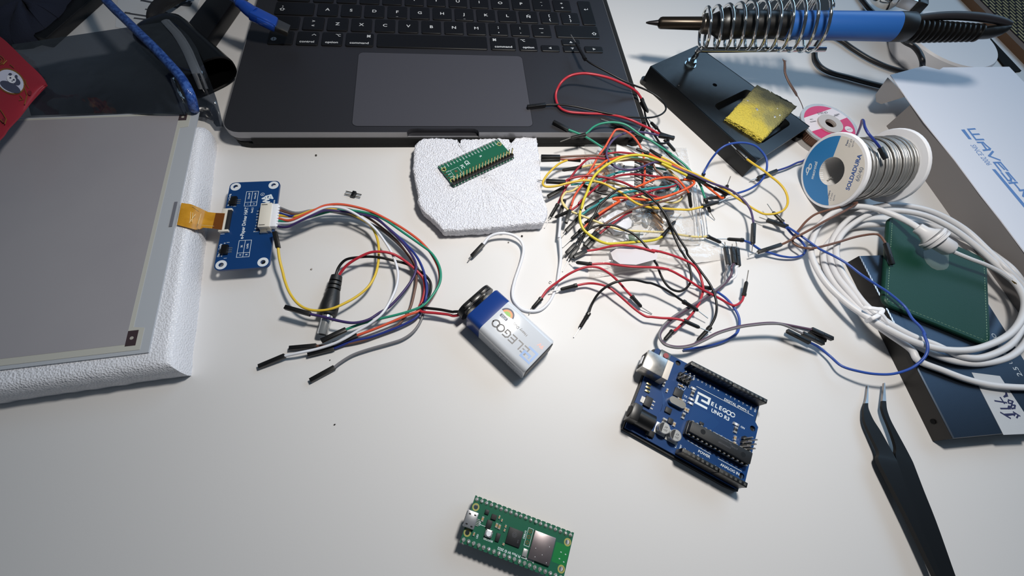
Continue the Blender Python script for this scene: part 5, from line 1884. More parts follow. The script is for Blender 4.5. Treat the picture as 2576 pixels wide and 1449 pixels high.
M_cordw = mat('white_cord', '#d3d3d6', .42, spec=.4)
wcord = thing('white_power_cord', 'coiled white power cord with a cut end, looped around the green wallet', 'cable', (270, 190, 0))
loops = [('Z', [(1290, 285, 27), (1200, 225, 25), (1050, 150, 21), (850, 85, 18), (650, 72, 16), (480, 135, 14), (360, 250, 12), (300, 390, 10), (290, 480, 9), (330, 610, 9), (430, 770, 10), (580, 920, 12), (750, 1045, 15), (950, 1165, 18), (1200, 1290, 20), (1450, 1365, 21),
                   (1700, 1380, 21), (1900, 1335, 21), (2090, 1240, 22), (2200, 1110, 23), (2240, 960, 22), (2200, 830, 20), (2110, 720, 18), (1960, 580, 17), (1780, 420, 17), (1560, 260, 17), (1320, 150, 16), (1050, 108, 14), (850, 135, 12), (680, 225, 10), (560, 340, 9), (520, 470, 8),
                   (560, 640, 8.5), (680, 830, 10), (800, 980, 14), (980, 1120, 17), (1200, 1245, 17), (1420, 1330, 17), (1650, 1430, 18), (1850, 1445, 18), (2080, 1350, 18), (2200, 1200, 18), (2270, 1030, 18), (2240, 830, 17), (2060, 630, 19), (1900, 470, 16), (1680, 270, 14), (1400, 120, 13), (1120, 60, 11), (900, 70, 9),
                   (700, 140, 7), (560, 260, 5.5), (480, 400, 5), (465, 530, 5), (520, 690, 6), (640, 850, 9), (760, 985, 12), (930, 1130, 15), (1150, 1270, 15.5), (1350, 1390, 15), (1600, 1480, 15), (1850, 1500, 15), (2100, 1440, 15), (2260, 1290, 15), (2310, 1080, 14), (2270, 860, 13), (2140, 660, 17), (2000, 540, 13), (1880, 460, 8), (1700, 370, 6), (1400, 250, 6), (1150, 218, 6), (950, 235, 6),
                   (780, 240, 4), (620, 275, 3), (490, 360, 2.4), (410, 470, 2.4), (420, 620, 2.6), (520, 790, 4), (680, 960, 9), (850, 1120, 13), (1000, 1230, 14.5), (1200, 1370, 14.5)]),
         ('O', [(1130, 390, 14.5), (1350, 480, 14.5), (1550, 555, 14.5), (1750, 605, 14.5), (1950, 628, 14.8), (2150, 635, 15), (2350, 630, 14.5)])]
bm = new()
tube(bm, smooth_path(wpath(loops), 6), 2.0, 12)
obj('cord', bm, M_cordw, wcord, world=True, angle=60)
bm = new()
c0, c1, c2, c3 = fat('Z', (1255, 262), 27), fat('Z', (1385, 345), 28), fat('Z', (1450, 392), 28), fat('Z', (1565, 462), 27)
lathe(bm, c0, c1, ((0, 2.6), (.04, 3.6), (.45, 3.8), (.75, 5.0), (1, 6.8)), 24)
lathe(bm, c1, c2, ((0, 8.2), (.15, 8.6), (.35, 8.6), (.4, 7.0), (.55, 7.0), (.6, 8.3), (.9, 8.3), (1.0, 7.2)), 24)
lathe(bm, c2, c3, ((0, 5.4), (.85, 5.2), (1, 4.4)), 24)
obj('strain_relief', bm, M_cordw, wcord, world=True, angle=30)
tl = wpath([('Z', [(1560, 470, 26.5), (1650, 510, 26), (1760, 555, 25.5), (1880, 600, 25), (2000, 660, 24), (2080, 715, 23), (2110, 738, 22.5)])])
bm = new()
tube(bm, smooth_path(tl, 5), 1.35, 10)
tl_o = obj('stripped_end', bm, M_cordw, wcord, world=True)
bm = new()
for k in range(5):
    tube(bm, [tl[-1], tl[-1] + (tl[-1] - tl[-2]).normalized() * 4 + Vector((random.uniform(-.6, .6), random.uniform(-.6, .6), random.uniform(-.4, .4)))], .22, 5)
obj('copper_strands', bm, mat('brass_strand', '#b79a5b', .3, 1.0), tl_o, world=True)
bm = new()
tube(bm, smooth_path(wpath([('Z', [(790, 1118, 14), (850, 1090, 21.5), (920, 1050, 23), (945, 1010, 23.5), (900, 1005, 23), (830, 995, 22), (775, 990, 20)])]), 5), 1.3, 8, flat=.5)
tube(bm, smooth_path(wpath([('Z', [(900, 1040, 23), (935, 1050, 23.5), (965, 1085, 22.5), (1000, 1128, 21.5)])]), 5), 1.3, 8, flat=.5)
obj('cable_tie', bm, M_white, wcord, world=True)

tw = thing('tweezers', 'black curved tweezers with bare metal tips at the lower right', 'tweezers', fat('Y', (500, 800), 0))
M_tw = mat('tweezer_black', '#0d0f12', .5, .2, spec=.35)
def arm(left, right, z0, z1, z0e, z1e, nm):
    L_ = smooth_path([Vector((x, y, 0)) for x, y in left], 4)
    R_ = smooth_path([Vector((x, y, 0)) for x, y in right], 4)
    n = 40
    def samp(P, t):
        f = t * (len(P) - 1)
        i = min(int(f), len(P) - 2)
        return P[i].lerp(P[i + 1], f - i)
    bm = new()
    secs = []
    for i in range(n + 1):
        t = i / n
        a, b = samp(L_, t), samp(R_, t)
        za, zb = z0 + (z0e - z0) * t, z1 + (z1e - z1) * t
        A, B = fat('Y', a[:2], zb), fat('Y', b[:2], zb)
        secs.append([A, B, Vector((B.x, B.y, za)), Vector((A.x, A.y, za))])
    k = nm
    return secs
def build_arm(secs, cutk):
    bm = new()
    rings(bm, secs[cutk:])
    o = obj('arm', bm, M_tw, tw, world=True, angle=40)
    bm = new()
    rings(bm, secs[:cutk + 1])
    obj('metal_tip', bm, mat('tip_steel', '#9b9694', .3, 1.0), o, world=True)
sL = arm([(236, 85), (226, 180), (210, 235), (208, 270), (216, 345), (262, 445), (308, 540), (319, 580), (314, 622), (400, 790), (550, 1085), (720, 1440), (820, 1650)],
         [(241, 85), (241, 180), (240, 235), (252, 275), (280, 335), (330, 412), (390, 520), (437, 606), (452, 640), (500, 770), (600, 1050), (705, 1300), (840, 1650)], 1.0, 2.2, 6.5, 9.5, 0)
sR = arm([(355, 66), (345, 165), (341, 215), (340, 245), (356, 300), (392, 385), (430, 490), (441, 545), (438, 600), (500, 770), (600, 1050), (705, 1300), (840, 1650)],
         [(361, 66), (367, 170), (370, 215), (376, 260), (400, 330), (450, 425), (510, 535), (555, 622), (575, 670), (640, 840), (735, 1080), (862, 1440), (940, 1650)], 3.0, 4.4, 5.0, 7.4, 1)
build_arm(sL, 5)
build_arm(sR, 5)
# ---------------------------------------------------------------- far left: packet, film bag, black sleeve, legs, cables
M_navy = mat('navy_cloth', '#0b1226', .9, bump=('noise', 900, .5))
bm = new()
cn = [(-60, 100), (-60, -60), (225, -60), (188, 0), (166, 34), (138, 62), (100, 88), (62, 102), (30, 106)]
NX = 22
rng = random.Random(11)
pts = [at(x, y, 7) for x, y in cn]
cc = sum(pts, Vector()) / len(pts)
def cl(k, z):
    P = rpoly(pts, 8, 4)
    return [(cc.x + (p.x - cc.x) * k, cc.y + (p.y - cc.y) * k, z + 3 * math.sin(i * .55) * (1 - k) + 1.2 * math.sin(i * .9) * k) for i, p in enumerate(P)]
rings(bm, [cl(.97, 1.3), cl(1.0, 3.5), cl(.99, 6), cl(.95, 8.5), cl(.85, 11), cl(.7, 14), cl(.5, 16), cl(.3, 17), cl(.05, 17)])
single('folded_cloth', bm, M_navy, 'dark navy cloth bunched in the far left corner', 'cloth', angle=80)

stn = thing('monitor_stand', 'black metal stand foot with two bars at the far left behind the film bag', 'stand', at(400, 0, 0))
M_leg = mat('satin_black_steel', '#0d0d10', .32, spec=.5)
def bar(a, b, w, h):
    bm = new()
    obox(bm, a + Vector((0, 0, h / 2)), b + Vector((0, 0, h / 2)), w, h, None, 1.2)
    return bm
obj('leg', bar(at(318, -72, 0), at(106, 114, 0), 20, 8), M_leg, stn, world=True)
obj('leg', bar(at(622, -40, 0), at(492, 142, 0), 21, 11), M_leg, stn, world=True)
obj('cross_bar', bar(at(310, -80, 0), at(630, -52, 0), 26, 11), M_leg, stn, world=True)

ps = thing('printed_sheet', 'white printed sheet with a dark line drawing, half hidden at the far left', 'paper', at(400, 20, 0))
bm = new()
prism(bm, [at(x, y, .3)[:2] for x, y in ((300, -50), (520, -50), (480, 62), (440, 96), (290, 68))], .05, .3)
obj('sheet', bm, mat('sheet_paper', '#c9ccd0', .6), ps, world=True)
bm = new()
def ss(fr, pts, w=1.4):
    stroke(bm, [fat(fr, p, .35)[:2] for p in pts], w, .35)
for pts, w in (([(710, 5), (880, 40), (1030, 65), (1160, 95), (1210, 60), (1260, 10)], 2.4), ([(1215, 55), (1290, 70), (1320, 20)], 2.4), ([(1240, 50), (1300, 55)], 6), ([(710, 5), (730, -30)], 2.4),
               ([(495, 165), (530, 170)], 2.2), ([(560, 178), (770, 210)], 2.0), ([(615, 235), (730, 250)], 1.8), ([(760, 120), (810, 130)], 1.6), ([(950, 155), (1025, 165)], 1.6)):
    ss('T2', pts, w)
obj('print', bm, mat('faded_print', '#45474e', .6), ps, world=True, smooth=False)

bag_s = thing('black_sleeve', 'hollow black rolled sleeve with an open end beside the laptop corner', 'sleeve', at(500, 130, 0))
s0, s1 = at(400, 74, 13), at(527, 192, 13)
sd = (s1 - s0).normalized()
_, su, sv = basis(sd)
if sv.z < 0:
    su, sv = -su, -sv
rt = (Vector((s1.x - s0.x, s1.y - s0.y, 0))).normalized()
def sl_sec(c, kw, kh, z0=13):
    out = []
    for i in range(36):
        a = 2 * PI * i / 36
        e = .75
        x = math.copysign(abs(math.cos(a)) ** e, math.cos(a)) * 20 * kw
        y = math.copysign(abs(math.sin(a)) ** e, math.sin(a)) * 11.4 * kh
        out.append(c + su * x + sv * y)
    return out
bm = new()
rings(bm, [sl_sec(s0, .86, .84), sl_sec(s0 + sd * 4, .97, .97), sl_sec(s0 + sd * 12, 1, 1), sl_sec(s1, 1, 1), sl_sec(s1, .94, .88), sl_sec(s0 + sd * 30, .94, .88)], cap=True)
obj('shell', bm, mat('glossy_black_vinyl', '#070708', .25, spec=.5), bag_s, world=True, angle=50)
pw2 = wpath([('T2', [(1350, -120, 9), (1180, -60, 9), (1080, 0, 10), (960, 60, 13), (890, 130, 16), (865, 200, 18), (860, 245, 18), (862, 270, 16)])])
bm = new()
tube(bm, smooth_path(pw2, 6), 4.6, 12)
single('braided_cord', bm, mat('braid_black', '#121216', .7, bump=('wave', 500, .5)), 'thick black braided cord rising behind the black sleeve', 'cable', angle=60)

# translucent film bag
fb = thing('film_bag', 'smoky translucent film bag with a press seal, lying behind the grey display', 'bag', at(300, 200, 0))
gx, gy = 30, 16
tl_ = (30, 112)
RAIL = [(432, 52), (472, 86), (495, 120), (511, 160), (529, 205), (547, 255), (562, 318)]
def bagpt(u, v):
    f_ = v * 6
    i_ = min(int(f_), 5)
    rx = RAIL[i_][0] + (RAIL[i_ + 1][0] - RAIL[i_][0]) * (f_ - i_)
    ry = RAIL[i_][1] + (RAIL[i_ + 1][1] - RAIL[i_][1]) * (f_ - i_)
    if u < .86:
        bx, by = 78 + 412 * u / .86, 291 - 15 * u / .86
    else:
        q = (u - .86) / .14
        bx, by = 490 + 72 * q, (276 + 150 * q) if q < .3 else 321 - 4 * (q - .3)
    x = (tl_[0] * (1 - u) + RAIL[0][0] * u) * (1 - v) + bx * v
    y = (tl_[1] * (1 - u) + RAIL[0][1] * u) * (1 - v) + by * v
    k_ = u ** 4
    x, y = x * (1 - k_) + rx * k_, y * (1 - k_) + ry * k_
    # the sheet rides over the black sleeve, then falls to the desk; on the near side it dips behind the panel
    z = 27.2 + (1.6 if u > .6 else 2.6 * u) - 2 * u + 1.6 * math.sin(7 * u + 3 * v) + 1.1 * math.sin(13 * u - 6 * v)
    if v > .72 or (u > .75 and v > .55):
        z -= (v - .55) * 80 if u > .75 else (v - .72) * 30
    if u < .12:
        z += 0
    return at(x, y, max(z, 3.0 + 2 * math.sin(5 * u) ** 2))
bm = new()
G = [[bm.verts.new(bagpt(i / gx, j / gy)) for j in range(gy + 1)] for i in range(gx + 1)]
for i in range(gx):
    for j in range(gy):
        bm.faces.new((G[i][j], G[i + 1][j], G[i + 1][j + 1], G[i][j + 1]))
M_film = film('smoky_film', '#6c7480', .05, .12, 45, .5, .10, '#565c66')
obj('film', bm, M_film, fb, world=True, angle=180)
bm = new()
for du, wd in ((.89, 2.4), (.925, 1.0)):
    tube(bm, [bagpt(du, v / 14) + Vector((0, 0, .9)) for v in range(11)], wd, 8, flat=.25)
obj('press_seal', bm, film('seal_film', '#b9c0c8', .12, .2, 60, .3, .35, '#8b929c'), fb, world=True)

# red packet
rp = thing('red_packet', 'glossy red paper packet with gold flourishes and an oval panda picture', 'packet', at(30, 220, 20))
RZ = 37
def rpt(px, py, dz=0.0):
    t = max(0.0, (px + 40) / 160)
    return at(px, py, RZ - 3 * t ** 2 + dz)
edge_up = [(-60, 55), (0, 92), (30, 118), (62, 150), (92, 178), (108, 196), (117, 212)]
edge_lo = [(-60, 395), (0, 348), (20, 322), (48, 292), (76, 256), (100, 230), (117, 214)]
E1, E2 = smooth_path([Vector((x, y, 0)) for x, y in edge_up], 6), smooth_path([Vector((x, y, 0)) for x, y in edge_lo], 6)
bm = new()
secs = []
for a, b in zip(E1, E2):
    row = []
    for k in range(9):
        q = a.lerp(b, k / 8)
        row.append((q.x, q.y, 1.5 * math.sin(PI * k / 8)))
    secs.append(row)
ringz = []
for row in secs:
    t_ = [rpt(x, y, dz) for x, y, dz in row]
    b_2 = [p - Vector((0, 0, .8)) for p in t_]
    ringz.append(t_ + b_2[::-1])
rings(bm, ringz)
obj('paper', bm, mat('red_card', '#8c2532', .45, spec=.35), rp, world=True, angle=50)
def rblob(pts, m, nm, dz, parent=None, wd=None):
    bm = new()
    P = [rpt(x, y, dz) for x, y in pts]
    if wd:
        tube(bm, P, wd, 5)
    else:
        rings(bm, [[p for p in P], [p + Vector((0, 0, .12)) for p in P]])
    return obj(nm, bm, m, parent or rp, world=True, smooth=False)
ell = lambda cx, cy, rx, ry, r=0, n=28: [(cx + rx * math.cos(2 * PI * i / n) * math.cos(R(r)) - ry * math.sin(2 * PI * i / n) * math.sin(R(r)), cy + rx * math.cos(2 * PI * i / n) * math.sin(R(r)) + ry * math.sin(2 * PI * i / n) * math.cos(R(r))) for i in range(n)]
M_gp = mat('gold_print', '#a8743c', .35, .6)
ov = rblob(ell(26, 205, 40, 30, 32), M_gp, 'oval_frame', 1.6)
pic = rblob(ell(26, 205, 36, 26.5, 32), mat('picture_pale', '#c3c5d8', .35), 'oval_picture', 1.8, ov)
Mdk = mat('picture_slate', '#43465a', .4)
rblob(ell(26, 219, 28, 11, 26), Mdk, 'painted_rocks', 1.95, ov)
rblob(ell(41, 205, 12, 8, 40), Mdk, 'painted_body', 2.0, ov)
rblob(ell(29, 199, 12, 9.5, 35), mat('picture_white', '#dadbe4', .4), 'painted_face', 2.1, ov)
for q in (ell(26, 187, 4.2, 3.2), ell(41, 193, 3.6, 4.2), ell(26.5, 196, 2.4, 2), ell(35, 201, 2.6, 2.2), ell(31, 204, 1.6, 1.2)):
    rblob(q, Mdk, 'painted_patch', 2.25, ov)
for pts in ([(0, 139), (6, 143), (11, 150), (10, 157), (4, 161), (-4, 163)], [(0, 146), (5, 150), (4, 156), (0, 158)], [(8, 162), (17, 152)], [(25, 162), (35, 170)], [(63, 200), (66, 212), (72, 222)], [(60, 215), (68, 240), (62, 262)],
            [(50, 240), (58, 250), (48, 252)], [(0, 275), (8, 286), (16, 300), (12, 312)], [(0, 300), (8, 308)]):
    rblob(pts, M_gp, 'gold_flourish', 1.7, None, .22)
for q in (ell(75, 234, 5, 6), ell(10, 303, 5, 6)):
    rblob(q, mat('maroon_print', '#6e1d26', .45), 'flower_print', 1.7)

# blue see-through USB cable: one end under the display, the plug lying on the laptop keys
uc = thing('usb_cable', 'see-through blue braided cable, its plug resting on the laptop keys', 'cable', at(400, 120, 0))
pth = wpath([('1', [(488, 276, 17), (487, 270, 24), (477, 235, 33), (455, 195, 35), (425, 160, 35), (390, 122, 36), (352, 85, 36), (318, 52, 35), (285, 20, 34), (262, -8, 34), (240, -60, 30), (300, -120, 28), (420, -120, 32), (520, -60, 38), (575, -14, 41), (600, 4, 42)])])
bm = new()
tube(bm, smooth_path(pth, 6), 3.0, 12)
M_ublue = mat('clear_blue_pvc', '#17397f', .25, spec=.5, coat=.3, mottle=(420, '#3f64ad'), bump=('wave', 500, .3))
obj('cord', bm, M_ublue, uc, world=True, angle=60)
u0, u1, u2 = at(596, 2, 42), at(640, 36, 36), at(697, 64, 29)
bm = new()
lathe(bm, u0, u1, ((0, 3.0), (.1, 3.8), (.25, 3.6), (.4, 4.3), (.7, 4.8), (1, 5.0)), 14)
d_ = (u2 - u1).normalized()
obox(bm, u1 - d_ * 3, u2, 10, 7.5, None, 1.8)
obox(bm, u1 + d_ * 2, u2 - d_ * 1.0, 12, 5.2, None, 1.4)
pg = obj('plug_body', bm, mat('clear_blue_moulding', '#1f4fb4', .12, spec=.6, trans=.35, coat=.5), uc, world=True, angle=35)
bm = new()
u3 = at(727, 78, 25.5)
obox(bm, u2 - d_ * 1, u3, 9, 4.0, None, .3)
obj('metal_shell', bm, mat('plug_steel', '#8f8a80', .25, 1.0), pg, world=True)
# ---------------------------------------------------------------- clear bags of components under the wires
M_bag = film('clear_bag', '#fafafa', .02, .05, 150, .45, .07, '#f4f5f8')
def sheet(outline, zf, jit, name, parent, m=M_bag, thick=0.0, seedk=1):
    """crumpled sheet over a pixel outline given as two matching rails"""
    L_, R_ = outline
    n, k = 40, 26
    rg_ = random.Random(seedk)
    bm = new()
    def samp(P, t):
        f = t * (len(P) - 1)
        i = min(int(f), len(P) - 2)
        return (P[i][0] + (P[i + 1][0] - P[i][0]) * (f - i), P[i][1] + (P[i + 1][1] - P[i][1]) * (f - i))
    G = []
    for i in range(n + 1):
        a, b = samp(L_, i / n), samp(R_, i / n)
        row = []
        for j in range(k + 1):
            t = j / k
            x, y = a[0] + (b[0] - a[0]) * t, a[1] + (b[1] - a[1]) * t
            e = min(i, n - i, j, k - j) / 6
            z = zf(i / n, t) * min(1, .25 + e) + rg_.uniform(-jit, jit)
            row.append(bm.verts.new(at(x, y, max(.3, z))))
        G.append(row)
    for i in range(n):
        for j in range(k):
            bm.faces.new((G[i][j], G[i + 1][j], G[i + 1][j + 1], G[i][j + 1]))
    return obj(name, bm, m, parent, world=True, angle=180)
cb = thing('component_bag', 'crumpled clear plastic bag full of small components under the tangle of jumper wires', 'bag', at(1600, 490, 0))
lump = lambda u, v: 7 + 2.4 * math.sin(6 * u) * math.sin(7 * v) + 1.2 * math.sin(17 * u + 3 * v) + 1.0 * math.sin(14 * v - 5 * u)
sheet(([(1470, 362), (1473, 420), (1482, 500), (1492, 560), (1500, 606), (1502, 622)], [(1727, 372), (1738, 430), (1750, 470), (1765, 540), (1770, 590), (1762, 614)]), lump, .35, 'film', cb)
sheet(([(1470, 362), (1473, 420), (1482, 500), (1492, 560), (1500, 606), (1502, 622)], [(1727, 372), (1738, 430), (1750, 470), (1765, 540), (1770, 590), (1762, 614)]), lambda u, v: .5, .1, 'back_film', cb, seedk=2)
seal_ = new()
for dx_ in (0, 11, 24):
    tube(seal_, [at(1741 + dx_ + .12 * (y - 465), y, 5 + .6 * math.sin(y * .1 + dx_)) for y in range(466, 606, 10)], .35, 5)
obj('press_seal', seal_, film('seal_clear', '#e6eaf0', .18, .1, 200, .3, .25, '#dfe6f0'), cb, world=True)
lbag = thing('empty_bag', 'torn empty clear bag with white paper inside below the tangle of jumper wires', 'bag', at(1650, 645, 0))
sheet(([(1490, 612), (1488, 640), (1484, 672), (1482, 700)], [(1775, 606), (1812, 622), (1838, 650), (1800, 656)]), lambda u, v: 4 + 1.2 * math.sin(9 * v + 3 * u) + .8 * math.sin(15 * u), .2, 'film', lbag, seedk=4)
bm = new()
p_in = [at(x, y, z) for x, y, z in ((1534, 630, 3), (1550, 624, 8), (1600, 618, 11), (1660, 616, 9), (1652, 652, 12), (1600, 666, 13), (1560, 664, 11), (1542, 652, 6))]
rings(bm, [p_in, [p - Vector((0, 0, .3)) for p in p_in]])
single('paper_slip', bm, mat('slip_paper', '#cbc7cc', .7), 'white paper slip curling inside the torn clear bag', 'paper')

# printed label inside the bag
lq = [at(1551, 362, 5.8), at(1662, 408, 6.2), at(1632, 500, 6.2), at(1546, 482, 5.8)]
bl_t = thing('barcode_label', 'white label with a black barcode inside the bag of components', 'label', sum(lq, Vector()) / 4)
bm = new()
rings(bm, [[p - Vector((0, 0, .15)) for p in lq], lq])
obj('paper', bm, mat('label_white', '#efedec', .5), bl_t, world=True)
lx = (lq[3] - lq[0]).normalized()            # down the label
ly = (lq[1] - lq[0]).normalized()            # across it
bm = new()
bw = random.Random(9)
tpos = 6.0
Lr = (lq[3] - lq[0]).length
while tpos < Lr + 4:
    w = bw.choice((.35, .5, .8, 1.1))
    a = lq[0] + lx * tpos + ly * 15
    b = lq[0] + lx * tpos + ly * (15 + 15)
    n_ = lx * (w / 2)
    bm.faces.new([bm.verts.new(p + Vector((0, 0, .35))) for p in (a - n_, b - n_, b + n_, a + n_)])
    tpos += w + bw.choice((.4, .6, .9))
obj('barcode', bm, mat('black_ink', '#121214', .5), bl_t, world=True, smooth=False)
bm = new()
an = math.atan2(lx.y, lx.x)
for s, off, tz in (('2022 0884', 3.0, 2.4), ('MOSZ BLZ', 6.6, 2.2), ('- 1 - 5', 9.6, 2.0), ('S 0 1 5', 12.6, 2.6)):
    p = lq[0] + lx * (Lr * .5) + ly * off
    text(bm, s, tz, p.x, p.y, p.z + .35, an, bold=.01)
obj('print', bm, mat('black_ink', '#121214', .5), bl_t, world=True, smooth=False)

# small parts in the bag
M_dome = mat('clear_dome', '#cfd2d6', .08, trans=.6, spec=.6)
M_greyd = mat('smoked_disc', '#3a3d44', .25, spec=.6)
M_lblue = mat('washed_white', '#d5d9e2', .3)
def disc(px, py, r, h, m, nm, lab, cat, z=1.2, leads=True):
    t = thing(nm, lab, cat, at(px, py, z), 0, 'components in the clear bag')
    p = at(px, py, z)
    bm = new()
    lathe(bm, p, p + Vector((.3, .2, h)), ((0, r * .96), (.1, r), (.8, r), (1, r * .8)), 20)
    obj('body', bm, m, t, world=True)
    if leads:
        bm = new()
        for s in (-.6, .6):
            tube(bm, [p + Vector((s, 0, 1)), p + Vector((s - r * .4, -r - 3, .6))], .28, 5)
        obj('lead', bm, M_pin, t, world=True)
for px, py, r, m, nm, lab in ((1678, 450, 5.0, M_greyd, 'buzzer', 'round grey part in the bag right of the barcode'), (1672, 470, 4.2, M_black, 'buzzer', 'round black part in the bag under the crimson wires right of the barcode'),
                             (1660, 488, 4.0, M_greyd, 'buzzer', 'round dark part in the bag below the barcode corner'), (1585, 515, 3.6, M_greyd, 'transistor', 'small grey part in the middle of the bag under the orange wire'),
                             (1617, 514, 3.4, M_greyd, 'transistor', 'small grey part in the bag below the orange wire beside the yellow one'), (1637, 534, 4.6, M_greyd, 'buzzer', 'dark disc in the bag left of the brown pair'),
                             (1676, 535, 4.8, mat('navy_disc', '#2b3040', .12, spec=.7), 'buzzer', 'shiny dark blue disc in the bag beneath the black wire'), (1515, 478, 3.6, M_black, 'potentiometer', 'black part in the bag at the left end of the black arc wire'),
                             (1600, 470, 3.0, M_greyd, 'transistor', 'small grey part under the foot of the barcode label')):
    disc(px, py, r, 3.4, m, nm, lab, 'component')
for px, py, lab in ((1572, 545, 'clear lens part in the bag left of the brown jumper wire'), (1597, 548, 'clear lens part in the bag below the brown and crimson wires'), (1622, 552, 'clear lens part in the bag centre'), (1678, 556, 'clear lens part in the bag right of the brown pair'),
                    (1590, 562, 'clear lens part in the bag above the green part'), (1643, 566, 'clear lens part at the lower end of the brown pair')):
    t = thing('indicator_lamp', lab, 'component', at(px, py, 1), 0, 'components in the clear bag')
    p = at(px, py, 2.6)
    q = p + Vector((random.uniform(-4, 4), random.uniform(-4, 4), 0)).normalized() * 6
    bm = new()
    lathe(bm, p, q, ((0, 2.6), (.08, 2.3), (.6, 2.3), (.85, 1.6), (1, .5)), 14)
    obj('lens', bm, M_dome, t, world=True)
    bm = new()
    for s in (-.7, .7):
        tube(bm, [p + Vector((s, 0, 0)), p - (q - p) * 1.4 + Vector((s, s, -1))], .25, 5)
    obj('lead', bm, M_pin, t, world=True)
for a, b, lab in (((1639, 533), (1668, 562), 'upper of two bronze parts lying side by side in the bag'), ((1644, 553), (1668, 580), 'lower of two bronze parts lying side by side in the bag')):
    t = thing('tilt_switch', lab, 'component', at(a[0], a[1], 1), 0, 'components in the clear bag')
    p, q = at(a[0], a[1], 4), at(b[0], b[1], 4)
    bm = new()
    lathe(bm, p, q, ((0, 1.8), (.05, 2.0), (.8, 2.0), (.85, 1.0), (1, .8)), 14)
    obj('body', bm, mat('bronze', '#8a6a48', .3, .8), t, world=True)
    bm = new()
    tube(bm, [q, q + (q - p) * .35], .3, 5)
    obj('lead', bm, M_pin, t, world=True)
t = thing('relay', 'green and white part in the lower middle of the bag', 'component', at(1596, 597, 1), 0, 'components in the clear bag')
bm = new()
prism(bm, [at(x, y, 4)[:2] for x, y in ((1578, 588), (1612, 586), (1607, 602), (1592, 606), (1582, 602))], .8, 4)
obj('green_body', bm, mat('sage_green', '#5a7363', .4), t, world=True)
bm = new()
for q in (((1571, 582), (1578, 584), (1583, 603), (1576, 604)), ((1611, 580), (1620, 580), (1617, 598), (1609, 600))):
    prism(bm, [at(x, y, 4.6)[:2] for x, y in q], .8, 4.6)
obj('white_clip', bm, M_lblue, t, world=True)
t = thing('plastic_blister', 'clear white plastic shell in the bag left of the green part', 'component', at(1560, 562, 1), 0, 'components in the clear bag')
bm = new()
ps_ = [at(x, y, 5) for x, y in ((1517, 556), (1530, 540), (1552, 528), (1568, 530), (1590, 556), (1588, 570), (1568, 582), (1548, 584), (1540, 574))]
rings(bm, [[p - Vector((0, 0, 4)) for p in ps_], ps_])
obj('shell', bm, M_lblue, t, world=True)
t = thing('photo_sensor', 'tan fan-shaped sensor face in the bag beside the label', 'component', at(1524, 429, 1), 0, 'components in the clear bag')
pc = at(1524, 429, 4.2)
bm = new()
lathe(bm, pc - Vector((0, 0, 3)), pc, ((0, 7), (.9, 7), (1, 6.6)), 24)
obj('housing', bm, mat('housing_pale', '#c9c5c4', .3), t, world=True)
bm = new()
for k in range(6):
    a = R(150 + 30 * k)
    prism(bm, [(pc.x + 1.0, pc.y + 2), (pc.x + 5.4 * math.cos(a), pc.y + 5.4 * math.sin(a)), (pc.x + 5.4 * math.cos(a + .36), pc.y + 5.4 * math.sin(a + .36))], pc.z, pc.z + .2)
obj('sensor_face', bm, mat('tan_ceramic', '#a9744c', .4), t, world=True)
t = thing('switch_knob', 'black and white part at the top of the bag beside the barcode label', 'component', at(1522, 382, 1), 0, 'components in the clear bag')
pc = at(1522, 382, 4)
bm = new()
lathe(bm, pc - Vector((0, 0, 3)), pc, ((0, 6), (.9, 6), (1, 5.5)), 24)
obj('collar', bm, M_lblue, t, world=True)
bm = new()
lathe(bm, pc + Vector((1, .5, 0)), pc + Vector((1, .5, 1.6)), ((0, 3.4), (1, 2.8)), 18)
obj('knob', bm, M_black, t, world=True)
# ---------------------------------------------------------------- loose jumper wires
f = 'flex'
d = 'dupont'
J = jumper
TG = 'tangled jumper wires'
J('thick red jumper wire looping over the laptop right palm rest', 'red', [('E', [(1590, 440, 17), (1500, 370, 20), (1350, 295, 24), (1150, 215, 27), (900, 160, 28), (720, 152, 27), (560, 190, 25), (440, 280, 23), (370, 400, 19), (350, 500, 16.5), (370, 600, 15.4), (410, 665, 15.3), (480, 712, 15.3), (600, 742), (850, 758), (1100, 768, 15.6), (1300, 800, 17), (1500, 860, 18), (1650, 930, 17), (1760, 980, 15), (1860, 1035, 13)])],
  [('E', (1655, 535), (1750, 740), None, f, 13, 12), ('E', (1925, 1070), (2150, 1140), None, d, 12, 12)], r=.98)
J('black jumper wire running from the arrow keys around to the trackpad edge', 'black', [('L', [(1550, 640, 25), (1700, 720, 24), (1900, 825, 22), (2100, 905, 19), (2240, 990, 17), (2300, 1080, 16), (2270, 1140, 16), (2180, 1178, 16), (2050, 1185, 17), (1900, 1172, 17), (1700, 1138, 17), (1500, 1095, 17), (1350, 1066, 17), (1200, 1052, 16)])],
  [('L', (1490, 598), (1395, 430), (1345, 350, 21), f, 25, 23.5), ('L', (1090, 1055), (905, 1078), None, 'dupont', 15.6, 15.4)], r=.7)
J('green jumper wire with a square black end on the laptop front edge', 'green', [('E', [(700, 1065, 14), (810, 1115, 13), (950, 1200, 11), (1100, 1300, 9)]), ('A', [(1400, 372, 8), (1520, 420), (1640, 442, 8)]), ('K', [(1300, 470, 8), (1500, 492, 8), (1640, 505, 7)])],
  [('E', (545, 1005), (312, 885), None, d, 15.6, 15.6), None])
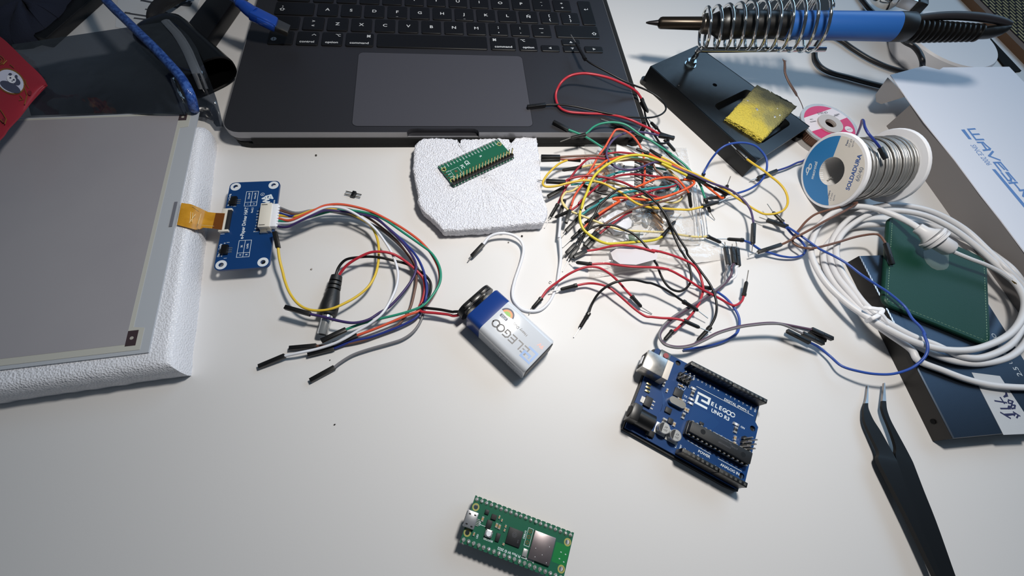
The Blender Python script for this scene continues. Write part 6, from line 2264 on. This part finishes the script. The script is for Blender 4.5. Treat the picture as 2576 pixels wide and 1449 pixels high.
J('green jumper wire arching up over the laptop corner and down to the right', 'green', [('E', [(850, 1030, 17), (930, 960, 18), (1050, 910, 19), (1230, 892, 20), (1400, 925, 20), (1540, 1010, 19), (1650, 1090, 18), (1800, 1170, 17), (1950, 1270, 16), (2100, 1370, 14)]), ('C', [(120, 250, 13), (300, 365, 12), (420, 455), (530, 545), (640, 665, 10), (720, 780), (790, 890, 8), (840, 1030, 8)])],
  [('E', (800, 1078), (580, 1128), (420, 1185, 14), f, 16, 15.5), ('C', (865, 1090), (945, 1315), (1020, 1435, 1), f, 7, 4)])
J('orange jumper wire peaking above the laptop front edge', 'coral', [('B', [(700, 100, 9)]), ('A', [(700, 1330, 10), (740, 1200), (800, 1090, 11), (880, 980), (950, 880, 12), (1020, 740), (1100, 600, 13), (1160, 490), (1210, 410, 15), (1300, 290), (1380, 150, 19)]), ('E', [(1240, 1030, 21), (1290, 1000, 22), (1360, 1005, 22), (1440, 1042, 21), (1530, 1112, 19), (1600, 1200, 17)]), ('A', [(1955, 320, 15), (1995, 460, 13), (2018, 620, 12), (2015, 800, 11), (1995, 1000, 9), (1970, 1120, 8)])],
  [('B', (672, 205), (598, 435), None, d, 9, 8), None], group=TG)
J('purple jumper wire making a loop at the top of the tangle', 'purple', [('A', [(2150, 48, 14), (1950, 15, 15), (1800, 12, 16), (1650, 42, 17), (1500, 112, 18), (1400, 212, 18), (1342, 330, 18), (1330, 430, 17), (1370, 540, 16), (1440, 612, 16), (1550, 672, 16), (1700, 697, 16), (1850, 682, 16), (2000, 632, 17), (2150, 572, 17), (2280, 556, 17), (2400, 582, 16.5)]), ('C', [(100, 492, 16), (300, 562, 15.5), (500, 642, 15.5), (700, 722, 15.5), (850, 792, 15), (1000, 852, 14), (1200, 922, 13), (1350, 1002, 12), (1480, 1112, 12), (1580, 1242, 11), (1625, 1370, 11)])],
  [('A', (2270, 82), (2545, 125), None, d, 13.5, 13), ('D', (1648, 400), (1632, 728), (1618, 865, 6), d, 11, 9)], group=TG)
J('brown jumper wire leaving a wide black end left of the tangle', 'brown', [('A', [(800, 448, 14), (1100, 437, 15), (1300, 455, 15), (1500, 480, 15), (1750, 492, 15), (1950, 522, 15), (2150, 590, 15)]), ('K', [(1680, 690, 14), (1800, 800, 13), (1920, 890, 12), (2060, 950, 11)])],
  [('A', (492, 466), (150, 462), None, d, 13.5, 13), None], group=TG)
J('rust red jumper wire running beside the brown one from the same wide end', 'rust', [('A', [(700, 510, 12.5), (870, 490, 13.5), (1150, 487, 14), (1310, 502, 14), (1500, 520, 14)]), ('K', [(1000, 515, 14), (1200, 500), (1400, 535, 14), (1560, 575, 14), (1660, 620, 13)])],
  [('A', (492, 505), (150, 515), None, d, 12.0, 11.5), None], group=TG)
J('crimson jumper wire dropping steeply to a slim black pin end beside the foam pad', 'crimson', [('A', [(520, 1180, 6), (590, 1030, 8), (640, 915, 10), (690, 830, 11), (770, 720, 12), (860, 620, 13), (980, 512, 14), (1080, 487, 14.5), (1300, 497, 14.5), (1500, 522, 14)])],
  [('B', (455, 100), (318, 325), (215, 525, .8), f, 5, 3), None], group=TG)
J('crimson jumper wire curving under the purple loop across the printed label', 'crimson', [('K', [(560, 410, 9), (650, 385, 10), (750, 368, 11), (950, 350, 11.5), (1150, 368, 11.5), (1330, 392, 11)])], group=TG)
J('thick lemon jumper wire forming the big arch around the tangle', 'lemon', [('B', [(2200, 740, 8), (1950, 772, 7), (1700, 792, 7), (1500, 806, 7), (1350, 808, 7), (1200, 762, 8), (1050, 672, 9), (930, 570, 10), (870, 460, 11), (847, 330, 12), (862, 200, 13), (900, 80, 14)]), ('A', [(880, 1390, 15), (920, 1240, 16), (980, 1100, 17), (1030, 962, 18), (1100, 822, 19), (1180, 732, 20), (1300, 632, 21), (1450, 542, 21), (1600, 472, 21), (1750, 438, 21), (1900, 430, 20), (2050, 446, 20), (2200, 492, 19), (2350, 552, 18), (2500, 612, 17)]), ('C', [(150, 512, 17), (300, 592, 16.5), (450, 662, 16)])],
  [('D', (165, 615), (375, 365), (470, 248, 11), f, 9, 10), ('C', (565, 722), (865, 832), None, d, 14, 12.5)], r=.95, group=TG)
J('yellow jumper wire bulging left over the foam pad edge', 'yellow', [('A', [(500, 572, 12), (380, 662, 12), (280, 762, 12), (210, 862, 12), (182, 930, 12), (200, 980, 12), (280, 1002, 12), (450, 982, 13), (650, 932, 14), (850, 892, 15), (1000, 887, 15.5), (1150, 907, 15.5), (1300, 952, 15), (1450, 1032, 15), (1600, 1112, 14), (1750, 1222, 14), (1900, 1312, 13), (2100, 1372, 12), (2300, 1392, 11)]), ('C', [(0, 1232, 11), (200, 1252, 10), (400, 1266, 9.5), (600, 1272, 9.5), (720, 1248, 9.5)])],
  [('A', (625, 515), (860, 535), None, 'slim', 12, 11), ('C', (818, 1226), (1078, 1150), (1290, 1060, 8), f, 9.5, 9)], group=TG)
J('pale yellow jumper wire running right from the slim black pin end below the brown wire', 'pale', [('A', [(960, 628, 10), (1050, 612, 11), (1250, 592, 13), (1450, 552, 15), (1700, 502, 15.5), (2000, 512, 15.5), (2300, 592, 14), (2420, 662, 13), (2540, 790, 12)]), ('C', [(410, 750, 11), (425, 770, 10)])],
  [('A', (868, 648), (532, 705), (412, 732, 8), f, 9.5, 9), None], group=TG)
J('orange jumper wire running right from a black end at the top of the tangle', 'orange', [('K', [(1600, 402, 15), (1800, 502, 16), (2000, 592, 15.5), (2200, 692, 14.5), (2330, 765, 14)]), ('C', [(760, 800, 11), (860, 872, 10), (950, 942, 9), (1050, 1022, 8), (1130, 1085, 7)])],
  [('K', (1545, 378), (1292, 275), (1100, 205, 16), f, 14, 15), ('C', (1178, 1062), (908, 1090), None, f, 6, 5)], group=TG)
J('yellow jumper wire swinging out right over the black stand corner', 'yellow', [('C', [(1650, 532, 17), (1800, 632, 16), (1900, 712, 15), (2050, 832, 14), (2150, 952, 13), (2197, 1080, 12), (2190, 1200, 11), (2120, 1288, 11), (2000, 1335, 10), (1850, 1345, 10), (1750, 1316, 10), (1600, 1230, 10), (1450, 1130, 10.5), (1300, 1030, 11), (1150, 930, 12), (1000, 842, 13), (850, 765, 13.5), (700, 692, 14), (500, 602, 14), (300, 490, 13.5)])],
  [('C', (1535, 452), (1370, 300), (1245, 178, 19), f, 18, 18.5), ('K', (1800, 445), (1562, 297), (1372, 175, 12), f, 13, 12.5)], group=TG)
J('black jumper wire running diagonally from the laptop corner through the tangle', 'black', [('E', [(1720, 830, 11), (1760, 930, 11.5), (1800, 1010, 12), (1860, 1100, 13), (1950, 1230, 14), (2080, 1370, 14)]), ('C', [(130, 222, 14), (260, 372, 14), (420, 512, 13.5), (560, 632, 13), (700, 752, 12), (860, 842, 10), (950, 892, 9)])],
  [('E', (1700, 700), (1640, 590), None, 'slim', 10, 10.5), ('C', (1012, 925), (1195, 1018), None, f, 8, 6.5)], group=TG)
J('black jumper wire curling between two black ends at the laptop corner', 'black', [('E', [(1500, 1042, 15), (1650, 1112, 15), (1800, 1172, 15), (1950, 1212, 14.5), (2030, 1204, 14), (2065, 1170, 13.5)])],
  [('E', (1392, 992), (1190, 892), (1040, 842, 15), f, 15.4, 15.4), ('C', (205, 130), (375, 325), (425, 405, 4), f, 12, 9)], group=TG)
J('black jumper end standing against the laptop corner with a bare pin', 'black', [('E', [(1905, 1000, 11), (1935, 1045, 11), (1980, 1075, 12)])], [('E', (1888, 985), (1795, 892), (1758, 838, 10), f, 10.5, 10.5), None], group=TG)
J('teal jumper wire passing behind the lemon arch across the barcode', 'teal', [('A', [(690, 962, 8), (900, 942, 8), (1050, 922, 8.5), (1180, 882, 9), (1250, 850, 9.5), (1400, 790, 10), (1550, 742, 10.5), (1700, 712, 10.5), (1850, 690, 10)]), ('K', [(1500, 642, 10), (1700, 662, 9.5), (1900, 702, 9)])], group=TG)
J('green jumper wire from a wide black pin end up through the middle of the tangle', 'teal', [('B', [(940, 250, 6), (1000, 200, 7), (1150, 112, 8), (1280, 22, 9)]), ('A', [(1200, 1272, 9), (1350, 1202, 10), (1500, 1150, 11), (1700, 1100, 11.5), (1900, 1062, 11.5), (2100, 1032, 11.5), (2300, 1010, 11)]), ('K', [(1900, 1050, 11), (2080, 1000, 10), (2125, 985, 10), (2140, 1045, 9), (2100, 1120, 8.5), (2040, 1165, 8)])],
  [('B', (875, 295), (595, 590), (515, 700, 1.2), d, 5, 3), None], r=.92, group=TG)
J('crimson jumper wire from the grey pin end at the foam pad edge', 'crimson', [('A', [(650, 862, 12), (800, 822, 13), (1000, 802, 14), (1150, 812, 14.5), (1350, 842, 14.5), (1500, 882, 14), (1650, 932, 13), (1800, 1002, 12), (1950, 1070, 11), (2100, 1140, 10), (2250, 1185, 9)]), ('C', [(80, 1070, 9), (170, 1075, 8)])],
  [('A', (590, 915), (240, 902), (92, 880, 11), d, 12, 11.5), None], group=TG)
J('crimson jumper wire sweeping from the lower left black end across the barcode', 'crimson', [('B', [(800, 130, 9), (920, 20, 10)]), ('A', [(830, 1300, 11), (930, 1200, 11.5), (1000, 1140, 12), (1100, 1052, 12.5), (1200, 962, 13), (1320, 882, 13), (1450, 832, 13), (1600, 792, 13), (1800, 777, 13), (2000, 790, 12.5), (2200, 812, 12), (2400, 832, 11.5)]), ('K', [(1900, 872, 11), (2050, 932, 10.5), (2150, 1002, 10), (2190, 1080, 9), (2165, 1140, 8.5)])],
  [('B', (690, 215), (402, 335), (272, 350, 5), f, 8, 6), None], group=TG)
J('brown jumper wire doubled back at the right end of the tangle', 'brown', [('M', [(490, 800, 7), (700, 642, 9), (950, 492, 11), (1200, 382, 12), (1500, 292, 13), (1800, 222, 13), (2050, 152, 13), (2250, 52, 12)]), ('K', [(2370, 1090, 11.5), (2402, 1000, 11), (2380, 932, 10.5), (2300, 907, 10.5), (2190, 910, 10)])],
  [('M', (480, 830), (240, 1110), None, d, 6, 5), None], group=TG)
J('crimson jumper wire beside the brown one in the same black block', 'crimson', [('M', [(640, 790, 7), (780, 690, 8), (920, 590, 9), (1060, 490, 9.5), (1200, 420, 9.5)])], [('M', (540, 880), (300, 1160), None, d, 5.5, 4.5), None], group=TG)
J('orange jumper wire crossing the lower tangle and doubling back at the right', 'orange', [('M', [(650, 392, 9), (800, 302, 10), (950, 202, 11)]), ('K', [(820, 1285, 12.5), (1000, 1268, 13), (1200, 1282, 14), (1500, 1310, 14.5), (1800, 1272, 14.5), (2100, 1172, 14), (2350, 1062, 13), (2462, 980, 12.5), (2440, 920, 12), (2350, 890, 11.5), (2250, 900, 11)])],
  [('M', (515, 485), (300, 620), None, f, 8, 7), None], r=.92, group=TG)
J('crimson jumper wire running under the orange one to the upper right', 'crimson', [('M', [(650, 430, 7), (850, 292, 8.5), (1050, 192, 9.5), (1250, 112, 10.5), (1430, 52, 11)]), ('K', [(1500, 1162, 11.5), (1700, 1100, 11.5), (1900, 1062, 11), (2050, 1030, 10.5), (2115, 985, 10)])],
  [('M', (455, 575), (245, 655), None, f, 6, 5), None], group=TG)
J('orange jumper wire arching to a black pin end at the right of the tangle', 'orange', [('K', [(1250, 1075, 12), (1300, 1050, 13), (1450, 990, 14), (1650, 900, 15), (1850, 860, 16), (2000, 857, 16), (2120, 890, 15.5), (2220, 990, 14.5), (2300, 1090, 13)])],
  [None, ('K', (2360, 1165), (2400, 1465), (2450, 1690, 1.5), f, 11, 5)], group=TG)
J('black jumper wire with a short black end behind the left side of the lemon arch', 'black', [('K', [(460, 1135, 9), (600, 1180, 9), (750, 1205, 9.5), (900, 1216, 10), (1100, 1226, 10)])], [('K', (405, 1105), (205, 1012), None, f, 8.5, 8), None], group=TG)
J('black jumper wire making the big downward loop below the tangle', 'black', [('M', [(110, 1020, 5), (150, 950, 6), (300, 802, 8), (450, 722, 9.5), (650, 690, 11), (850, 702, 12), (1000, 762, 12), (1200, 852, 12), (1350, 972, 11.5), (1500, 1132, 11), (1600, 1292, 10), (1680, 1449, 9)]), ('G', [(80, 162, 8), (130, 302, 7), (200, 432, 6), (290, 522, 5.5), (400, 560, 5.5), (480, 540, 6), (550, 482, 6), (596, 390, 7), (590, 280, 7.5), (550, 130, 8), (480, 0, 9)]), ('M', [(2180, 1180, 10), (2060, 920, 11), (1960, 680, 11.5), (1880, 510, 12), (1800, 370, 12)])],
  [('B', (770, 815), (605, 985), (525, 1075, 1.5), d, 5.5, 4), None], group=TG)
J('black jumper wire arching over the tangle and running down past the red wires', 'black', [('M', [(165, 1030, 6), (210, 960, 7), (270, 832, 9), (330, 702, 11), (400, 560, 13), (470, 450, 14), (540, 302, 16)]), ('K', [(560, 1400, 16.5), (650, 1320, 17.5), (800, 1180, 19), (950, 1092, 20), (1100, 1070, 20.5), (1250, 1080, 20.5), (1400, 1130, 20), (1550, 1232, 19), (1700, 1372, 18)]), ('M', [(1750, 302, 17), (1850, 432, 16), (1930, 560, 15), (2000, 690, 14), (2080, 830, 13), (2150, 952, 12), (2300, 1182, 10.5)]), ('G', [(540, 0, 9), (620, 100, 8.5), (700, 202, 8), (880, 452, 7.5), (960, 642, 7.5), (984, 800, 7), (960, 950, 7)])],
  [('B', (820, 870), (660, 1075), (540, 1310, .6), d, 5, 3), ('G', (885, 1105), (690, 1310), None, f, 6, 4.5)], group=TG)
J('dark red jumper wire from the black cluster curving far right and down', 'red', [('B', [(1150, 915, 6), (1300, 880, 8), (1450, 846, 10), (1600, 836, 11), (1750, 846, 12), (1950, 882, 12), (2200, 952, 12)]), ('D', [(0, 832, 11.5), (150, 862, 11), (350, 922, 10), (550, 1002, 9), (680, 1082, 8), (760, 1192, 7)]), ('G', [(740, 340, 6), (775, 480, 5.5), (775, 560, 5.5), (740, 682, 5), (700, 772, 5), (640, 862, 5), (560, 962, 4.5), (450, 1062, 4), (370, 1140, 4)])],
  [('B', (965, 935), (735, 1055), None, d, 4.5, 4), ('G', (312, 1162), (190, 1302), None, f, 4, 3.5)], group=TG)
J('dark red jumper wire ending in an upright pin at the far right of the wires', 'red', [('B', [(1300, 1166, 8), (1500, 1190, 10), (1750, 1220, 12), (2000, 1230, 13), (2250, 1240, 13), (2450, 1272, 12)]), ('G', [(0, 196, 12), (150, 206, 11.5), (300, 252, 11), (450, 332, 10), (600, 422, 9), (750, 522, 8), (900, 602, 7), (1050, 682, 6), (1150, 740, 5), (1250, 776, 5), (1330, 742, 5), (1375, 690, 5)])],
  [('B', (1062, 1182), (782, 1145), (690, 1108, 4), f, 7, 6), ('G', (1393, 630), (1438, 412), (1466, 240, 10), f, 5, 7.5)])
J('dark red jumper wire arching beside the white wire above the battery', 'red', [('P', [(860, 612, 4), (950, 542, 6), (1050, 472, 9), (1150, 424, 11), (1240, 402, 12), (1330, 412, 12), (1420, 462, 10), (1500, 532, 8), (1570, 612, 6)])],
  [('P', (805, 688), (720, 785), (690, 838, .8), f, 3.2, 2), ('P', (1623, 668), (1715, 770), (1812, 832, .8), f, 4.5, 3)])
J('dark red jumper wire from the pin end near the white wire down to the right', 'red', [('P', [(1230, 554, 5), (1330, 562, 7), (1420, 592, 8), (1500, 652, 8), (1580, 722, 7), (1660, 792, 6.5), (1750, 852, 6.5)]), ('G', [(0, 950, 7), (150, 966, 7.5), (300, 972, 8), (400, 985, 8.5)])],
  [('P', (1128, 572), (978, 610), (880, 627, 3.6), f, 4.2, 3.6), ('G', (482, 1006), (722, 1112), (900, 1186, 6.5), f, 8.5, 8)])
J('black jumper wire arching high between two pin ends on the bare desk', 'black', [('P', [(1265, 742, 5), (1320, 652, 8), (1400, 582, 11), (1500, 537, 13), (1640, 521, 14), (1760, 546, 13)]), ('G', [(0, 440, 12), (150, 502, 11), (300, 592, 10), (400, 662, 9)])],
  [('P', (1238, 822), (1157, 955), (1100, 1045, .8), f, 3.5, 2), ('G', (472, 712), (700, 855), (850, 970, 5), f, 8.5, 7)])
J('white jumper wire bent in a double curve from a grey tipped end to the tangle', 'white', [('P', [(330, 130, 6), (420, 98, 7), (520, 106, 6), (590, 141, 5), (630, 192, 4), (640, 262, 3), (620, 352, 2.4), (590, 442, 2), (560, 532, 1.6), (540, 632, 1.6), (555, 712, 1.4), (620, 782, 1.4), (700, 806, 1.4), (790, 796, 1.4), (860, 741, 1.4), (910, 661, 1.4), (945, 561, 1.6), (965, 441, 2), (980, 331, 3), (976, 221, 4), (968, 121, 5)]), ('B', [(470, 700, 5.5), (485, 550, 5.5), (495, 420, 5.5)])],
  [('P', (275, 197), (168, 310), (135, 352, 1.8), d, 5, 3), ('B', (500, 270), (575, 30), None, d, 5.5, 6)], r=.98)
J('yellow jumper wire curling at the lower left and running right under the black loop', 'pale', [('A', [(830, 992, 9), (720, 1070, 9), (640, 1090, 9.5), (600, 1095, 10), (545, 1160, 10), (523, 1225, 10), (542, 1310, 9.5), (600, 1382, 9)]), ('B', [(540, 62, 9.5), (600, 160, 9), (680, 222, 8.5), (850, 292, 8), (1000, 352, 7.5), (1150, 412, 7), (1300, 472, 7), (1450, 522, 7.5), (1600, 560, 8), (1800, 580, 8), (2100, 592, 8), (2400, 602, 7.5)]), ('D', [(0, 537, 7), (250, 552, 6), (500, 592, 5), (700, 616, 4.5)])],
  [None, ('D', (888, 605), (1118, 710), (1212, 782, 2.5), f, 4.5, 3.5)], group=TG)
J('blue jumper wire standing in a round loop against the black stand corner', 'blue', [('C', [(870, 612, 6), (930, 502, 10), (1010, 392, 15), (1100, 292, 19), (1230, 217, 22), (1400, 187, 23), (1550, 196, 22), (1680, 241, 21), (1780, 331, 19), (1850, 441, 17), (1865, 561, 15), (1840, 691, 13), (1770, 801, 11), (1680, 881, 9), (1550, 951, 8), (1400, 1001, 7), (1300, 1021, 7)])],
  [('C', (838, 690), (826, 735), None, f, 5, 2.5), ('C', (1222, 1028), (1060, 935), None, f, 7.5, 8.5)])
J('black jumper end pointing upright between the yellow and purple wires', 'black', [('C', [(1195, 990, 5), (1190, 1020, 6)])], [('C', (1200, 975), (1222, 870), (1276, 730, 11), f, 5, 7), None])
J('dark blue jumper wire passing behind the solder reel and draped over it', 'navy', [('C', [(2200, 582, 4), (2350, 512, 4), (2480, 462, 4)]), ('1', [(2060, 372, 3), (2110, 352, 4), (2140, 345, 10)]), ('N', [(880, 500, 18), (910, 440, 30), (935, 370, 42), (945, 325, 50), (962, 340, 55), (975, 400, 58), (1010, 470, 58), (1060, 530, 57), (1110, 590, 55.5)])],
  [('C', (2022, 642), (1712, 762), (1592, 797, 2.5), d, 4, 3), ('N', (1148, 640), (1215, 770), None, d, 53.5, 51)])
# three ribbon wires: grey, plum and white
rib_top = [(0, (1240, 1072), (1192, 790), (1180, 700)), (1, (1335, 1050), (1300, 790), (1300, 735)), (2, (1402, 1092), (1378, 808), (1362, 690))]
base = [(1190, 200, 8), (1195, 260, 7), (1170, 340, 6), (1115, 435, 5.5), (1000, 535, 5), (850, 635, 5), (700, 735, 5), (500, 855, 5), (330, 965, 5.5), (205, 1075, 6), (138, 1175, 7), (122, 1260, 8), (170, 1340, 9), (280, 1390, 10), (430, 1405, 10), (610, 1375, 11), (810, 1285, 12), (1010, 1185, 13), (1300, 1100, 14), (1550, 1060, 15), (1800, 1040, 15.5), (2000, 1060, 15)]
rib = thing('ribbon_lead', 'ribbon of grey, plum and white wires looping around the corner of the blue development board', 'cable', fat('G', base[14][:2], 0))
for k, col in ((0, 'grey'), (1, 'plum'), (2, 'white')):
    o = k - 1
    pts = []
    for i, (x, y, z) in enumerate(base):
        if i < 3:
            pts.append((x + 62 * o + (20 if k else 0), y + (10 * o if i else 0), z))
        elif i < 12:
            pts.append((x + 12 * o, y + 12 * o, z) if k < 2 else (x - 2, y - 2, z - 1.5))
        else:
            pts.append((x - 4 * o, y - 12 * o, z) if k < 2 else (x, y + 6, z - 1.5))
    _, a, b, pn = rib_top[k]
    A, B, P = fat('D', a, 8), fat('D', b, 7.5), fat('D', pn, 6.5)
    A2, B2 = [(fat('J', (1850, 420), 13.5), fat('J', (2225, 605), 11)), (fat('J', (2010, 345), 14.5), fat('J', (2390, 520), 13)), (fat('J', (1975, 375), 11.5), fat('J', (2260, 560), 10))][k]
    pp = [A + (B - A).normalized() * .6] + wpath([('G', pts)]) + [A2 + (B2 - A2).normalized() * .6]
    bm = new()
    tube(bm, smooth_path(pp, 5), .8, 8)
    w_ = obj('wire', bm, W[col], rib, world=True, angle=60, label=col + ' wire')
    connector(w_, A, B, 'dupont', P)
    connector(w_, A2, B2, 'dupont')
J('long blue jumper wire running over the white cord and the green wallet', 'blue', [('J', [(2060, 620, 4), (2150, 672, 4), (2350, 832, 5)]), ('O', [(430, 440, 8), (600, 490, 11), (750, 512, 13), (900, 508, 15), (1050, 462, 18), (1150, 392, 21), (1200, 322, 23), (1207, 240, 24.5), (1170, 140, 24)]), ('Z', [(1330, 1240, 24), (1290, 1170, 23), (1210, 1088, 21), (1140, 978, 19.5), (1000, 858, 19), (900, 792, 19), (750, 692, 18), (620, 592, 16), (500, 522, 14), (360, 452, 13), (220, 352, 12), (100, 272, 9)])],
  [('J', (1985, 585), (1570, 372), None, d, 4, 4), ('D', (2200, 455), (1862, 345), (1738, 298, 7), d, 7, 7.5)])
J('short blue jumper wire bending back left of the coiled white cord', 'blue', [('D', [(2200, 490, 7), (2290, 590, 6), (2390, 662, 5), (2470, 752, 4), (2492, 830, 3.5), (2440, 912, 3), (2300, 950, 3), (2100, 930, 4), (1900, 872, 5), (1750, 822, 6), (1600, 722, 8)])],
  [('D', (2125, 382), (1958, 212), (1868, 82, 9), f, 8, 8.5), ('D', (1480, 672), (1222, 652), (1062, 650, 9), f, 9.5, 9)])
J('brown jumper wire folded over the white cord onto the green wallet', 'brown', [('D', [(2180, 705, 9), (2300, 640, 11), (2450, 560, 12)]), ('Z', [(170, 342, 14), (300, 272, 17), (420, 202, 19), (560, 132, 20), (680, 62, 20), (708, 36, 19), (690, 38, 18.4), (600, 62, 18), (450, 102, 16), (330, 142, 13), (250, 202, 10), (190, 272, 8), (150, 322, 7), (122, 372, 7), (140, 412, 7), (200, 442, 8), (290, 452, 12), (400, 432, 13), (550, 392, 13), (700, 347, 14), (850, 322, 17), (920, 337, 19)])],
  [('D', (2092, 745), (1720, 865), (1580, 912, 5), d, 8, 6), ('Z', (972, 405), (1030, 600), None, d, 19.5, 17.6)])
J('blue jumper wire bowing out beneath the ribbon of three', 'blue', [('G', [(960, 548, 4), (1020, 588, 4), (1120, 662, 3.5), (1220, 772, 3.5), (1300, 902, 3.5), (1330, 1022, 3.5), (1315, 1142, 3.2), (1270, 1212, 3), (1150, 1292, 2.6), (1000, 1352, 2.2), (800, 1402, 2), (620, 1428, 2), (480, 1440, 2)])],
  [('G', (900, 515), (690, 482), (590, 465, 3), f, 4, 3.6), None])
J('coral jumper wire rising from a slim pin end left of the black cluster', 'coral', [('B', [(960, 480, 5), (1050, 402, 6), (1150, 332, 7)])], [('B', (880, 560), (695, 725), (540, 875, .8), f, 4, 2.5), None], group=TG)
J('orange jumper wire rising from a wide black end at the foam pad right corner', 'orange', [('A', [(680, 930, 9)]), ('K', [(100, 930, 11), (250, 842, 13), (400, 722, 14.5), (550, 622, 15.5), (680, 522, 16), (800, 488, 16), (950, 442, 16), (1100, 422, 15)])], [('A', (575, 1015), (270, 1185), (235, 1225, 4), d, 7, 5.5), None], group=TG)
J('short black jumper end lying across the bag beside the green wire', 'black', [('M', [(680, 145, 8), (780, 105, 8.5), (900, 88, 9), (1020, 98, 9)])], [('M', (612, 172), (262, 370), None, d, 7, 5.5), None], group=TG)
J('green jumper wire tucked under the brown pair in the lower tangle', 'teal', [('M', [(1480, 280, 9), (1580, 240, 10), (1680, 205, 10), (1800, 170, 9)])], group=TG)
J('pale yellow jumper wire curling at the right end of the bag', 'pale', [('K', [(680, 955, 9), (850, 985, 9.5), (1000, 1030, 10), (1120, 1070, 10)]), ('M', [(1500, 160, 9), (1700, 190, 9), (1850, 215, 8.5), (1980, 240, 8), (2100, 230, 7.5), (2190, 180, 7), (2220, 110, 7)])], group=TG)
